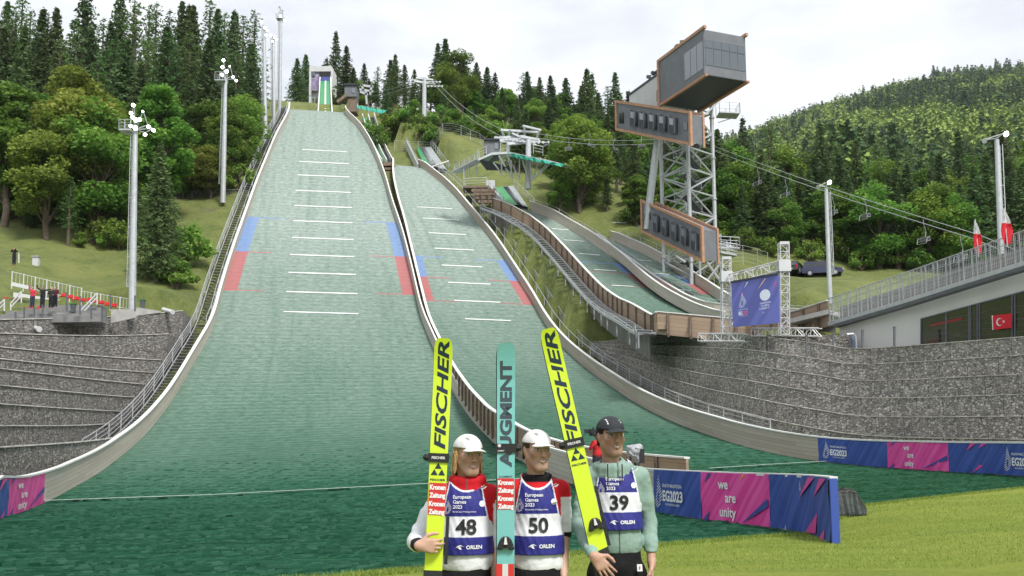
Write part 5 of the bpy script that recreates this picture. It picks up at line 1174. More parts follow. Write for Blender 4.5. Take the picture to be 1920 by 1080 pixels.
mast('floodlight mast standing on the grassy crest behind the nearest one', (423, 150), (418, 372), 117, 0.34, 0.21,
     [(419, 113, .30, 1, dn), (417, 126, .30, 1, dn), (425, 134, .34, 1, dn), (416, 140, .3, 1, dn), (431, 124, .15, 1, dn), (437, 144, .28, 1, (0.5, -0.7, -0.9)), (443, 151, .26, 1, (0.5, -0.7, -0.9))], (405, 138, 424, 153), 'floodlight masts')
mast('leftmost of the three tall masts standing along the big slope stairs', (495, 48), (498, 262), 140, 0.34, 0.22, [(491, 41, .28, 1, dn), (497, 52, .28, 1, dn), (501, 57, .2, 1, dn), (499, 66, .24, 1, dn)], None, 'floodlight masts')
mast('middle one of the three tall masts standing along the big slope stairs', (512, 68), (514, 232), 150, 0.32, 0.22, [(508, 66, .28, 1, dn), (515, 70, .28, 1, dn), (511, 78, .22, 1, dn), (519, 74, .2, 1, dn)], None, 'floodlight masts')
mast('rightmost and tallest of the three tall masts along the big slope stairs', (527, 18), (524, 214), 154, 0.34, 0.22, [(524, 14, .28, 0, dn), (530, 21, .22, 0, dn), (526, 30, .3, 1, dn), (534, 38, .2, 1, dn)], (519, 28, 530, 36), 'floodlight masts')
mast('slim mast with one bright and one dark lamp above the parked cars', (1549, 352), (1556, 556), 78, 0.21, 0.15, [(1555, 342, .30, 1, dn), (1534, 351, .28, 0, (-0.5, -0.8, -0.7))], None, 'floodlight masts', 1)
mast('slim mast with one bright lamp behind the ramp at the right edge', (1869, 262), (1877, 470), 62, 0.21, 0.15, [(1886, 251, .30, 1, dn), (1846, 264, .25, 0, (-0.5, -0.8, -0.7))], None, 'floodlight masts', 1)
# ---------------------------------------------------------------- chairlift
M_ROPE = mat('lift_cable', (0.30, 0.31, 0.31), 0.5)
def pylon(label, x, y0, y1, D, r, arm, parent_cat='pylon'):
    T_, B_ = P(x, y0, D), P(x-1, y1, D); B_.z -= 1.0; t = thing('lift_pylon', label, 'pylon', B_, 'chairlift pylons'); mb = MB(); mb.tube(B_, T_, r, r*0.8, n=12); mb.build('pole', M_STEEL, t)
    for (xa, ya, xb, yb) in arm:
        mb = MB(); mb.beam(P(xa, ya, D-0.5), P(xb, yb, D+0.5), 0.28, 0.3); mb.build('crossarm', M_STEEL, t)
        for e in ((xa, ya), (xb, yb)):
            mb = MB(); c = P(*e, D); mb.beam(c+Vector((-1.4, 0, -0.25)), c+Vector((1.4, 0, -0.35)), 0.10)
            for k in range(5): mb.tube(c+Vector((-1.2+k*0.6, -0.06, -0.35)), c+Vector((-1.2+k*0.6, 0.06, -0.35)), 0.18, n=8)
            mb.build('sheave_train', M_STEEL, t)
    return t
pylon('chairlift pylon on the grassy bank right of the largest slope', 796, 146, 234, 160, 0.42, [(776, 152, 816, 158), (780, 146, 812, 150)])
pylon('chairlift pylon rising through the lattice platform', 991, 262, 340, 119, 0.42, [(975, 256, 1010, 262)])
t = thing('lift_station', 'low steel chairlift station framework behind the grey cabin of the platform', 'lift station', P(960, 275, 122))
for xa, ya, xb, yb, r in ((939, 244, 1012, 248, .16), (930, 260, 985, 256, .22), (935, 264, 1000, 268, .2), (941, 242, 945, 258, .14), (956, 243, 952, 262, .12), (972, 246, 966, 262, .12), (983, 236, 984, 252, .14), (980, 236, 1014, 244, .14), (1012, 244, 1005, 262, .12), (950, 270, 1012, 264, .22), (960, 250, 1005, 272, .15), (952, 262, 952, 290, .25)):
    mb = MB(); mb.beam(P(xa, ya, 121), P(xb, yb, 122), r*2, r*1.6); mb.build('girder', M_STEEL, t)
for i in range(12):
    mb = MB(); c = P(930+i*6.5, 259+i*0.6, 121); mb.tube(c+Vector((0, -0.1, 0)), c+Vector((0, 0.1, 0)), 0.27, n=8); mb.build('sheave', M_STEEL, t)
t = thing('far_lift_station', 'pale chairlift framework right of the hilltop cabin', 'lift station', P(690, 180, 170)); 
t.name = 'lift_station'
for xa, ya, xb, yb in ((674, 168, 700, 172), (678, 158, 682, 172), (697, 160, 694, 178), (686, 172, 688, 196), (674, 172, 690, 178), (676, 160, 700, 163)):
    mb = MB(); mb.beam(P(xa, ya, 170), P(xb, yb, 170), 0.35); mb.build('girder', M_STEEL, t)
def cable(label, pts, r=0.035, group='chairlift cables'):
    mb = MB(); L_ = []
    for (a, b, sag) in pts: L_ += lerp_pts(a, b, 14, sag)
    mb.path(L_, r, 5); o = mb.build('lift_cable', M_ROPE); tag(o, label, 'cable', group)
cable('upper chairlift cable from the hilltop to the lattice platform', [(P(690, 171, 170), P(780, 150, 160), 0.6), (P(816, 150, 160), P(985, 258, 121), 1.5)])
cable('lower chairlift cable from the hilltop to the lattice platform', [(P(690, 180, 170), P(778, 156, 160), 0.6), (P(815, 158, 160), P(975, 268, 121), 1.5)])
cA = [P(1010, 250, 119), P(1240, 246, 116)]; 
up_c = [(P(1005, 250, 119), P(1290, 254, 112), 0.8), (P(1290, 254, 112), P(1835, 440, 66), 0.4), (P(1835, 440, 66), P(1990, 505, 58), 0)]
lo_c = [(P(1005, 258, 117), P(1290, 262, 110), 0.8), (P(1290, 262, 110), P(1820, 446, 64), 0.4), (P(1820, 446, 64), P(1980, 510, 56), 0)]
cable('farther of the two chairlift cables sloping down from the platform to the right', up_c, 0.03); cable('nearer of the two chairlift cables sloping down from the platform to the right', lo_c, 0.03)
def chair(label, gx, gy, D, s_=1.0, yaw=0.5):
    g_ = P(gx, gy, D); t = thing('lift_chair', label, 'chairlift chair', g_, 'chairlift chairs'); Q = Matrix.Rotation(yaw, 3, 'Z')
    def q(x, y, z): return g_+Q@Vector((x, y, z))*s_
    mb = MB(); mb.path([q(0, 0, 0), q(0.05, 0, -0.5), q(0.35, 0, -1.2), q(0.15, 0, -1.75)], 0.032, 6); mb.build('hanger', M_STEELM, t)
    mb = MB(); 
    for y in (-0.5, 0.5): mb.path([q(0.15, y, -1.75), q(0.22, y, -2.15), q(-0.35, y, -2.25)], 0.03, 5); mb.path([q(0.15, y, -1.8), q(-0.3, y, -1.95), q(-0.5, y, -2.5)], 0.022, 5)
    mb.beam(q(0.15, -0.5, -1.75), q(0.15, 0.5, -1.75), 0.05); mb.beam(q(-0.5, -0.5, -2.5), q(-0.5, 0.5, -2.5), 0.04); mb.build('frame', M_STEELM, t)
    mb = MB(); mb.box(q(-0.08, 0, -2.2), (0.5*s_, 0.95*s_, 0.05), rz=yaw); mb.build('seat', M_STEELD, t); mb = MB(); mb.box(q(0.19, 0, -1.97), (0.05, 0.95*s_, 0.3*s_), rz=yaw); mb.build('backrest', M_STEELD, t)
names = ['first', 'second', 'third', 'fourth', 'fifth']
for i, (x, y, D) in enumerate(((1024, 250, 118.5), (1066, 257, 116.5), (1107, 251, 116.5), (1152, 259, 114.5), (1203, 253, 114))):
    chair('empty chairlift chair left of the judges tower, %s one counted from the platform' % names[i], x, y, D, 0.72, 0.3+i)
for i, (x, y, D) in enumerate(((1420, 316, 101), (1472, 336, 95), (1561, 368, 90), (1621, 372, 82), (1731, 412, 73), (1800, 442, 67))):
    chair('empty chairlift chair right of the judges tower, %s one counted from the tower' % (names+['sixth'])[i], x, y, D, 0.78, 0.6)
# ---------------------------------------------------------------- parked cars
M_TYRE = mat('tyre_rubber', (0.02, 0.02, 0.02), 0.8); M_RIM = mat('wheel_rim', (0.4, 0.4, 0.42), 0.35, metal=0.6)
M_TAIL = mat('tail_lamp', (0.45, 0.01, 0.01), 0.3); M_HEAD = mat('head_lamp', (0.6, 0.6, 0.62), 0.2); M_PLATE = mat('number_plate', (0.7, 0.7, 0.68), 0.5)
def car(label, c, yaw, col, L_=4.6, W_=1.85, H_=1.8, van=True):
    t = thing('parked_car', label, 'car', c, 'cars parked at the forest edge'); Q = Matrix.Rotation(yaw, 3, 'Z'); q = lambda x, y, z: Vector(c)+Q@Vector((x, y, z))
    pm = mat('car_paint', col, 0.25, coat=0.6); z0, zb = 0.32, H_*0.56
    prof = [(-L_/2, z0), (-L_/2, zb*0.95), (-L_/2+0.12, zb), (-L_/2+(0.28 if van else 0.55), H_), (L_*0.10, H_), (L_*0.27, zb+0.06), (L_/2-0.15, zb*0.86), (L_/2, zb*0.6), (L_/2, z0)]
    mb = MB(); k = len(prof); secs = []
    for y, ins in ((-W_/2, 0), (-W_/2+0.08, 0), (W_/2-0.08, 0), (W_/2, 0)):
        for x, z in prof:
            tuck = 0.16*max(0, (z-zb)/(H_-zb)) if abs(y) > 0 else 0; yy = y-math.copysign(tuck, y); secs.append(q(x, yy, z+(0.0 if abs(y) < W_/2 else -0.04 if z > zb else 0)))
    fs = [(a*k+i, a*k+(i+1) % k, (a+1)*k+(i+1) % k, (a+1)*k+i) for a in range(3) for i in range(k)]+[tuple(range(k)), tuple(3*k+i for i in range(k-1, -1, -1))]
    mb.add(secs, fs); mb.build('body', pm, t)
    for sy in (-1, 1):
        yy = sy*(W_/2-0.07); xs = [(-L_/2+0.45, -L_*0.18), (-L_*0.16, L_*0.06), (L_*0.08, L_*0.22)]
        for i, (xa, xb) in enumerate(xs):
            top = H_-0.14; xb2 = xb if i < 2 else L_*0.12; mb = MB(); mb.add([q(xa, yy+sy*0.06, zb+0.08), q(xb, yy+sy*0.06, zb+0.08), q(xb2, yy-sy*0.05, top), q(xa, yy-sy*0.05, top)], [(0, 1, 2, 3)]); mb.build('side_window', M_GLASSD, t)
    mb = MB(); mb.add([q(-L_/2+0.13, -W_*0.36, zb+0.08), q(-L_/2+0.13, W_*0.36, zb+0.08), q(-L_/2+0.24 if van else -L_/2+0.45, W_*0.32, H_-0.15), q(-L_/2+0.24 if van else -L_/2+0.45, -W_*0.32, H_-0.15)], [(0, 1, 2, 3)]); 
    for v_ in range(4): mb.v[v_] = tuple(Vector(mb.v[v_])+Q@Vector((-0.04, 0, 0)))
    mb.build('rear_window', M_GLASSD, t)
    for x in (-L_*0.31, L_*0.31):
        for sy in (-1, 1):
            a, b = q(x, sy*(W_/2-0.2), 0.33), q(x, sy*(W_/2+0.01), 0.33); mb = MB(); mb.tube(a, b, 0.33, n=18); wh = mb.build('wheel', M_TYRE, t); mb = MB(); mb.tube(b, b+Q@Vector((0, sy*0.015, 0)), 0.21, n=14); mb.build('rim', M_RIM, wh)
    for sy in (-1, 1):
        mb = MB(); mb.box(q(-L_/2-0.005, sy*(W_/2-0.14), zb*0.92), (0.06, 0.2, 0.36), rz=yaw); mb.build('tail_lamp', M_TAIL, t); mb = MB(); mb.box(q(L_/2-0.02, sy*(W_/2-0.25), zb*0.7), (0.12, 0.34, 0.16), rz=yaw); mb.build('headlight', M_HEAD, t)
        mb = MB(); mb.box(q(L_*0.2, sy*(W_/2+0.1), zb+0.12), (0.12, 0.16, 0.14), rz=yaw); mb.build('mirror', pm, t)
    mb = MB(); mb.box(q(-L_/2-0.02, 0, zb*0.6), (0.03, 0.52, 0.12), rz=yaw); mb.build('number_plate', M_PLATE, t)
def on_ground(px, D, dz=0): 
    p = P(px, 500, D); p.z = ground_z(p.x, p.y)+dz; return p
for D_, a_ in ((104, 0),):
    pc = P(1541, 519, 106); car('dark blue people carrier parked at the forest edge behind the slim mast', pc, R(-12), (0.025, 0.03, 0.085), 4.4, 1.8, 1.65)
    pc = P(1490, 517, 106); car('dark hatchback seen from behind, left of the blue people carrier', pc, R(60), (0.02, 0.018, 0.022), 3.9, 1.7, 1.4, False)
# ---------------------------------------------------------------- left stand, fences, sundries
M_RAILW = mat('white_rail_paint', (0.62, 0.63, 0.64), 0.45, 0.06, 3); M_SEAT = mat('red_seat', (0.55, 0.02, 0.025), 0.45, 0.1, 3); M_STEP = mat('stand_step', (0.20, 0.20, 0.20), 0.85, 0.2, 1.5)
def picket(label, pts, h, group=None, name='fence', step=0.28):
    t = thing(name, label, 'fence', pts[0], group)
    for z in (0.12, h): mb = MB(); mb.path([p+Vz(z) for p in pts], 0.022, 5); mb.build('rail', M_RAILW, t)
    mb = MB()
    for a, b in zip(pts, pts[1:]):
        n = max(1, int((b-a).length/step))
        for k in range(n): q = a.lerp(b, k/n); mb.beam(q+Vz(0.12), q+Vz(h), 0.022)
    mb.build('picket_infill', M_RAILW, t)
    for p in pts: mb = MB(); mb.beam(p-Vz(0.3), p+Vz(h+0.05), 0.07); mb.build('post', M_RAILW, t)
picket('tall white picket fence above the red seats, left half', lerp_pts(P(22, 535, 79), P(152, 566, 79.5), 6), 1.15)
picket('white picket fence behind the red seats, stepping down toward the mast', lerp_pts(P(152, 567, 79), P(243, 582, 78.5), 5), 0.95)
st = thing('spectator_stand', 'stepped concrete stand with red seats above the dark gabions at the left edge', 'stand', P(100, 600, 73))
for k in range(5):
    z0 = P(60, 612, 72.0+k*1.3).z; mb = MB(); a, b = P(-140, 606-k*7, 72+k*1.35), P(195-k*0, 600-k*5, 73+k*1.25); mb.beam(a, b, 1.4, 0.45); mb.build('step', M_STEP, st)
for x0, y0, x1, y1, D in ((0, 561, 32, 568, 77.5), (112, 554, 160, 566, 77.5), (160, 563, 218, 576, 77.3), (48, 577, 82, 580, 76)):
    a, b = P(x0, y0, D), P(x1, y1, D); n = max(2, int((b-a).length/0.5)); 
    for k in range(n):
        c_ = a.lerp(b, (k+0.5)/n); mb = MB(); mb.box(c_, (0.42, 0.40, 0.06)); mb.box(c_+Vector((0, 0.2, 0.14)), (0.42, 0.05, 0.28)); mb.build('seat', M_SEAT, st)
for x0, y0, x1, y1, D in ((20, 573, 40, 551, 75), (150, 588, 182, 554, 75.5), (-12, 585, 8, 566, 74)):
    for dy in (0, 8): mb = MB(); mb.tube(P(x0, y0+dy-4, D), P(x1, y1+dy-4, D), 0.06, n=6); mb.build('handrail', M_RAILW, st)
    for x, y in ((x0, y0), (x1, y1)): mb = MB(); mb.tube(P(x, y-5, D), P(x, y+17, D), 0.05, n=6); mb.build('handrail_post', M_RAILW, st)
mb = MB(); mb.beam(P(24, 533, 77), P(56, 540, 77), 0.5, 0.3); mb.build('white_bench', M_RAILW, st)
mb = MB(); mb.prism([P(25, 548, 78.6), P(112, 562, 78.8), P(112, 572, 78.8), P(25, 562, 78.6)], (0, 0.1, 0)); mb.build('grey_backing', M_RAILW, st)
lw = thing('low_wall', 'low pale concrete wall stepping along the top of the dark gabions', 'wall', P(120, 605, 71.5))
for x0, y0, x1, y1, y2, y3 in ((62, 603, 90, 584, 614, 606), (90, 584, 148, 590, 606, 611), (148, 590, 176, 600, 611, 600), (208, 580, 256, 580, 606, 595), (256, 576, 300, 583, 592, 586)):
    mb = MB(); D = 73.6 if x0 < 200 else 76.0; mb.prism([P(x0, y0, D), P(x1, y1, D), P(x1, y3, D), P(x0, y2, D)], (0, 0.2, 0)); mb.build('wall_section', M_CONC, lw)
for i, (x, y0, y1) in enumerate(((29, 586, 616), (45, 577, 610), (64, 578, 594), (80, 573, 594), (125, 549, 584), (150, 556, 590), (171, 572, 598), (191, 575, 604), (207, 552, 580), (253, 555, 584))):
    f = thing('fence_post', 'thin black post on the left stand', 'fence post', P(x, y1, 71.3), 'thin black posts on the left stand'); f['label'] = 'thin black fence post above the dark gabions, number %s from the left edge' % ['one','two','three','four','five','six','seven','eight','nine','ten'][i]
    mb = MB(); mb.beam(P(x, y1, 71.3), P(x, y0, 71.3), 0.09); mb.build('post', M_STEELD, f); mb = MB(); mb.box(P(x, y0, 71.3), (0.12, 0.12, 0.06)); mb.build('cap', M_STEELD, f)
M_BIN = mat('green_crate', (0.02, 0.16, 0.07), 0.6)
for lab, x, y, D in (('small dark green litter bin beside the stand handrail', 137, 586, 74.5), ('small dark green litter bin just right of the nearest mast', 267, 578, 77)):
    f = thing('litter_bin', lab, 'bin', P(x, y, D), 'green litter bins'); mb = MB(); c_ = P(x, y, D); mb.lathe(c_, [(0.16, 0), (0.26, 0.65), (0.24, 0.65), (0.15, 0.03)], 4, M=Matrix.Rotation(0.78, 3, 'Z')); mb.build('basket', M_STEELD, f); mb = MB(); mb.lathe(c_+Vz(0.62), [(0.29, 0), (0.30, 0.08), (0.05, 0.10)], 4, M=Matrix.Rotation(0.78, 3, 'Z')); mb.build('green_rim', M_BIN, f)
DG = ghit(65, 498).y; f = thing('control_box', 'small pale grey cabinet standing on the path left of the fence', 'cabinet', P(65, 499, DG)); pbox('cabinet', M_PALE, 60, 481, 71, 499, DG, 0.4, f); pbox('roof', M_STEEL, 59, 479.5, 72, 481, DG-.1, 0.6, f)
f = thing('marker_post', 'short white post beside the standing man in black', 'post', P(35, 497, DG)); mb = MB(); mb.beam(P(35.5, 499, DG), P(35.5, 475, DG), 0.09); mb.build('post', M_RAILW, f); mb = MB(); mb.box(P(35.5, 474.5, DG), (0.13, 0.13, 0.06)); mb.build('cap', M_STEEL, f)
for lab, x, y in (('short white pipe end lying on the dark gabions at left', 64, 615), ('short white pipe end by the top of the gabions near the big slope stairs', 314, 583)):
    f = thing('drain_pipe', lab, 'pipe', P(x, y, 71), 'white pipe ends'); mb = MB(); a = P(x-8, y-3, 71.5 if x < 100 else 82); b = P(x+9, y+2, 70.2 if x < 100 else 81); mb.tube(a, b, 0.17, n=12); mb.build('pipe', M_RAILW, f); mb = MB(); mb.tube(b, b+(b-a).normalized()*0.08, 0.21, n=12); mb.build('pipe_rim', M_RAILW, f)
ob = thing('wooden_stand', 'old wooden stand with a railing at the far left edge under the trees', 'stand', P(20, 430, 108))
for k in range(5):
    mb = MB(); mb.beam(P(-60, 453-k*7, 107+k), P(62-k, 408-k*5+4, 109+k), 0.9, 0.28); mb.build('step', M_STUD if k % 2 else M_TIMB, ob)
mb = MB(); mb.beam(P(-60, 437, 112), P(66, 391, 113), 0.5, 0.25); mb.build('pale_top_board', M_CONC, ob)
railing(lerp_pts(P(-40, 424, 113), P(62, 389, 114), 8), 1.2, ob, 3, 1.5, 0.03)
# wire fences on the slopes
def wfence(label, pts, h=1.4, D=None):
    g_ = [P(*c) for c in pts]; L_ = []
    for a, b in zip(g_, g_[1:]): L_ += lerp_pts(a, b, max(2, int((b-a).length/2)))[:-1]
    L_.append(g_[-1]); 
    for p in L_: p.z = ground_z(p.x, p.y)
    t = thing('wire_fence', label, 'fence', L_[0], 'wire mesh fences'); railing(L_, h, t, 5, 2.0, 0.02, name='wire_mesh'); return t
wfence('long wire fence crossing the grassy bank below the hilltop forest', [(740,222,156),(830,228,156),(900,246,152),(965,272,140)], 1.9)
wfence('wire fence at the forest edge between the platform and the container', [(1060,390,122),(1110,410,118),(1150,428,114)], 1.8)
wfence('wire fence on the grassy slope right of the judges tower', [(1365,470,104),(1420,470,106),(1440,500,104)], 2.2)
wfence('wire fence running along the crest behind the second floodlight mast', [(330,374,121),(420,376,120),(470,376,119)], 1.0)
wfence('wire fence along the stairs at the top left of the big slope', [(498,262,142),(512,240,148),(524,222,153),(550,205,162)], 1.8)
wfence('dark wire fence beside the nearest mast above the gabions', [(256,580,80),(300,580,83),(350,575,86)], 1.2)
# ---------------------------------------------------------------- tarpaulin and camera
M_TARP = mat('dark_green_tarp', (0.012, 0.021, 0.016), 0.55, 0.35, 2.5, 0.03, 6)
c0_ = P(1586, 963, 23.4); t = thing('tarpaulin', 'dark green tarpaulin draped over a box behind the near banner', 'tarpaulin', c0_)
G_ = None
prof_ = [(-.42, .50), (-.10, .60), (.14, .58), (.22, .50), (.36, .22), (.40, .02)]
mb = MB(); rows_ = []
for k in range(11):
    yy = -.38+.76*k/10; sc_ = 1-.22*abs(yy/.38)**3; row_ = []
    for i in range(25):
        x_ = -.42+.80*i/24; z_ = np.interp(x_, [q[0] for q in prof_], [q[1] for q in prof_])*sc_*(1 if abs(yy) < .33 else .55 if abs(yy) < .37 else 0.0); z_ += .018*math.sin(x_*31+yy*17)+.014*math.sin(x_*13-yy*41); row_.append(c0_+Vector((x_*.9+.03*math.sin(yy*19+z_*9), yy*(1+.35*(1-z_/.6))+.02*math.sin(x_*23), max(z_, 0.0)+.01)))
    rows_.append(row_)
for a_, b_ in zip(rows_, rows_[1:]): mb.strip(a_, b_)
fl_ = [Vector((q.x, q.y, c0_.z-.05)) for q in rows_[0]]; mb.strip(rows_[0], fl_); fl_ = [Vector((q.x, q.y, c0_.z-.05)) for q in rows_[-1]]; mb.strip(rows_[-1], fl_)
mb.build('cover', M_TARP, t); mb = MB(); mb.path([q+Vector((0, -.01, .01)) for q in rows_[1]], 0.008, 5); mb.build('tie_cord', M_STUD, t)
# ---------------------------------------------------------------- trees
rng = np.random.default_rng(11)
M_BARK = mat('bark', (0.11, 0.085, 0.065), 0.9, 0.35, 3, 0.02)
M_SPR = foliage('spruce_needles', (0.036, 0.066, 0.030), (0.080, 0.135, 0.052), (0.15, 0.225, 0.08), 0.3)
M_LAR = foliage('larch_needles', (0.05, 0.10, 0.035), (0.10, 0.19, 0.06), (0.18, 0.29, 0.09), 0.35)
M_DEC = foliage('broad_leaves', (0.055, 0.115, 0.02), (0.13, 0.25, 0.04), (0.26, 0.40, 0.07), 0.4)
M_DEY = foliage('olive_leaves', (0.08, 0.12, 0.022), (0.18, 0.23, 0.04), (0.31, 0.36, 0.075), 0.4)
def quads(C, size, droop=0.3, aspect=0.6, flat=False):
    """one leaf clump quad per row of C with random orientation"""
    n = len(C); a = rng.uniform(0, 2*np.pi, n); t = rng.normal(0, 0.5, n)
    u = np.c_[np.cos(a)*np.cos(t), np.sin(a)*np.cos(t), np.sin(t)-droop]; u /= np.linalg.norm(u, axis=1)[:, None]
    r = rng.normal(size=(n, 3)); 
    if flat: r[:, 2] *= 0.3
    v = np.cross(u, r); v /= np.linalg.norm(v, axis=1)[:, None]+1e-9; s = (size*rng.uniform(0.6, 1.3, n))[:, None]
    P_ = np.stack([C-u*s*0.5-v*s*aspect*0.25, C-u*s*0.1+v*s*aspect*0.5, C+u*s*0.5+v*s*aspect*0.05, C+u*s*0.05-v*s*aspect*0.5], 1); return P_.reshape(-1, 3)
def leaf_mesh(name, C, size, m, tint, **kw):
    V_ = quads(C, size, **kw); F_ = np.arange(len(V_)).reshape(-1, 4); me = np_mesh(name, V_, F_, m); a = me.attributes.new('tint', 'FLOAT', 'POINT'); a.data.foreach_set('value', np.repeat(tint, 4).astype(np.float32)); return me
def trunk_mesh(name, h, r, limbs=(), lean=0.0, n=9):
    mb = MB(); k = 8; prev = Vector((0, 0, -1.0)); pts = [prev]
    for i in range(1, k+1): pts.append(Vector((lean*math.sin(i*0.9)*0.25, lean*math.cos(i*1.3)*0.2, h*i/k)))
    for i, (a, b) in enumerate(zip(pts, pts[1:])): mb.tube(a, b, r*(1-i/k)**0.8+0.02, r*(1-(i+1)/k)**0.8+0.02, n=n, cap=(i == k-1))
    for a, b, r_ in limbs: m_ = Vector(a).lerp(Vector(b), 0.5)+Vector((0, 0, (Vector(b)-Vector(a)).length*0.08)); mb.tube(a, m_, r_, r_*0.6, n=6, cap=False); mb.tube(m_, b, r_*0.6, r_*0.15, n=6, cap=False)
    return mb.mesh(name, M_BARK, smooth=True)
def spruce(h, rad, base=0.12, dens=1.0, gap=0.0, m=None, droop=0.35, up=0.0, size=0.55, power=0.85, seed=0):
    global rng; rng = np.random.default_rng(seed); C, T = [], []; z = h*base; limbs = []
    while z < h*0.985:
        f = (z-h*base)/(h*(1-base)); L = rad*((1-f)**power)*(0.55+0.45*min(1, f*6+0.35))+0.12; nb = int(rng.integers(6, 10)*dens)+1; a0 = rng.uniform(0, 6.28)
        for b in range(nb):
            if rng.random() < gap: continue
            a = a0+b*6.283/nb+rng.normal(0, 0.2); l = L*rng.uniform(0.6, 1.15); ns = max(2, int(l/0.28)); tb = rng.random()
            for s in range(ns):
                q = (s+0.6)/ns; rr = l*q; zz = z+up*rr-droop*rr*q*0.9+0.1*math.sin(q*3); w = 0.34*(1-q*0.65)*min(1.2, l*0.5)
                for k in range(2+(q > 0.3)):
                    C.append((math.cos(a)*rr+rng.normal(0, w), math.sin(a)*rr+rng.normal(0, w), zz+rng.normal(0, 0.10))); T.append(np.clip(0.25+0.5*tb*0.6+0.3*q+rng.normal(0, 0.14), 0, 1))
            if b % 2 == 0 and l > 0.8: limbs.append(((0, 0, z), (math.cos(a)*l*0.8, math.sin(a)*l*0.8, z+up*l*0.8-droop*l*0.6), 0.035))
        z += rng.uniform(0.30, 0.52)*(1+0.3*(1-f))
    C.append((0, 0, h)); T.append(0.6)
    return leaf_mesh('crown', np.array(C), size, m or M_SPR, np.array(T), droop=0.45, aspect=0.42), trunk_mesh('trunk', h*0.97, 0.012*h+0.05, limbs[:110])
def broadleaf(h, rad, m=None, base=0.25, seed=0, lumps=38, per=235, size=0.37):
    global rng; rng = np.random.default_rng(seed); C, T = [], []; limbs = []; zc = h*(base+(1-base)*0.5)
    for k in range(lumps):
        d = rng.normal(size=3); d /= np.linalg.norm(d); q = rng.uniform(0.35, 1.0)**0.6; hh = (1-base)*h*0.5
        c = np.array([d[0]*rad*q*0.82, d[1]*rad*q*0.82, zc+d[2]*hh*q*0.86]); f = (c[2]-h*base)/(h*(1-base)); c[:2] *= (1.1-0.55*max(0, f-0.35)); lr = rad*rng.uniform(0.26, 0.44); tb = rng.uniform(0, 0.5)
        n = int(per*(lr/(rad*0.35))**2); g = rng.normal(size=(n, 3)); g /= np.linalg.norm(g, axis=1)[:, None]; rr = rng.uniform(0.45, 1.08, n)**0.7; P_ = c+g*rr[:, None]*lr*np.array([1, 1, 0.72])
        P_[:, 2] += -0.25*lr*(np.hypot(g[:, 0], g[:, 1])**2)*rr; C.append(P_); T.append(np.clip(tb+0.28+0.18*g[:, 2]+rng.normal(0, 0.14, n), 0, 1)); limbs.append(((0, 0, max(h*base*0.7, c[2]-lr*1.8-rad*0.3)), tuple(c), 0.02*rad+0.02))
    return leaf_mesh('crown', np.concatenate(C), size, m or M_DEC, np.concatenate(T), droop=0.15, aspect=0.75), trunk_mesh('trunk', h*0.8, 0.014*h+0.06, limbs, 1.0)
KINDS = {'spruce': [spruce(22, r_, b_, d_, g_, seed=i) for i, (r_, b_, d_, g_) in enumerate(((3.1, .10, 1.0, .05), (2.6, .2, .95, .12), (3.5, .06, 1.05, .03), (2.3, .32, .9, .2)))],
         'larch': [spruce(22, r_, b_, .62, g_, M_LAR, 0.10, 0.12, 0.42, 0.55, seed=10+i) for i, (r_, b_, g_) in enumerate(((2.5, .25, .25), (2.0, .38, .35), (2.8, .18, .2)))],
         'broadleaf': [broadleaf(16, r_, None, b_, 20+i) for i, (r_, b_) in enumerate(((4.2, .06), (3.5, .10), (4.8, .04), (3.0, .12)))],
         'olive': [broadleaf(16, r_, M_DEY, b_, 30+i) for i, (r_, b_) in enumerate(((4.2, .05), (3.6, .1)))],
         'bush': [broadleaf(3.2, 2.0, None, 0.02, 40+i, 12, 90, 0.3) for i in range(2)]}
REFH = {'spruce': 22, 'larch': 22, 'broadleaf': 16, 'olive': 16, 'bush': 3.2}
NM = {'spruce': 'spruce_tree', 'larch': 'larch_tree', 'broadleaf': 'broadleaf_tree', 'olive': 'broadleaf_tree', 'bush': 'bush'}
NTREE = [0]
def blocked(x, y, m=2.5):
    for h in (hA, hB, hC, hD):
        d = Vector((x, y, 0))-h.O; a = d.dot(h.u); t_ = d.dot(h.v)
        if h.S[0]-3 < a < h.S[-1]+4 and np.interp(a, h.S, h.TL)-m < t_ < np.interp(a, h.S, h.TR)+m: return True
    return math.hypot(x-18.5, y-98) < 5.5
def tree(kind, x, y, H, label, group, wide=1.0, z=None, idx=None):
    if blocked(x, y, 2.2 if kind == 'bush' else 3.2): return None
    i = rnd.randrange(len(KINDS[kind])) if idx is None else idx; crown, trunk = KINDS[kind][i]; z = ground_z(x, y) if z is None else z; s_ = H/REFH[kind]
    t = thing(NM[kind], label, 'bush' if kind == 'bush' else 'tree', (x, y, z), group); t.rotation_euler.z = rnd.uniform(0, 6.28); w_ = s_*wide if kind != 'bush' else s_; t.scale = (w_, w_, s_)
    for nm, me in (('crown', crown), ('trunk', trunk)): o = bpy.data.objects.new(nm, me); SC.collection.objects.link(o); o.parent = t
    NTREE[0] += 1; return t
def tree_px(kind, px, D, ytop, label, group, wide=None, idx=None):
    p = P(px, ytop, D); g_ = ground_z(p.x, D); H = p.z-g_
    if H < 3.0: return
    s_ = H/REFH[kind]; wide = wide if wide else min(1.8, max(1.3, 1.3/s_)) if kind in ('spruce', 'larch') else min(1.3, 1.15/s_)
    return tree(kind, p.x, D, H, label, group, wide, None, idx)
def pick(ws): 
    r_ = rnd.random()*sum(w_ for _, w_ in ws)
    for k, w_ in ws:
        r_ -= w_
        if r_ <= 0: return k
    return ws[-1][0]
def lab(kind, where):
    return {'spruce': 'tall dark spruce in the forest ', 'larch': 'thin feathery light conifer in the forest ', 'broadleaf': 'bright green broadleaf tree in the forest ', 'olive': 'olive yellow broadleaf tree in the forest ', 'bush': 'low green bush '}[kind]+where
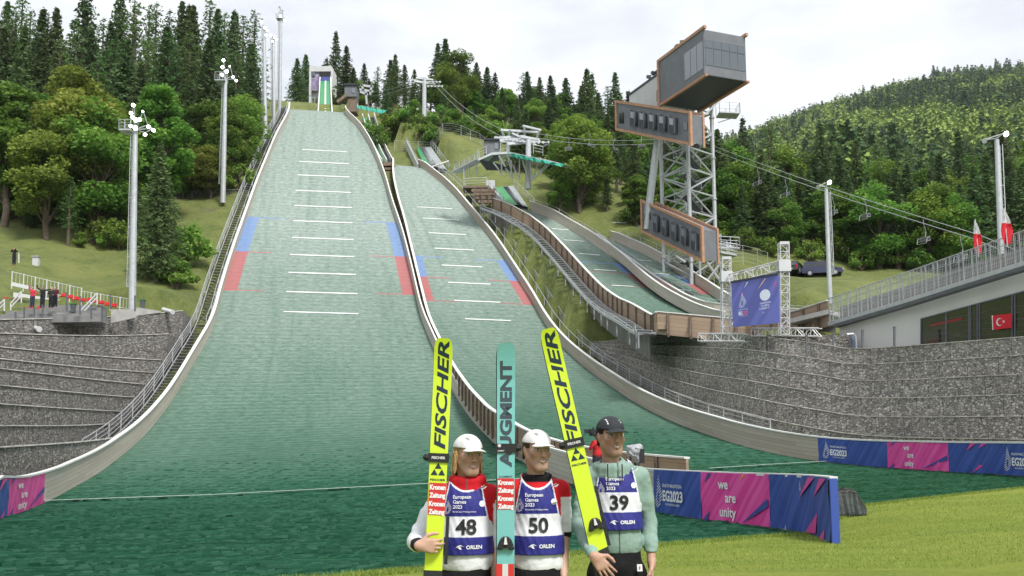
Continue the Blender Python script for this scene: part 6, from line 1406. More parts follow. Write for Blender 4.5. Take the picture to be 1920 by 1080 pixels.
def row(px0, px1, step, D, dD, topf, ws, where, jit=10):
    x = px0
    while x < px1:
        k = pick(ws); px = x+rnd.uniform(-jit, jit); tp = topf(px)+rnd.gauss(0, 1)*(16 if k in ('spruce', 'larch') else 9)+(0 if k in ('spruce', 'larch') else 28)
        DD = D+rnd.uniform(-dD, dD)
        if 572 < px < 634 and DD < 226: DD = 232+rnd.uniform(0, 8)
        tree_px(k, px, DD, tp, lab(k, where), lab(k, where)); x += step*rnd.uniform(0.8, 1.2)
LW_ = 'left of the largest slope'; TW_ = 'on the hilltop beyond the slopes'; RW_ = 'right of the platform behind the small slopes'
f1 = lambda x: np.interp(x, [-200, 0, 60, 110, 130, 160, 190, 250, 300, 340, 400, 480, 520, 560], [-10, -5, -10, 20, 50, -25, 50, -5, 5, 0, 20, 15, 60, 120])
row(-60, 505, 18, 152, 6, f1, (('spruce', 5), ('larch', 6)), LW_)
row(-60, 500, 21, 138, 5, lambda x: f1(x)+65, (('spruce', 6), ('larch', 4)), LW_)
row(-60, 470, 30, 127, 4, lambda x: 150, (('spruce', 3), ('broadleaf', 4), ('larch', 1)), LW_)
row(340, 480, 26, 122, 3, lambda x: 240, (('broadleaf', 4), ('olive', 2)), LW_)
row(-40, 330, 42, 116, 3, lambda x: 250, (('broadleaf', 4), ('spruce', 2)), LW_)
ftop = lambda x: np.interp(x, [500, 548, 568, 590, 604, 628, 650, 665, 680, 700, 728, 748, 765, 790, 810, 826, 842, 862, 885, 905, 925, 945, 985, 1010, 1040, 1070, 1100, 1130, 1175, 1230], [150, 150, 88, 118, 125, 100, 88, 118, 108, 140, 90, 95, 122, 128, 112, 70, 105, 95, 108, 140, 120, 128, 142, 130, 135, 160, 150, 165, 160, 175])
row(556, 640, 15, 198, 8, ftop, (('spruce', 1),), TW_, 5)
row(645, 1240, 15, 198, 8, ftop, (('spruce', 8), ('larch', 1), ('broadleaf', 2)), TW_, 5)
row(640, 1240, 23, 182, 4, lambda x: ftop(x)+28, (('spruce', 6), ('broadleaf', 4)), TW_, 8)
row(700, 1240, 26, 168, 4, lambda x: ftop(x)+62, (('spruce', 3), ('broadleaf', 6)), TW_, 8)
fr = lambda x: np.interp(x, [980, 1050, 1100, 1200, 1300, 1400, 1500, 1600, 1700, 1800, 1900, 2000], [165, 150, 160, 190, 225, 235, 245, 268, 275, 255, 262, 262])
row(1240, 1960, 21, 158, 5, fr, (('spruce', 5), ('broadleaf', 4), ('larch', 2)), RW_)
row(960, 1960, 24, 144, 4, lambda x: fr(x)+45, (('spruce', 5), ('broadleaf', 5)), RW_)
row(1010, 1960, 27, 132, 4, lambda x: fr(x)+88, (('spruce', 6), ('broadleaf', 4), ('larch', 1)), RW_)
row(1010, 1400, 26, 121, 2, lambda x: 285, (('spruce', 5), ('broadleaf', 4)), RW_)
row(1400, 1640, 22, 117, 2, lambda x: 330, (('spruce', 6), ('broadleaf', 3)), RW_)
row(1620, 1960, 22, 115, 3, lambda x: 320, (('spruce', 6), ('broadleaf', 3), ('larch', 1)), RW_)
row(1050, 1960, 44, 125, 2, lambda x: fr(x)+140, (('spruce', 6), ('broadleaf', 3)), RW_)
def under(px0, px1, step, D, dD, h0, h1, where):
    x = px0
    while x < px1:
        DD = D+rnd.uniform(-dD, dD); p = P(x, 300, DD); z = ground_z(p.x, DD); 
        tree('bush', p.x, DD, rnd.uniform(h0, h1), 'low green bush in the undergrowth '+where, 'low green bush '+where, 1.0, z); x += step*rnd.uniform(.7, 1.3)
under(-60, 470, 24, 124, 3, 3.0, 6.5, LW_); under(-60, 300, 26, 109, 3, 2.5, 5.5, LW_); under(150, 340, 30, 101, 3, 1.8, 3.6, LW_)
under(1010, 1400, 30, 119, 2, 2.0, 4.5, RW_); under(1400, 1960, 34, 114, 2, 1.8, 3.6, RW_); under(700, 1060, 17, 160, 4, 2.5, 5.0, TW_)
SPEC = [('olive', 150, 106, 112, 'olive yellow broadleaf tree towering in front of the left forest'), ('broadleaf', 190, 104, 176, 'broad bright green tree between the olive one and the nearest mast'), ('olive', 100, 101, 196, 'olive green broadleaf tree with bare grey stem, above the white picket fence'),
        ('broadleaf', 20, 104, 132, 'dark leafy tree rising over the old wooden stand at the left edge'), ('broadleaf', 310, 110, 134, 'bright green rounded tree directly right of the nearest mast'), ('spruce', 302, 93, 268, 'drooping dark spruce on the grass just right of the nearest mast'),
        ('spruce', 222, 104, 380, 'small dark spruce left of the nearest mast, among bare stems'), ('spruce', 195, 107, 395, 'lower dark spruce half hidden behind the small one left of the nearest mast'), ('spruce', 262, 102, 350, 'dark young spruce just right of the nearest mast behind the drooping one'), ('spruce', 170, 108, 330, 'dark middle height spruce behind the olive tree at left'), ('spruce', 60, 104, 345, 'dark spruce left of the bare stemmed conifer'), ('bush', 345, 98, 418, 'dark bush on the grass slope right of the drooping spruce'), ('bush', 330, 92, 478, 'dark bush at the foot of the drooping spruce'),
        ('larch', 133, 100, 330, 'thin bare stemmed conifer standing above the white picket fence'), ('broadleaf', 432, 123, 235, 'pale green leafy tree on the crest beside the big slope stairs'), ('broadleaf', 860, 176, 92, 'tall bright green leafy tree on the skyline left of the lattice platform'),
        ('broadleaf', 1010, 128, 268, 'bright green leafy tree right behind the lattice platform'), ('broadleaf', 1085, 126, 210, 'bright green leafy tree between platform and judges tower'), ('bush', 770, 164, 186, 'bright bush under the hilltop spruces, nearest the hilltop pylon'), ('bush', 850, 160, 205, 'bright bush behind the wire fence right of the hilltop pylon'),
        ('bush', 905, 156, 222, 'bright bush behind the right end of the hilltop wire fence'), ('bush', 1010, 124, 340, 'green bush beside the head of the third slope'), ('bush', 1440, 112, 452, 'green bush right of the tower balcony'), ('bush', 1400, 108, 455, 'green bush touching the lower tower balcony'),
        ('spruce', 1100, 192, 128, 'thin flat topped conifer standing above the skyline left of the tower')]
for k, px, D, yt, lb in SPEC: tree_px(k, px, D, yt, lb, None, 1.25 if k in ('olive', 'broadleaf') and D < 112 else 1.5 if k == 'spruce' and D < 112 else None, 2 if k == 'spruce' and D < 112 else None)
for i, (px, D, y0) in enumerate(((132, 98, 300), (137, 98, 340), (83, 97, 400), (112, 101, 360), (160, 103, 350))):
    pass
print('trees', NTREE[0])
# far wooded mountainside: one mass
def low_set(kind, seed):
    global rng; rng = np.random.default_rng(seed)
    if kind == 's':
        n = 230; z = 1-rng.random(n)**0.62*0.94; r = 0.17*(1-z)**0.85+0.012; a = rng.uniform(0, 6.28, n); q = rng.uniform(.35, 1.05, n); C = np.c_[np.cos(a)*r*q, np.sin(a)*r*q, z-0.05*q]; return quads(C, 0.07, droop=.5, aspect=.6), np.repeat(np.clip(rng.normal(.0, .09, n)+.15*q, -.3, .3), 4)
    n = 290; g = rng.normal(size=(n, 3)); g /= np.linalg.norm(g, axis=1)[:, None]; lb = rng.integers(0, 9, n); cc = rng.normal(0, .13, (9, 3)); C = cc[lb]+g*rng.uniform(.10, .24, n)[:, None]; C[:, 2] = C[:, 2]*1.3+.55; return quads(C, 0.10, droop=0, aspect=.8), np.repeat(np.clip(rng.normal(0, .08, n)+.14*g[:, 2], -.3, .3), 4)
SP = [low_set('s', 70+i) for i in range(5)]; LF = [low_set('l', 80+i) for i in range(5)]
VV, TT = [], []; rr = random.Random(5); nr = np.random.default_rng(8)
py = 108; cnt_ = 0
while py < 400:
    px = 1270+rr.uniform(0, 8)
    while px < 1990:
        h_ = ghit(px+rr.uniform(-5, 5), py+rr.uniform(-4, 4))
        if h_ is not None and h_.y > 178 and h_.x > 30:
            D_ = h_.y; cl = float(vnoise(np.array(h_.x/70), np.array(h_.y/90))); leafy = rr.random() < (0.85 if cl > 0.50 else 0.10); V_, T_ = rr.choice(LF if leafy else SP); H = (rr.uniform(18, 27) if leafy else rr.uniform(21, 34)); W_s = 1.05 if leafy else 1.25
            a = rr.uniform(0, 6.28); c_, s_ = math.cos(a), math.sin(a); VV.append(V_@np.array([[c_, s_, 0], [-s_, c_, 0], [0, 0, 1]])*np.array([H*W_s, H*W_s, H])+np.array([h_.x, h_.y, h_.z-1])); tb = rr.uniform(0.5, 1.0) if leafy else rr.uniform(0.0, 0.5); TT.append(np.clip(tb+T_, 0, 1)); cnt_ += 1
            px += rr.uniform(0.75, 1.15)*max(6.5, 7.5*1800/D_/2.0)
        else: px += 7
    py += 5.6
VV = [np.concatenate(VV)] if VV else VV; FF = [np.arange(len(VV[0])).reshape(-1, 4)]
def fmat():
    m, t, p = newmat('far_forest', 0.9); a = attr(t, 'tint'); tc = N(t, 'ShaderNodeTexCoord'); n_ = noise(t, tc.outputs['Object'], 0.6, 4, 0.7)
    col = ramp(t, a, [(0, (0.035, 0.07, 0.035)), (0.42, (0.07, 0.125, 0.055)), (0.6, (0.14, 0.22, 0.055)), (1, (0.30, 0.40, 0.10))]); col = mixc(t, mapr(t, n_, 0.45, 0.7, 0, 0.3), col, (0.04, 0.07, 0.035)); t.links.new(col, p.inputs['Base Color']); p.inputs['Specular IOR Level'].default_value = 0.1; return m
if VV:
    me = np_mesh('forest', np.concatenate(VV), np.concatenate(FF), fmat()); a = me.attributes.new('tint', 'FLOAT', 'POINT'); a.data.foreach_set('value', np.concatenate(TT).astype(np.float32)); fo = bpy.data.objects.new('forest', me); SC.collection.objects.link(fo)
    tag(fo, 'wooded mountainside of mixed spruce and leafy trees far behind on the right', 'forest', kind='stuff'); print('far trees', cnt_)
# ---------------------------------------------------------------- people (signed distance bodies, one continuous surface each)
def smin(a, b, k): h = np.clip(0.5+0.5*(b-a)/k, 0, 1); return b*(1-h)+a*h-k*h*(1-h)
class Field:
    def __init__(s, xs, ys, zs): s.x, s.y, s.z = [np.asarray(a, np.float32) for a in (xs, ys, zs)]; s.d = np.full((len(xs), len(ys), len(zs)), 1.0, np.float32)
    def sub(s, lo, hi):
        r = []
        for a, l, h in zip((s.x, s.y, s.z), lo, hi): r.append(slice(max(0, np.searchsorted(a, l)-1), min(len(a), np.searchsorted(a, h)+1)))
        return tuple(r)
    def put(s, fn, lo, hi, k, op='u'):
        pad = max(k*1.3, 0.012)+0.01; sl = s.sub([v-pad for v in lo], [v+pad for v in hi])
        if any(q.stop <= q.start for q in sl): return
        X, Y, Z = s.x[sl[0]][:, None, None], s.y[sl[1]][None, :, None], s.z[sl[2]][None, None, :]; v = fn(X, Y, Z)
        s.d[sl] = smin(s.d[sl], v, k) if op == 'u' else -smin(-s.d[sl], v, k)
    def cone(s, a, b, r0, r1, k=0.02, op='u'):
        a, b = np.array(a, float), np.array(b, float); ab = b-a; L2 = ab@ab+1e-12
        def fn(X, Y, Z):
            px, py, pz = X-a[0], Y-a[1], Z-a[2]; t = np.clip((px*ab[0]+py*ab[1]+pz*ab[2])/L2, 0, 1)
            return np.sqrt((px-ab[0]*t)**2+(py-ab[1]*t)**2+(pz-ab[2]*t)**2)-(r0+(r1-r0)*t)
        r = max(r0, r1); s.put(fn, np.minimum(a, b)-r, np.maximum(a, b)+r, k, op); return s
    def ell(s, c, r, k=0.02, Q=None, op='u'):
        c = np.array(c, float); r_ = np.array(r, float); Q_ = np.eye(3) if Q is None else np.array(Q)
        def fn(X, Y, Z):
            p = (X-c[0], Y-c[1], Z-c[2]); q = [sum(Q_[j][i]*p[j] for j in range(3)) for i in range(3)]
            k0 = np.sqrt(sum((q[i]/r_[i])**2 for i in range(3))); k1 = np.sqrt(sum((q[i]/r_[i]**2)**2 for i in range(3)))+1e-9; return k0*(k0-1)/k1
        m = r_.max() if Q is not None else r_; s.put(fn, c-m, c+m, k, op); return s
def nets(F, d=None):
    d = F.d if d is None else d; ins = d < 0; c = [slice(0, -1), slice(1, None)]; cnt = np.zeros(tuple(n-1 for n in d.shape), np.int8)
    for i in c:
        for j in c:
            for k in c: cnt += ins[i, j, k]
    cell = np.argwhere((cnt > 0) & (cnt < 8)); idx = np.full(cnt.shape, -1, np.int32); idx[tuple(cell.T)] = np.arange(len(cell)); acc = np.zeros((len(cell), 3)); num = np.zeros(len(cell))
    cor = [(0,0,0),(1,0,0),(0,1,0),(1,1,0),(0,0,1),(1,0,1),(0,1,1),(1,1,1)]
    for a, b in ((0,1),(2,3),(4,5),(6,7),(0,2),(1,3),(4,6),(5,7),(0,4),(1,5),(2,6),(3,7)):
        A, B = np.array(cor[a]), np.array(cor[b]); da, db = d[tuple((cell+A).T)], d[tuple((cell+B).T)]; m = (da < 0) != (db < 0); t = np.where(m, da/(da-db+1e-12), 0)
        acc += (A+(B-A)*t[:, None])*m[:, None]; num += m
    g = cell+acc/num[:, None]; V_ = np.stack([np.interp(g[:, i], np.arange(len(ax)), ax) for i, ax in enumerate((F.x, F.y, F.z))], 1); Q_ = []
    for ax in range(3):
        s0 = [slice(None)]*3; s1 = [slice(None)]*3; s0[ax] = slice(0, -1); s1[ax] = slice(1, None); a, b = ins[tuple(s0)], ins[tuple(s1)]; e = np.argwhere(a != b); fl_ = a[tuple(e.T)]
        o1, o2 = [(1, 2), (2, 0), (0, 1)][ax]; ok = (e[:, o1] > 0) & (e[:, o2] > 0) & (e[:, o1] < d.shape[o1]-1) & (e[:, o2] < d.shape[o2]-1); e, fl_ = e[ok], fl_[ok]; u = np.zeros(3, int); u[o1] = 1; v = np.zeros(3, int); v[o2] = 1
        q = np.stack([idx[tuple((e-u-v).T)], idx[tuple((e-v).T)], idx[tuple(e.T)], idx[tuple((e-u).T)]], 1); q[~fl_] = q[~fl_][:, ::-1]; Q_.append(q)
    return V_, np.concatenate(Q_)
def colmat(name, rough=0.6, spec=0.4, sss=0.0, bump=0.0, bs=200, fold=0.0):
    m, t, p = newmat(name, rough); a = N(t, 'ShaderNodeAttribute', attribute_name='Col'); t.links.new(a.outputs['Color'], p.inputs['Base Color']); p.inputs['Specular IOR Level'].default_value = spec
    if sss: p.inputs['Subsurface Weight'].default_value = sss; p.inputs['Subsurface Radius'].default_value = (0.012, 0.005, 0.003); p.inputs['Subsurface Scale'].default_value = 1.0
    if bump:
        tc = N(t, 'ShaderNodeTexCoord'); h = noise(t, tc.outputs['Object'], bs, 3, 0.6)
        if fold: h = math_n(t, 'ADD', math_n(t, 'MULTIPLY', h, 0.15), math_n(t, 'MULTIPLY', noise(t, tc.outputs['Object'], fold, 3, 0.5), 3.0))
        bumpn(t, p, h, bump)
    return m
M_SKIN = colmat('skin', 0.5, 0.35, 0.12); M_CLOTH = colmat('jacket_cloth', 0.75, 0.2, 0, 0.004, 300, 14); M_BIB = colmat('bib_cloth', 0.6, 0.3, 0, 0.003, 400, 11)
def sdf_obj(name, V_, Q_, m, parent, off, col=None, smooth_it=1):
    n = len(V_)
    for _ in range(smooth_it):
        acc = np.zeros_like(V_); num = np.zeros(n)
        for i in range(4): a, b = Q_[:, i], Q_[:, (i+1) % 4]; np.add.at(acc, a, V_[b]); np.add.at(acc, b, V_[a]); np.add.at(num, a, 1); np.add.at(num, b, 1)
        V_ = V_*0.5+0.5*acc/np.maximum(num, 1)[:, None]
    me = np_mesh(name, V_, Q_, m, smooth=True)
    if col is not None:
        c = col(V_) if callable(col) else np.tile(np.array(col, float), (n, 1)); a = me.color_attributes.new('Col', 'FLOAT_COLOR', 'POINT'); a.data.foreach_set('color', np.c_[c, np.ones(n)].astype(np.float32).ravel())
    o = bpy.data.objects.new(name, me); SC.collection.objects.link(o); o.parent = parent; o.location = off; return o, V_
def rz(a): c, s_ = math.cos(a), math.sin(a); return np.array([[c, -s_, 0], [s_, c, 0], [0, 0, 1]])
def rx(a): c, s_ = math.cos(a), math.sin(a); return np.array([[1, 0, 0], [0, c, -s_], [0, s_, c]])
def ry(a): c, s_ = math.cos(a), math.sin(a); return np.array([[c, 0, s_], [0, 1, 0], [-s_, 0, c]])
def head(F, hc, Q, slim=1.0, smile=0.5, jaw=1.0):
    T = lambda p: tuple(np.array(hc)+Q@np.array(p, float)); w = slim
    F.ell(T((0, .014, .030)), (.074*w, .094, .086), .02, Q); F.ell(T((0, -.022, -.040)), (.057*w, .066, .072), .03, Q)
    F.cone(T((-.012, -.064, -.096)), T((.012, -.064, -.096)), .0175, .0175, .034)
    for s in (-1, 1):
        F.cone(T((s*.053*w, .010, -.042)), T((s*.020, -.056, -.094)), .015*jaw, .013, .034); F.ell(T((s*.042*w, -.060, -.022)), (.019, .018, .016), .025, Q)
        F.ell(T((s*.077*w, .012, -.006)), (.009, .018, .031), .008, Q@ry(s*0.12)); F.ell(T((s*.032, -.0985, .003)), (.0165, .013, .010), .012, Q, 's')
    F.cone(T((-.034, -.080, .024)), T((.034, -.080, .024)), .0115, .0115, .018)
    F.cone(T((0, -.086, .012)), T((0, -.111, -.027)), .0065, .0105, .010); F.ell(T((0, -.106, -.032)), (.0125, .011, .009), .008, Q)
    for s in (-1, 1): F.ell(T((s*.012, -.099, -.034)), (.007, .009, .007), .006, Q); F.ell(T((s*.031, -.0775, .003)), (.0128, .0125, .0125), .003, Q)
    up = .004*smile
    for s in (-1, 1):
        F.cone(T((0, -.0935, -.0555)), T((s*.023, -.081, -.0575+up*1.6)), .0052, .003, .006); F.cone(T((0, -.0915, -.0690)), T((s*.022, -.080, -.0610+up*1.6)), .0062, .003, .006)
    F.cone(T((-.020, -.097, -.0625)), T((.020, -.097, -.0625+up)), .0035, .0035, .004, 's')
    F.cone(T((0, .020, -.055)), T((0, .035, -.185)), .047, .052, .03)
    for s in (-1, 1): F.cone(T((s*.045, .03, -.06)), T((s*.015, -.012, -.165)), .014, .012, .02)
def head_cols(V_, hc, Q, skin, brow, smile=0.5, lip=(0.42, 0.16, 0.14), iris=(0.10, 0.13, 0.16), stub=0.0):
    L_ = (V_-np.array(hc))@Q; C = np.tile(np.array(skin, float), (len(V_), 1)); x, y, z = L_.T; front = (y < -.05) & (np.abs(x) < .09) & (z > -.13) & (z < .12)
    rnd_ = np.sin(V_[:, 0]*310)*np.sin(V_[:, 2]*270)*np.sin(V_[:, 1]*290); C *= (1+0.05*rnd_)[:, None]
    def mixin(m, c, a=1.0): m = (np.clip(m, 0, 1)*a)[:, None]; C[:] = C*(1-m)+np.array(c)*m
    for s in (-1, 1):
        mixin(np.exp(-(((x-s*.042)/.02)**2+((z+.028)/.018)**2))*front, (skin[0]*1.02, skin[1]*.68, skin[2]*.62), .55)
        mixin((np.exp(-((x-s*.033)/.019)**4-((z-.0225+((x-s*.030)/.05)**2*.25)/.0030)**2)*(y < -.06)), brow, .7)
        ex, ez = (x-s*.0315)/.0135, (z-.003)/.0058; inn = (ex**2+ez**2 < 1)*(y < -.07); mixin(np.clip(1.5-(ex**2+((z-.003)/.0080)**2), 0, 1)*(y < -.06), (skin[0]*.62, skin[1]*.48, skin[2]*.42), .45); mixin(inn*1.0, (.62, .60, .58)); mixin(((x-s*.0325)**2+(z-.003)**2 < .0056**2)*inn*1.0, iris); mixin((np.abs(ex) < 1)*(np.abs(ez-1.0) < .30)*(y < -.07)*1.0, (.08, .05, .035), .6)
    up = .004*smile*1.6; zc = -.0625+up*(x/.023)**2; mixin(np.clip(1.6-np.abs(z-zc)/.0085, 0, 1)*(np.abs(x) < .023)*(y < -.07), lip, .8)
    mixin((np.abs(z-zc) < .0040)*(np.abs(x) < .0175)*(y < -.07)*1.0, (.72, .69, .64) if smile > .6 else (.22, .07, .06), .9)
    mixin(np.exp(-((np.abs(x)-.010)/.005)**2-((z+.039)/.003)**2)*front, (skin[0]*.35, skin[1]*.22, skin[2]*.2), .7)
    if stub: mixin(np.clip((-.045-z)/.03, 0, 1)*(z > -.125)*(y < .0), (skin[0]*.55, skin[1]*.52, skin[2]*.55), stub)
    return C
def hand(F, w, d, n, side, curl=0.35, spread=0.1, sc=1.0, thumb_in=0.5):
    """w wrist, d direction of the fingers, n palm normal (towards where fingers close), side: +1 thumb on d x n side"""
    w, d, n = [np.array(v, float) for v in (w, d, n)]; d /= np.linalg.norm(d); n = n-d*(n@d); n /= np.linalg.norm(n); t = np.cross(d, n)*side
    for i, (o, L_, r) in enumerate(((.030, .072, .0085), (.010, .080, .0088), (-.010, .074, .0084), (-.029, .058, .0074))):
        base = w+d*.088*sc*(1-.08*abs(i-1))+t*o*sc; F.cone(w+t*o*.55*sc+d*.01, base, .0135*sc, .0115*sc, .014); p = base; ang = curl*.6; a2 = spread*(1.2-i)
        for j, q in enumerate((.45, .31, .24)):
            dd = (d*math.cos(ang)+n*math.sin(ang)); dd = dd*math.cos(a2)+t*math.sin(a2); e = p+dd*L_*q*sc; F.cone(p, e, r*(1-.10*j)*sc, r*(1-.10*(j+1))*sc, .003); p = e; ang += curl*(1.0+.15*i)
    b = w+d*.025*sc+t*.026*sc; p1 = b+(d*.6+t*.75+n*.25*thumb_in)*.042*sc; p2 = p1+(d*.85+t*.25+n*thumb_in*.8)*.033*sc; p3 = p2+(d*.9-t*.05+n*thumb_in)*.024*sc
    F.cone(b, p1, .0145*sc, .0115*sc, .012); F.cone(p1, p2, .0112*sc, .0098*sc, .004); F.cone(p2, p3, .0098*sc, .0078*sc, .004)
def grid(lo, hi, h): return np.arange(lo, hi+h, h)
def mgrid(segs):
    a = [segs[0][0]]
    for lo, hi, h in segs: n = max(1, int(round((hi-lo)/h))); a += list(lo+(hi-lo)*np.arange(1, n+1)/n)
    return np.array(a)
def shade(V_, base, amt=0.04): return np.tile(np.array(base, float), (len(V_), 1))*(1+amt*np.sin(V_[:, 0]*37+V_[:, 2]*23)*np.sin(V_[:, 2]*41-V_[:, 1]*29))[:, None]
def person(label, D, px, eye_z, yaw, cfg):
    ox = (px-960)/FPX*D; t = thing('person', label, 'person', (ox, D, 0), 'ski jumpers posing with their skis'); k = eye_z/1.70; Z = lambda z: z*k
    hx = cfg.get('hx', 0.0); hc = (hx, -.035, eye_z-.003); Q = rz(yaw)@rx(cfg.get('nod', 0.0))@ry(cfg.get('tilt', 0.0)); off = Vector((0, 0, 0)); sh = Z(1.498); tw = cfg.get('tw', 1.0)
    shl = [(-.166*tw, .015, sh-.028), (.166*tw, .015, sh-.028)]; el, wr, hd = cfg['elbow'], cfg['wrist'], cfg['hand']
    zs = mgrid([(-.02, .12, .006), (.12, .85, .012), (.85, 1.30, .0045), (1.30, Z(1.50), .006), (Z(1.50), Z(1.90), .003)]); xs = mgrid([(-.46, -.10, .0048), (-.10, .10, .0036), (.10, .46, .0048)]); ys = mgrid([(-.46, -.20, .0055), (-.20, .16, .0040), (.16, .24, .008)])
    F = Field(xs, ys, zs); head(F, hc, Q, cfg.get('slim', 1), cfg['smile'], cfg.get('jaw', 1))
    F.cone((0, .01, Z(1.02)), (0, .0, Z(1.38)), .09, .10, .05); F.cone((-.12, .015, sh-.015), (.12, .015, sh-.015), .042, .042, .05); F.ell((0, .0, Z(.95)), (.13, .09, .11), .04)
    for i, s in enumerate((-1, 1)):
        F.cone(shl[i], el[i], .045, .036, .03); F.cone(el[i], wr[i], .036, .025, .02); F.cone(wr[i], tuple(np.array(wr[i])+np.array(hd[i]['d'])/np.linalg.norm(hd[i]['d'])*.02), .024, .024, .01)
        hand(F, wr[i], hd[i]['d'], hd[i]['n'], hd[i].get('side', 1), hd[i].get('curl', .35), hd[i].get('spread', .1), 1.0, hd[i].get('thumb', .5))
        F.cone((s*.085, .01, Z(.90)), (s*.10, .0, Z(.50)), .075, .052, .04); F.cone((s*.10, .0, Z(.50)), (s*.105, .02, .09), .050, .034, .02); F.cone((s*.105, .03, .05), (s*.125, -.13, .03), .035, .028, .02)
    V_, Q_ = nets(F); body, bv = sdf_obj('body', V_, Q_, M_SKIN, t, off, lambda v: head_cols(v, hc, Q, cfg['skin'], cfg['brow'], cfg['smile'], stub=cfg.get('stub', 0), iris=cfg.get('iris', (.06, .08, .10))), 1)
    # trousers and shoes
    G = Field(grid(-.26, .26, .009), grid(-.18, .18, .009), grid(.06, Z(1.10), .009)); G.ell((0, .0, Z(.97)), (.158*tw, .112, .13), .03); G.cone((-.02, .0, Z(.98)), (.02, 0, Z(1.06)), .125, .12, .04)
    for s in (-1, 1): G.cone((s*.085, .0, Z(.92)), (s*.10, .0, Z(.50)), .094, .070, .03); G.cone((s*.10, 0, Z(.50)), (s*.105, .015, .10), .070, .055, .02)
    V_, Q_ = nets(G); sdf_obj('trousers', V_, Q_, M_CLOTH, t, off, lambda v: shade(v, (.012, .012, .014)))
    for s in (-1, 1):
        G = Field(grid(s*.115-.08, s*.115+.08, .007), grid(-.22, .12, .007), grid(-.01, .13, .007)); G.cone((s*.105, .04, .045), (s*.125, -.13, .035), .046, .038, .03); G.cone((s*.105, .03, .10), (s*.105, .03, .05), .045, .04, .02); G.d = np.maximum(G.d, -(G.z[None, None, :]-.0)); V_, Q_ = nets(G); sdf_obj('shoe', V_, Q_, M_CLOTH, t, off, lambda v: shade(v, (.05, .05, .055)))
    # jacket
    def torso(G, o=0.0):
        G.ell((0, -.005, Z(1.355)), (.156*tw+o, .112+o, .19), .05); G.ell((0, -.002, Z(1.14)), (.145*tw+o, .105+o, .16), .05); [G.cone((0, .014, sh+.002), (s_*.135*tw, .012, sh-.026), .056+o, .050+o, .05) for s_ in (-1, 1)]; G.cone((0, .02, Z(1.44)), (0, .03, Z(1.535)), .085+o, .062+o, .04)
    hem = cfg['hem']; G = Field(grid(-.46, .46, .0065), grid(-.44, .20, .0065), grid(hem-.02, Z(1.62), .0055)); torso(G); G.cone((0, 0, hem+.04), (0, 0, hem+.15), .12, .13, .06); G.ell((0, .0, hem+.05), (.158*tw, .118, .09), .04)
    rg_ = np.random.default_rng(int(px))
    for i in range(2):
        e, w_ = np.array(el[i]), np.array(wr[i]); s0 = np.array(shl[i]); full = cfg['sleeve'][i] == 'long'
        G.cone(s0, s0*.5+e*.5, .054, .051, .04); G.cone(s0*.5+e*.5, e, .051, .047, .02)
        if full: m_ = e*.5+w_*.5; G.cone(e, m_, .049, .043, .02); G.cone(m_, e*.06+w_*.94, .043, .034, .02)
        for j in range(9):       # folds
            f = rg_.uniform(.15, .95); p = (s0*(1-f)+e*f); q = rg_.normal(0, 1, 3); q /= np.linalg.norm(q); q2 = np.cross(q, e-s0); q2 /= np.linalg.norm(q2); q3 = np.cross(e-s0, q2); q3 /= np.linalg.norm(q3); G.cone(p+q2*.044, p+(q2*.72+q3*.69)*.044+(e-s0)*rg_.normal(0, .06), .012, .009, .016)
            if full: p = e*(1-f*.85)+w_*f*.85; q2 = np.cross(q, w_-e); q2 /= np.linalg.norm(q2); q3 = np.cross(w_-e, q2); q3 /= np.linalg.norm(q3); G.cone(p+q2*.035, p+(q2*.72+q3*.69)*.035+(w_-e)*rg_.normal(0, .06), .010, .008, .014)
    for j in range(12): a = rg_.uniform(-2.6, -.5); z0 = rg_.uniform(hem+.01, hem+.065); G.cone((.14*math.cos(a), .10*math.sin(a), z0), (.14*math.cos(a+.5), .10*math.sin(a+.5), z0+rg_.uniform(-.04, .04)), .014, .008, .02)
    nk = np.array((hx*.6, .010, Z(1.535)+cfg.get('cdz', 0)))
    for a in np.linspace(0, 2*math.pi, 17)[:-1]:
        cz = cfg['collar']; p = nk+np.array((math.cos(a)*(.070+cz[1]), math.sin(a)*(.068+cz[1])-.004, cz[0]*(.35+.65*(math.sin(a)*.5+.5)))); q = nk+np.array((math.cos(a+.4)*(.070+cz[1]), math.sin(a+.4)*(.068+cz[1])-.004, cz[0]*(.35+.65*(math.sin(a+.4)*.5+.5)))); G.cone(p, q, cz[2], cz[2], .012); G.cone(p, p-np.array((0, 0, .05)), cz[2], cz[2]*1.2, .02)
    X, Y, Zg = G.x[:, None, None], G.y[None, :, None], G.z[None, None, :]
    G.d = np.maximum(G.d, hem-Zg)
    neckhole = np.sqrt(((X-nk[0])/.052)**2+((Y-nk[1]+.006)/.052)**2)*.052-.052; G.d = np.maximum(G.d, -np.maximum(neckhole, (Z(1.49)-Zg)))
    if cfg.get('vneck'): G.d = np.maximum(G.d, -np.maximum(np.abs(X-nk[0])-np.clip((Zg-Z(1.405))*.75, 0, .06), Y+.0))
    V_, Q_ = nets(G); jac, jv = sdf_obj('jacket', V_, Q_, M_CLOTH, t, off, cfg['jcol'](Z, shl, el, wr), 1)
    # bib
    B_ = Field(grid(-.24, .24, .0048), grid(-.20, .20, .0055), grid(Z(cfg['bib0'])-.03, Z(1.60), .0042)); torso(B_, .0); B_.ell((0, .0, hem+.05), (.158*tw, .118, .09), .04); B_.cone((0, 0, hem+.04), (0, 0, hem+.15), .12, .13, .06); X, Y, Zg = B_.x[:, None, None], B_.y[None, :, None], B_.z[None, None, :]
    b0 = Z(cfg['bib0']); wav = .003*np.sin(X*70)+.002*np.sin(X*160+Zg*60)
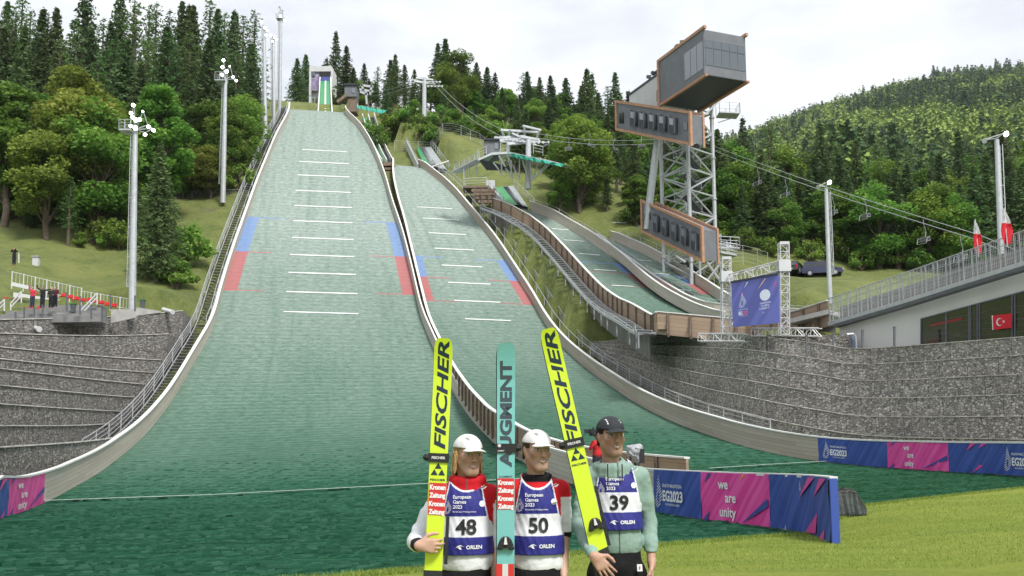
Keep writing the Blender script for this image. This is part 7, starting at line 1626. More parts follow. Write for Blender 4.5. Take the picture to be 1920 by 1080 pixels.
    arm = (np.abs(X)-(.150*tw-np.clip(Zg-Z(1.33), 0, .20)*.20+.05*np.clip((Z(1.33)-Zg)/.05, 0, 1))); nkd = np.sqrt(((X-hx*.5)/.098)**2+((Zg-Z(1.60))/cfg.get('scoop', .100))**2)*.09-.09; nkd = np.where(Y < 0.02, nkd, np.sqrt((X/.085)**2+((Zg-Z(1.60))/.07)**2)*.07-.07)
    reg = np.maximum(np.maximum(arm, -nkd), np.maximum(b0-Zg, -.001-0*Zg-(.0))); reg = np.maximum(np.maximum(arm, -nkd), b0-Zg); dt = B_.d-.017-wav*.6; sd_ = np.maximum(np.maximum(dt, -(dt+.008)), reg)
    V_, Q_ = nets(B_, sd_)
    wb0, wb1 = Z(cfg['band'][0]), Z(cfg['band'][1])
    def bcol(v):
        x, y, z = v.T; C = shade(v, (.028, .030, .215), .03); C[(z > wb0) & (z < wb1)] = (.74, .75, .80)
        a_ = np.abs(x)-(.150*tw-np.clip(z-Z(1.33), 0, .20)*.20+.05*np.clip((Z(1.33)-z)/.05, 0, 1)); n_ = np.where(y < .02, np.sqrt(((x-hx*.5)/.098)**2+((z-Z(1.60))/cfg.get('scoop', .100))**2)*.09-.09, 1.0)
        C[((a_ > -.008) & (z > Z(1.32))) | (n_ < .010)] = (.72, .74, .80); return C
    bib, bv_ = sdf_obj('bib', V_, Q_, M_BIB, t, off, bcol, 1); bvh = BVHTree.FromPolygons([Vector(v) for v in bv_], [tuple(int(i) for i in q) for q in Q_])
    bx = cfg.get('bx', 0.0)
    def on_bib(x, z, e=.0025):
        h = bvh.ray_cast(Vector((x+bx, -1, z)), Vector((0, 1, 0))); y = h[0].y if h[0] is not None else -.12; return Vector((ox+x+bx, D+y-e, z))
    def btext(s_, x, z, h, m, bold=.01, width=None, align='LEFT', name='lettering'):
        vs, fs = text_mesh(s_, bold); bm = bmesh.new(); vv = [bm.verts.new(v) for v in vs]
        for f in fs:
            try: bm.faces.new([vv[i] for i in f])
            except ValueError: pass
        x0, x1, y0, y1 = text_bounds(vs); st_ = .012/(h/.72)
        for c in np.arange(x0, x1, max(.06, st_)): g_ = bm.verts[:]+bm.edges[:]+bm.faces[:]; bmesh.ops.bisect_plane(bm, geom=g_, plane_co=(c, 0, 0), plane_no=(1, 0, 0))
        if h > .04:
            for c in np.arange(y0, y1, .15): g_ = bm.verts[:]+bm.edges[:]+bm.faces[:]; bmesh.ops.bisect_plane(bm, geom=g_, plane_co=(0, c, 0), plane_no=(0, 1, 0))
        bm.verts.index_update(); s2 = h/.70; sx = width/(x1-x0) if width else s2; o_ = {'LEFT': 0, 'CENTER': -(x1-x0)*sx/2}[align]; mb = MB(); mb.add([on_bib(x+o_+(v.co.x-x0)*sx, z+v.co.y*s2, .0055) for v in bm.verts], [tuple(v.index for v in f.verts) for f in bm.faces]); bm.free(); o = mb.build(name, m, None, fix=False)
        o.data.transform(Matrix.Translation((-ox, -D, 0))); o.parent = bib; return o
    def bshape(polys, x, z, m, name):
        mb = MB()
        for pl in polys: mb.add([on_bib(x+a, z+b, .0045) for a, b in pl], [tuple(range(len(pl)))])
        o = mb.build(name, m, None, fix=False); o.data.transform(Matrix.Translation((-ox, -D, 0))); o.parent = bib; return o
    zt = Z(cfg['txt']); s = cfg.get('ts', 1.0)
    for i, w_ in enumerate(('European', 'Games', '2023')): btext(w_, -.066, zt-i*.0275*s, .0190*s, M_TXW, .012)
    btext('Kraków-Małopolska', -.066, zt-.0765*s, .0085*s, M_TXW, .0, width=.130)
    btext(cfg['num'], .008, (wb0+wb1)/2-.040, .080, M_TXB, .030, align='CENTER', name='number'); btext('ORLEN', .010, Z(cfg['orl']), .020, M_TXW, .03, width=.086)
    bshape([[(0, .0), (.012, .012), (.03, .018), (.05, .008), (.032, .012), (.02, .008)], [(.012, .004), (.03, .008), (.036, -.008), (.026, -.006)]], -.052, Z(cfg['orl'])+.004, M_TXW, 'eagle_emblem')
    bshape([[(a*.13, b*.13) for a, b in pl] for pl in drop_emblem(.62)], -.095, zt-.085*s, M_TXW, 'drop_emblem'); bshape([circ(0, 0, .017, 16)], .098, zt-.030*s, M_TXW, 'round_emblem')
    bshape([[(0, 0), (.012, .0), (.034, .022), (.030, .024)], [(.016, .0), (.028, .0), (.045, .014), (.040, .016)]], .080, zt+.052*s, M_TXW, 'figure_emblem'); bshape([[(0, 0), (.04, .032), (.036, .034)]], -.082, zt+.03*s, M_STRO, 'orange_streak')
    # cap
    T = lambda p: np.array(hc)+Q@np.array(p, float); H_ = Field(grid(hc[0]-.14, hc[0]+.17, .004), grid(hc[1]-.21, hc[1]+.14, .004), grid(hc[2]-.01, hc[2]+.15, .0035)); ct = Q@rx(cfg.get('captilt', .05))
    H_.ell(T((0, .015, .034)), (.0830, .106, .088), .01, ct); X, Y, Zg = H_.x[:, None, None]-hc[0], H_.y[None, :, None]-hc[1], H_.z[None, None, :]-hc[2]; lx = X*Q[0][0]+Y*Q[1][0]+Zg*Q[2][0]; ly = X*Q[0][1]+Y*Q[1][1]+Zg*Q[2][1]; lz = X*Q[0][2]+Y*Q[1][2]+Zg*Q[2][2]
    cut = cfg.get('cut', .043); H_.d = np.maximum(H_.d, cut+ly*.10-lz); inner = np.sqrt((lx/.078)**2+((ly-.014)/.099)**2+((lz-.034)/.078)**2)*.08-.08; pass
    bz = cut-.004-(lx/.08)**2*.026-(-(ly+.08))*.16; br = np.maximum(np.abs(lz-bz)-.0035, np.sqrt((lx/.066)**2+((ly+.085)/.098)**2)*.066-.066); br = np.maximum(br, ly+.078); H_.d = smin(H_.d, br, .006)
    V_, Q_ = nets(H_); cp, cv = sdf_obj('cap', V_, Q_, M_CLOTH, t, off, lambda v: shade(v, cfg['cap'], .03), 1)
    cb = BVHTree.FromPolygons([Vector(v) for v in cv], [tuple(int(i) for i in q) for q in Q_])
    for px_, polys, mm in cfg['capmark']:
        mb = MB()
        for pl in polys:
            pp = []
            for a, b in pl:
                o_ = Vector(T((px_+a, -.3, .082+b))); h = cb.ray_cast(o_, Vector(Q@np.array((0, 1, 0)))); pp.append((h[0] if h[0] is not None else Vector(T((px_+a, -.09, .082+b))))-Vector(Q@np.array((0, 1, 0)))*.0015)
            mb.add(pp, [tuple(range(len(pp)))])
        me_ = mb.mesh('cap_emblem', mm); o = bpy.data.objects.new('cap_emblem', me_); SC.collection.objects.link(o); o.parent = cp
    # hair
    Hh = Field(grid(hc[0]-.12, hc[0]+.12, .004), grid(hc[1]-.13, hc[1]+.15, .004), grid(hc[2]-.17, hc[2]+.12, .004)); rg2 = np.random.default_rng(int(px)+3)
    Hh.ell(T((0, .020, .028)), (.0765, .092, .080), .01, Q)
    for c, d, r0, r1 in cfg['hair'](rg2): Hh.cone(T(c), T(d), r0, r1, .006)
    X, Y, Zg = Hh.x[:, None, None]-hc[0], Hh.y[None, :, None]-hc[1], Hh.z[None, None, :]-hc[2]; ly = X*Q[0][1]+Y*Q[1][1]+Zg*Q[2][1]; lz = X*Q[0][2]+Y*Q[1][2]+Zg*Q[2][2]; lx = X*Q[0][0]+Y*Q[1][0]+Zg*Q[2][0]
    shell = np.maximum(-(ly+.015)-np.clip((lz-.02), 0, 1)*2.2, -(lz+.055)); base_ = np.sqrt((lx/.0785)**2+((ly-.02)/.093)**2+((lz-.028)/.082)**2); cutm = (((ly < -.018) & (lz < .030)) if cfg.get('long') else ((ly < .030) & (lz < .012)) | ((ly < -.035) & (lz < .034))) & (np.abs(lz) < .2)+0*lx.astype(bool); Hh.d = np.where(cutm, np.maximum(Hh.d, .01), Hh.d); Hh.d = np.maximum(Hh.d, lz-.075)
    V_, Q_ = nets(Hh); sdf_obj('hair', V_, Q_, M_CLOTH, t, off, lambda v: np.tile(np.array(cfg['haircol']), (len(v), 1))*(1+.35*np.sin(v[:, 0]*400+np.sin(v[:, 2]*60)*3))[:, None], 1)
    return t, ox
def zone_cols(base, rules):
    def mk(Z, shl, el, wr):
        def f(v):
            C = shade(v, base, .02)
            for r_ in rules: m, c = r_(v, Z, shl, el, wr); C[m] = c
            return C
        return f
    return mk
def near_wrist(v, w, e, d): w, e = np.array(w), np.array(e); ax = (w-e)/np.linalg.norm(w-e); t_ = (v-e)@ax; return (t_ > np.linalg.norm(w-e)*.94-d) & (np.linalg.norm(v-w, axis=1) < .12)
RED, WHI, BLK, MNT = (.60, .015, .025), (.78, .79, .82), (.012, .012, .014), (.25, .36, .31)
j48 = zone_cols(WHI, [lambda v, Z, s, e, w: (v[:, 2] > Z(1.435)-np.abs(v[:, 0])*.10+.02*(np.abs(v[:, 0]) > .17), RED), lambda v, Z, s, e, w: ((v[:, 2] > Z(1.30)) & (np.abs(v[:, 0]) < .16), RED), lambda v, Z, s, e, w: (near_wrist(v, w[0], e[0], .055), BLK), lambda v, Z, s, e, w: (near_wrist(v, w[1], e[1], .055), BLK),
     lambda v, Z, s, e, w: ((np.abs(v[:, 1]+.035-(Z(1.4)-v[:, 2])*.1) < .004) & (v[:, 0] > .19) & (v[:, 2] < Z(1.40)), BLK), lambda v, Z, s, e, w: ((np.abs(v[:, 0]-.012) < .004) & (v[:, 1] < -.03) & (v[:, 2] > Z(1.40)), (.1, .1, .1))])
j50 = zone_cols(WHI, [lambda v, Z, s, e, w: (v[:, 2] > Z(1.425)+.08*np.clip(.22-np.abs(v[:, 0]), 0, .1), RED), lambda v, Z, s, e, w: ((v[:, 2] > Z(1.30)) & (np.abs(v[:, 0]) < .14), RED), lambda v, Z, s, e, w: ((v[:, 2] > Z(1.515)-.0*v[:, 0]) & (np.abs(v[:, 0]-.006) < .085), BLK), lambda v, Z, s, e, w: ((np.abs(v[:, 0]) > .16) & (v[:, 2] < e[0][2]+.028), BLK),
     lambda v, Z, s, e, w: ((np.abs(v[:, 1]+.025) < .004) & (v[:, 0] > .19) & (v[:, 2] < Z(1.37)), BLK)])
j39 = zone_cols(MNT, [lambda v, Z, s, e, w: ((np.abs(v[:, 0]-.006) < .0035) & (v[:, 1] < -.04), (.03, .04, .04)), lambda v, Z, s, e, w: ((np.linalg.norm((v-np.array(w[0])), axis=1) < .045), (.24, .39, .33))])
def hair_long(r):
    o = []
    for i in range(34):
        a = r.uniform(-2.9, -0.2)+math.pi; s_ = 1 if math.cos(a) > 0 else -1; x, y = .072*math.cos(a), .02+.075*abs(math.sin(a)); o.append(((x, y, .02), (x*1.12, y+.01, -.07-r.uniform(0, .06)), .012, .007))
    for i in range(10): y = r.uniform(-.02, .03); o.append(((-.076, y, .01), (-.088+r.uniform(-.008, .006), y-.01, -.085-r.uniform(0, .035)), .011, .006)); o.append(((.074, y+.015, .01), (.080, y+.01, -.07-r.uniform(0, .03)), .009, .005))
    return o
def hair_short(r):
    o = []
    for i in range(26): a = r.uniform(0, math.pi); x, y = .072*math.cos(a), .015+.078*math.sin(a); o.append(((x, y, .03), (x*1.03, y*1.02, -.02-r.uniform(0, .04)), .008, .005))
    for i in range(6): x = r.uniform(-.06, .02); o.append(((x, -.078+abs(x)*.3, .045), (x-.006, -.083+abs(x)*.35, .030), .005, .003))
    return o
SK1, SK2, SK3 = (.54, .335, .25), (.55, .35, .265), (.48, .29, .21)
def H(d, n, side=1, **k): return dict(d=d, n=n, side=side, **k)
aut = [(-.028, [[(0, 0), (.010, .003), (.006, .012), (.009, .020), (-.003, .014), (-.008, .020), (-.010, .008)]], mat('grey_emblem', (.25, .24, .25), .6))]
person('blond jumper in white cap and white and red jacket wearing bib 48, leftmost', 5.55, 872, 1.675, .40, dict(hx=.018, tw=.90, tilt=.03, elbow=[(-.278, -.06, 1.190), (.168, .05, 1.165)], wrist=[(-.238, -.318, 1.190), (.160, -.02, .935)],
    hand=[H((1, -.16, -.02), (.1, 1, 0), 1, curl=.75, spread=.04, thumb=.3), H((0, -.08, -1), (-1, 0, 0), -1, curl=.45)], skin=SK1, brow=(.30, .19, .10), smile=.62, slim=.95, sleeve=['long', 'short'], hem=1.03, collar=(.035, .012, .021), jcol=j48, bib0=1.134, band=(1.237, 1.352), txt=1.452, orl=1.172, num='48',
    cap=(.74, .74, .73), capmark=aut, long=True, hair=hair_long, haircol=(.36, .23, .10), iris=(.10, .16, .20)))
person('smiling jumper in white cap with short sleeved jacket wearing bib 50, in the middle', 5.6, 1003, 1.70, .34, dict(hx=.008, tilt=.02, elbow=[(-.17, .05, 1.20), (.158, .07, 1.215)], wrist=[(-.19, -.15, .98), (.150, -.03, 1.000)],
    hand=[H((.3, -.2, -1), (1, 0, 0), 1, curl=.7), H((.0, -.10, -1), (-1, 0, 0), -1, curl=.4)], skin=SK2, brow=(.09, .06, .045), smile=.95, slim=.93, tw=.87, sleeve=['short', 'short'], hem=1.02, collar=(.022, .004, .010), vneck=False, jcol=j50, bib0=1.109, band=(1.217, 1.339), txt=1.437, orl=1.152, num='50', scoop=.115,
    cap=(.74, .74, .73), capmark=aut, hair=hair_short, haircol=(.07, .045, .03), captilt=.0))
w39 = [(-.045, [[(0, 0), (.006, 0), (.006, .008), (0, .008)], [(0, -.012), (.006, -.012), (.006, -.004), (0, -.004)], [(0, .012), (.006, .012), (.006, .02), (0, .02)]], M_TXW), (.030, [[(0, .014), (.003, .016), (.014, -.004), (.010, -.006)]], M_TXW)]
p39, ox39 = person('tall jumper in black cap and mint green hoodie wearing bib 39, rightmost', 5.75, 1150, 1.78, .27, dict(hx=-.022, tilt=-.02, elbow=[(-.222, -.05, 1.27), (.202, .06, 1.265)], wrist=[(-.165, -.362, 1.115), (.202, -.03, 1.045)],
    hand=[H((.62, -.12, -.75), (.05, 1, -.1), 1, curl=.22, spread=.12, thumb=.1), H((-.05, -.12, -1), (-1, .1, 0), -1, curl=.6)], skin=SK3, brow=(.03, .022, .018), smile=.7, slim=.95, jaw=.9, tw=.93, stub=.35, sleeve=['long', 'long'], hem=1.10, cdz=-.022, collar=(.018, .026, .024), jcol=j39, bib0=1.177, band=(1.277, 1.385), txt=1.452, orl=1.214, num='39',
    cap=(.035, .038, .043), capmark=w39, hair=hair_short, haircol=(.02, .015, .012), captilt=.0))
jk = [c for c in p39.children if c.name.startswith('jacket')][0]
for s_, dz in ((-1, .13), (1, .10)):
    mb = MB(); mb.path([Vector((-.015+s_*.042, -.142+.000*i, 1.615-dz*i/5)) for i in range(6)], .0035, 6); me_ = mb.mesh('drawstring', M_TXB); o = bpy.data.objects.new('drawstring', me_); SC.collection.objects.link(o); o.parent = jk
tr_ = [c for c in p39.children if c.name.startswith('trousers')][0]
mb = MB(); mb.add([(.105, -.128, 1.0), (.135, -.124, 1.0), (.133, -.124, 1.04), (.103, -.128, 1.04)], [(0, 1, 2, 3)]); mb.add([(.116, -.131, 1.012), (.122, -.130, 1.012), (.122, -.130, 1.03), (.116, -.131, 1.03)], [(0, 1, 2, 3)], 1); me_ = mb.mesh('pocket_emblem', [M_TXW, M_FR]); o = bpy.data.objects.new('pocket_emblem', me_); SC.collection.objects.link(o); o.parent = tr_
# ---------------------------------------------------------------- skis
M_YEL = mat('ski_base_yellow', (.62, .78, .035), .35, coat=.2); M_TEAL = mat('ski_base_teal', (.19, .50, .49), .35, .04, 1.2, coat=.2); M_SKD = mat('ski_black', (.02, .022, .025), .4, coat=.2); M_SIDE = mat('ski_side_white', (.6, .6, .58), .5); M_KRED = mat('print_red', (.60, .03, .03), .5)
M_NAVS = mat('ski_navy_print', (.012, .03, .05), .45); M_STRAP = mat('ski_strap', (.015, .015, .016), .7); M_GREYP = mat('ski_grey_print', (.05, .07, .09), .45)
class SkiFrame:
    def __init__(s, top_px, bot_px, D0, D1, L_):
        a = P(*top_px, D0); b = P(*bot_px, D1); s.ax = (a-b).normalized(); s.top = a; s.L = L_; s.bot = a-s.ax*L_; n = Vector((0, -1, 0)); s.rt = s.ax.cross(-n).normalized(); s.rt = s.rt if s.rt.x > 0 else -s.rt; s.n = s.rt.cross(s.ax).normalized(); s.n = s.n if s.n.y < 0 else -s.n
    def p(s, u, v, o=0.0): return s.top-s.ax*u+s.rt*v+s.n*o            # u metres down from the tip, v to the right
def ski(fr, name, W_, th, mbase, mside, parent, du=0, dv=0, do=0, dark_from=None, flat_tip=0.5):
    """front face is the running surface"""
    us = [0, .004, .012, .025, .045, .075, .12]+list(np.linspace(.2, fr.L-.02, 22))+[fr.L-.008, fr.L]; mb = MB(); sec = []
    for u in us:
        q = min(1, u/.075); w_ = W_/2*(flat_tip+(1-flat_tip)*math.sqrt(max(0, 1-(1-q)**2)))*(1-.06*math.sin(math.pi*min(1, u/fr.L))); b_ = .05*max(0, 1-u/.28)**2
        sec.append([fr.p(u+du, dv-w_, do+b_), fr.p(u+du, dv+w_, do+b_), fr.p(u+du, dv+w_, do+b_-th), fr.p(u+du, dv-w_, do+b_-th)])
    for r_ in sec: mb.v += [tuple(x) for x in r_]
    for i in range(len(sec)-1):
        for k in range(4): mb.f.append((i*4+k, i*4+(k+1) % 4, i*4+4+(k+1) % 4, i*4+4+k)); mb.m.append((1 if k in (1, 3) else 0) if k != 2 else 2)
        if dark_from and us[i] > dark_from: mb.m[-4] = 2
    mb.f += [(0, 1, 2, 3), ((len(sec)-1)*4+3, (len(sec)-1)*4+2, (len(sec)-1)*4+1, (len(sec)-1)*4)]; mb.m += [1, 1]; return mb.build(name, [mbase, mside, M_SKD], parent)
def tipbend(u): return .05*max(0, 1-u/.28)**2
def ski_text(fr, s_, u_bottom, u_top, v_c, hgt, m, parent, bold=.0, shear=.0, name='lettering'):
    """reads upwards; u_bottom is where the first letter starts"""
    vs, fs = text_mesh(s_, bold, shear); x0, x1, y0, y1 = text_bounds(vs); sx = (u_bottom-u_top)/(x1-x0); sy = hgt/(y1-y0); mb = MB()
    mb.add([fr.p(u_bottom-(v.x-x0)*sx, v_c+hgt/2-(v.y-y0)*sy, .0015+tipbend(u_bottom-(v.x-x0)*sx)) for v in vs], fs); return mb.build(name, m, parent, fix=False)
def ski_htext(fr, s_, u, v0, v1, hgt, m, parent, bold=.0, off=.0035):
    vs, fs = text_mesh(s_, bold); x0, x1, y0, y1 = text_bounds(vs); sx = (v1-v0)/(x1-x0); sy = hgt/max(.5, (y1-max(y0, -.02))); mb = MB(); mb.add([fr.p(u-v.y*sy, v0+(v.x-x0)*sx, off) for v in vs], fs); return mb.build('lettering', m, parent, fix=False)
def fr_poly(fr, pts, m, parent, name, off=.0015):
    mb = MB(); mb.add([fr.p(u, v, off) for u, v in pts], [tuple(range(len(pts)))]); return mb.build(name, m, parent, fix=False)
def strap(fr, u, W_, parent, knob=-1, txt='', h=.05, th=.03):
    mb = MB(); c = fr.p(u, 0, -th/2+.003); M3 = Matrix((fr.rt, fr.n, fr.ax)).transposed(); mb.box(c, (W_+.008, th+.012, h), M=M3); mb.build('strap', M_STRAP, parent)
    mb = MB(); mb.lathe(fr.p(u, knob*(W_/2+.012), -th/2), [(.001, -.02), (.018, -.016), (.026, 0), (.018, .016), (.001, .02)], 12, M=M3); mb.build('strap_knob', M_STRAP, parent)
    if txt: ski_htext(fr, txt, u+.006, -W_*.36, W_*.36, .014, M_TXW, parent, .02, th/2-th/2+.0115)
def binding(fr, u, v, parent, sc=1.0):
    mb = MB(); M3 = Matrix((fr.rt, fr.n, fr.ax)).transposed(); pr = [(-.042, -.03), (-.044, -.005), (-.030, .028), (-.014, .042), (.014, .042), (.030, .028), (.044, -.005), (.042, -.03), (.02, -.022), (-.02, -.022)]
    lo = [fr.p(u-b*sc, v+a*sc, .0) for a, b in pr]; hi = [fr.p(u-b*sc*.85, v+a*sc*.8, .028*sc) for a, b in pr]; n = len(pr); mb.add(lo+hi, [tuple(range(n, 2*n))]+[(i, (i+1) % n, n+(i+1) % n, n+i) for i in range(n)]); b_ = mb.build('binding', M_STRAP, parent)
    mb = MB(); mb.prism([fr.p(u-.040*sc, v-.004*sc, .029*sc), fr.p(u-.040*sc, v+.004*sc, .029*sc), fr.p(u-.002*sc, v+.010*sc, .034*sc), fr.p(u-.002*sc, v-.010*sc, .034*sc)], tuple(fr.n*.006)); mb.build('lever', M_SIDE, b_)
    for q in (-.032, .032): mb = MB(); mb.lathe(fr.p(u+.018*sc, v+q*sc, .012), [(.001, -.014), (.014, -.01), (.016, .004), (.001, .016)], 8, M=M3); mb.build('cable_screw', M_SKD, b_)
def px2u(fr, px, py):      # distance below the tip of an image row along the ski axis
    best = min(np.linspace(0, fr.L, 500), key=lambda u: (proj(fr.p(u, 0))[1]-py)**2); return float(best)
def kronen(fr, u0, u1, W_, parent, v0=-.5, v1=.5):
    fr_poly(fr, [(u0, W_*v0), (u0, W_*v1), (u1, W_*v1), (u1, W_*v0)], M_KRED, parent, 'red_panel')
    h = (u1-u0)/4
    for i, w_ in enumerate(('Kronen', 'Zeitung')*2): ski_htext(fr, w_, u0+h*(i+.82)+(0.0 if i < 2 else .002), W_*(v0+.04), W_*(v1-.02), h*.62, M_TXW, parent, .05, .003)
def fischer(label, fr, W_, py, parent_panels=True, binding_u=None, knob=-1):
    t = thing('skis', label, 'skis', fr.p(fr.L, 0)); sk = ski(fr, 'ski', W_, .014, M_YEL, M_SIDE, t, dark_from=py.get('dark')); ski(fr, 'ski', W_, .014, M_SKD, M_SKD, t, du=.012, dv=py['dv'], do=-.036, flat_tip=.5)
    ski_text(fr, 'FISCHER', px2u(fr, 0, py['f0']), px2u(fr, 0, py['f1']), .002, W_*.62, M_NAVS, sk, .028, .22)
    us = px2u(fr, 0, py['strap']); strap(fr, us, W_, t, knob, 'FISCHER')
    ut = px2u(fr, 0, py['tri']); e = W_*.40
    for (cu, cv) in ((-e*.86, 0), (0, -e*.5), (0, e*.5)): fr_poly(fr, [(ut+cu, cv), (ut+cu+e*.82, cv-e*.47), (ut+cu+e*.82, cv+e*.47)], M_NAVS, sk, 'triangle_emblem')
    ski_htext(fr, 'FISCHER', ut+e*.86+.028, -W_*.40, W_*.42, .011, M_NAVS, sk, .03, .002); return t, sk
f1 = SkiFrame((833, 636), (812, 1078), 5.26, 5.27, 2.34)
t1, s1 = fischer('yellow jumping skis with red newspaper panels held by the blond jumper', f1, .102, dict(f0=842, f1=640, strap=858, tri=880, dv=-.004))
kronen(f1, px2u(f1, 0, 906), px2u(f1, 0, 966), .102, s1, -.44, .47)
mb = MB(); 
for u in np.linspace(px2u(f1, 0, 975), px2u(f1, 0, 1050), 6): mb.box(f1.p(u, .064, -.02), (.018, .03, .045), M=Matrix((f1.rt, f1.n, f1.ax)).transposed())
mb.build('heel_plate', M_SKD, t1); fr_poly(f1, [(px2u(f1, 0, 1070), -.052), (px2u(f1, 0, 1070), .05), (2.34, .05), (2.34, -.052)], M_SKD, s1, 'black_tail')
f2 = SkiFrame((949, 645), (948, 1078), 5.34, 5.35, 2.30)
t2 = thing('skis', 'teal jumping skis with dark vertical lettering held upright by the middle jumper', 'skis', f2.p(2.30, 0)); s2 = ski(f2, 'ski', .103, .014, M_TEAL, M_SIDE, t2, flat_tip=.62); ski(f2, 'ski', .101, .014, M_SKD, M_SKD, t2, du=.010, dv=-.006, do=-.034, flat_tip=.62)
ski_text(f2, 'AUGMENT', px2u(f2, 0, 876), px2u(f2, 0, 678), .0, .068, M_GREYP, s2, .045); strap(f2, px2u(f2, 0, 841), .103, t2, 1, ''); ski_htext(f2, 'AUGMENT', px2u(f2, 0, 846), -.045, -.008, .008, M_TXW, t2, .01, .0135)
mb = MB(); u_ = px2u(f2, 0, 836)
for a in range(4): d_ = math.pi*a/4; mb.beam(f2.p(u_-.010*math.sin(d_), -.036-.010*math.cos(d_), .0135), f2.p(u_+.010*math.sin(d_), -.036+.010*math.cos(d_), .0135), .003)
mb.build('snowflake_emblem', M_TXW, t2)
ski_htext(f2, 'AUGMENT', px2u(f2, 0, 895), -.040, .038, .010, M_GREYP, s2, .02, .002); kronen(f2, px2u(f2, 0, 897), px2u(f2, 0, 955), .103, s2, -.46, .44); binding(f2, px2u(f2, 0, 1020), .0, t2)
for a, b, m_ in ((-.5, -.17, M_KRED), (-.17, .13, M_SIDE), (.13, .45, M_KRED)): fr_poly(f2, [(px2u(f2, 0, 1058), .103*a), (px2u(f2, 0, 1058), .103*b), (2.2, .103*b), (2.2, .103*a)], m_, s2, 'flag_stripe')
f3 = SkiFrame((1027, 618), (1133, 1072), 5.42, 5.42, 2.42)
t3, s3 = fischer('yellow jumping skis held slanting by the jumper in the green hoodie', f3, .104, dict(f0=838, f1=622, strap=830, tri=851, dv=-.002, dark=None))
binding(f3, px2u(f3, 0, 985), .012, t3, .95); ud = px2u(f3, 0, 1032); fr_poly(f3, [(ud+.01, -.052), (ud-.012, .052), (2.42, .052), (2.42, -.052)], M_SKD, s3, 'black_tail')
mb = MB()
for u in np.linspace(px2u(f3, 0, 925), px2u(f3, 0, 1020), 7): mb.box(f3.p(u, .062, -.02), (.016, .03, .05), M=Matrix((f3.rt, f3.n, f3.ax)).transposed())
mb.build('heel_plate', M_SKD, t3)
# ---------------------------------------------------------------- small figures
def figure(label, foot, Hh, cols, lh, rh, group=None, yaw=0, bow=0.0, parts=True):
    """cols: skin, top, legs, hair; lh/rh = elbow and hand offsets from the shoulder"""
    t = thing('person', label, 'person', foot, group); s_ = Hh/1.75; h_ = .022
    S = lambda *p: tuple(np.array(p)*s_)
    def mk(nm, fn, m, col, lo, hi):
        F = Field(grid(lo[0]*s_, hi[0]*s_, h_), grid(lo[1]*s_, hi[1]*s_, h_), grid(lo[2]*s_, hi[2]*s_, h_)); fn(F); V_, Q_ = nets(F); V_ = V_@rz(yaw).T; o, _ = sdf_obj(nm, V_, Q_, m, t, Vector((0, 0, 0)), lambda v: np.tile(np.array(col, float), (len(v), 1)), 1); return o
    arms = [((-.17, 0, 1.42), lh), ((.17, 0, 1.42), rh)]
    def body(F):
        F.ell(S(0, 0, 1.63), S(.078, .095, .115), .02); F.cone(S(0, -.09, 1.61), S(0, -.105, 1.59), .012, .012, .02); F.cone(S(0, 0, 1.52), S(0, 0, 1.35), .05, .07, .03); F.cone(S(0, 0, 1.35), S(0, 0, 1.0), .09, .09, .03)
        for s0, (e, w_) in arms: F.cone(S(*s0), S(*e), .04, .035, .02); F.cone(S(*e), S(*w_), .035, .026, .02); F.ell(S(w_[0], w_[1]-.01, w_[2]), (.035, .04, .05), .02)
        for q in (-1, 1): F.cone(S(q*.09, 0, .9), S(q*.10, 0, .08), .07, .045, .03); F.cone(S(q*.10, .02, .05), S(q*.11, -.12, .04), .04, .035, .02)
    def top(F):
        F.ell(S(0, 0, 1.30), S(.185, .13, .20), .05); F.ell(S(0, 0, 1.05), S(.175, .13, .19), .06); F.cone(S(-.13, 0, 1.42), S(.13, 0, 1.42), .07, .07, .04)
        for s0, (e, w_) in arms: w2 = np.array(e)*.15+np.array(w_)*.85; F.cone(S(*s0), S(*e), .062, .055, .03); F.cone(S(*e), S(*w2), .053, .045, .02)
    def legs(F):
        for q in (-1, 1): F.cone(S(q*.08, 0, .95), S(q*.10, 0, .12), .105, .07, .03)
    mk('body', body, M_SKIN, cols[0], (-.75, -.45, -.02), (.75, .3, 2.1)); mk('jacket', top, M_CLOTH, cols[1], (-.75, -.45, .8), (.75, .3, 2.1)); mk('trousers', legs, M_CLOTH, cols[2], (-.3, -.2, 0), (.3, .2, 1.1))
    mk('hair', lambda F: F.ell(S(0, .02, 1.665), S(.092, .105, .105), .02), M_CLOTH, cols[3], (-.15, -.06, 1.58), (.15, .16, 1.83)); return t
skn = (.45, .28, .2); GP = 'spectators cheering on the left stand'
figure('spectator in a bright pink red jacket with one arm raised, leftmost of the cheering group', P(60, 579, 72.5), 1.72, (skn, (.55, .04, .07), (.03, .04, .07), (.2, .14, .1)), ((-.26, -.02, 1.60), (-.24, -.02, 1.88)), ((.28, 0, 1.18), (.24, -.1, 1.0)), GP)
figure('spectator in dark clothes with both arms thrown wide, second in the cheering group', P(79, 579, 72.5), 1.76, (skn, (.02, .022, .028), (.025, .025, .035), (.06, .05, .04)), ((-.36, 0, 1.58), (-.52, 0, 1.86)), ((.40, 0, 1.46), (.64, 0, 1.50)), GP)
figure('blond spectator in a long dark coat, third in the cheering group', P(95, 579, 72.6), 1.66, (skn, (.03, .03, .03), (.02, .02, .025), (.5, .38, .22)), ((-.26, 0, 1.16), (-.2, -.15, 1.1)), ((.26, 0, 1.16), (.2, -.12, 1.1)), GP)
figure('spectator in a dark maroon jacket, rightmost of the cheering group', P(103, 577, 73.2), 1.66, (skn, (.10, .02, .03), (.02, .02, .03), (.05, .04, .03)), ((-.26, 0, 1.16), (-.2, -.12, .95)), ((.24, 0, 1.18), (.22, -.05, 1.5)), GP)
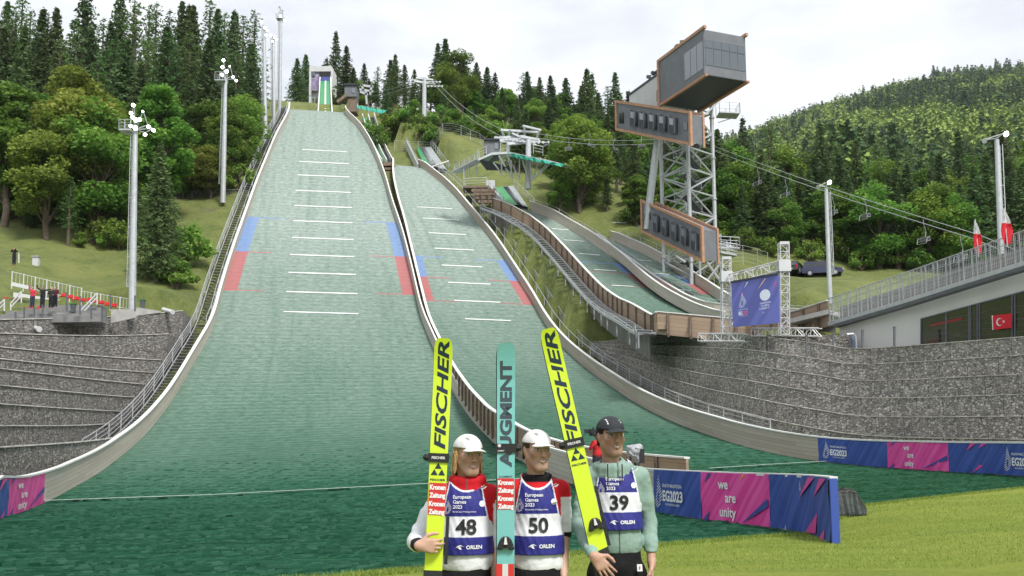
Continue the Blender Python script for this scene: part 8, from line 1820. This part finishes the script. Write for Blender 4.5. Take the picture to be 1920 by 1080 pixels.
figure('man in black standing on the path and holding something to his face', ghit(26, 497), 34*ghit(26, 497).y/1800, (skn, (.02, .02, .022), (.02, .022, .03), (.03, .025, .02)), ((-.30, -.05, 1.34), (-.08, -.22, 1.58)), ((.30, -.05, 1.34), (.08, -.22, 1.58)))
hp = P(1627, 657, 56.5); figure('person with black hair whose head shows above the right terrace', hp-Vz(1.63), 1.75, (skn, (.03, .03, .035), (.02, .02, .02), (.012, .01, .01)), ((-.26, 0, 1.16), (-.2, -.12, .95)), ((.26, 0, 1.16), (.2, -.12, .95)), yaw=math.pi)
cp_ = P(1112, 859, 34.0); gz_ = .75
figure('camera operator in a red jacket behind the divider wall, hidden behind the tall jumper', Vector((cp_.x+.15, 34.0, gz_)), 1.78, (skn, (.55, .03, .035), (.03, .03, .04), (.02, .02, .02)), ((-.32, -.1, 1.22), (-.1, -.3, 1.4)), ((.32, -.1, 1.2), (.25, -.3, 1.35)), yaw=.4)
M_PLB = mat('black_plastic', (.02, .02, .022), .5, .2, 5); M_RAINC = mat('grey_rain_cover', (.36, .37, .40), .45, .3, 4, .03, 7)
t = thing('television_camera', 'black shoulder television camera left of the tall jumper head', 'camera', P(1112, 812, 33.6)); c = P(1112, 811, 33.6)
mb = MB(); mb.box(c, (.26, .5, .22)); mb.build('camera_body', M_PLB, t); mb = MB(); mb.tube(c+Vector((0, -.25, 0)), c+Vector((0, -.5, 0)), .08, .10, 12); mb.build('lens_hood', M_PLB, t); mb = MB(); mb.box(c+Vector((-.22, -.1, .04)), (.18, .2, .14)); mb.build('viewfinder', M_PLB, t); mb = MB(); mb.beam(c+Vector((0, .1, .11)), c+Vector((0, -.2, .17)), .04); mb.build('handle', M_PLB, t)
t = thing('covered_camera', 'camera on a black tripod under a crumpled grey rain cover beside the tall jumper', 'camera', P(1190, 880, 34)); c = P(1188, 850, 34)
G = Field(grid(-.42, .42, .02), grid(-.35, .35, .02), grid(-.4, .4, .02)); G.ell((0, 0, .08), (.24, .26, .2), .05); G.cone((-.16, 0, .16), (.2, 0, .2), .12, .14, .06); G.cone((.05, 0, 0), (.12, 0, -.25), .16, .12, .06)
for j in range(14): a = rnd.uniform(0, 6.28); z = rnd.uniform(-.2, .25); G.cone((.25*math.cos(a), .25*math.sin(a), z), (.2*math.cos(a+.7), .2*math.sin(a+.7), z-.15), .04, .02, .03)
V_, Q_ = nets(G); me_ = np_mesh('rain_cover', V_, Q_, M_RAINC, smooth=True); o = bpy.data.objects.new('rain_cover', me_); SC.collection.objects.link(o); o.parent = t; o.location = c-t.location
for dx, dy in ((-.35, -.2), (.35, -.2), (0, .4)): mb = MB(); mb.tube(c+Vector((.1, 0, -.2)), Vector((c.x+dx, c.y+dy, gz_)), .03, .02, 6); mb.build('leg', M_PLB, t)
mb = MB(); mb.box(c+Vector((.28, 0, -.1)), (.16, .3, .5)); mb.build('side_case', M_PLB, t)
# lawn tufts along the edge of the matting and over the near grass
rg = np.random.default_rng(3)
def tufts(n, sample, h0, h1, name, label):
    V_, T_ = [], []; k = 0
    while k < n:
        x, y, z = sample(); a = rg.uniform(0, 6.28); h = rg.uniform(h0, h1); w_ = .004+.0006*y*.2; lx, ly = rg.normal(0, h*.35, 2); c_, s_ = math.cos(a)*w_, math.sin(a)*w_
        V_ += [(x-c_, y-s_, z), (x+c_, y+s_, z), (x+c_*.2+lx, y+s_*.2+ly, z+h), (x-c_*.2+lx, y-s_*.2+ly, z+h)]; tv = rg.random(); T_ += [tv]*4; k += 1
    me = np_mesh(name, np.array(V_), np.arange(len(V_)).reshape(-1, 4), M_TUFT); a = me.attributes.new('tint', 'FLOAT', 'POINT'); a.data.foreach_set('value', np.array(T_, np.float32)); o = bpy.data.objects.new(name, me); SC.collection.objects.link(o); tag(o, label, 'grass', kind='stuff')
M_TUFT = foliage('grass_blades', (.12, .19, .025), (.22, .29, .045), (.34, .38, .11), .3)
def s_edge():
    i = rg.integers(0, len(edge)-1); f = rg.random(); p = edge[i].lerp(edge[i+1], f); return p.x+rg.normal(0, .12), p.y+rg.normal(0, .10), .03
tufts(9000, s_edge, .03, .09, 'grass', 'longer grass fringe along the near edge of the green matting')
def s_e2():
    i = rg.integers(0, len(e2)-1); f = rg.random(); p = e2[i].lerp(e2[i+1], f); return p.x+rg.normal(0, .1), p.y+rg.normal(0, .12), p.z+.02
tufts(6000, s_e2, .03, .09, 'grass', 'longer grass fringe along the far edge of the lawn')
def s_lawn():
    y = rg.uniform(14, 27); x = rg.uniform(-.1*y, .56*y); h = LB_.ray_cast(Vector((x, y, 8)), Vector((0, 0, -1))); 
    return (x, y, h[0].z) if h[0] is not None else (edge[3].x, edge[3].y-1, .03)
tufts(42000, s_lawn, .015, .04, 'grass', 'short mown grass blades of the lawn')
# ---------------------------------------------------------------- thin summer haze
zt_ = float(Z[(GY < 1700) & (np.abs(GX) < 1300)].max())+40
mb = MB(); mb.box((200, 700, (zt_-12)/2), (2800, 2600, zt_+12)); hz = mb.build('haze', []); tag(hz, 'thin pale haze over the valley', kind='stuff')
hm = bpy.data.materials.new('haze_air'); hm.use_nodes = True; t = hm.node_tree; t.nodes.clear(); o_ = N(t, 'ShaderNodeOutputMaterial'); v_ = N(t, 'ShaderNodeVolumePrincipled'); v_.inputs['Color'].default_value = (.86, .90, .95, 1); v_.inputs['Density'].default_value = 0.00007; v_.inputs['Anisotropy'].default_value = 0.2
t.links.new(v_.outputs[0], o_.inputs['Volume']); hz.data.materials.clear(); hz.data.materials.append(hm)
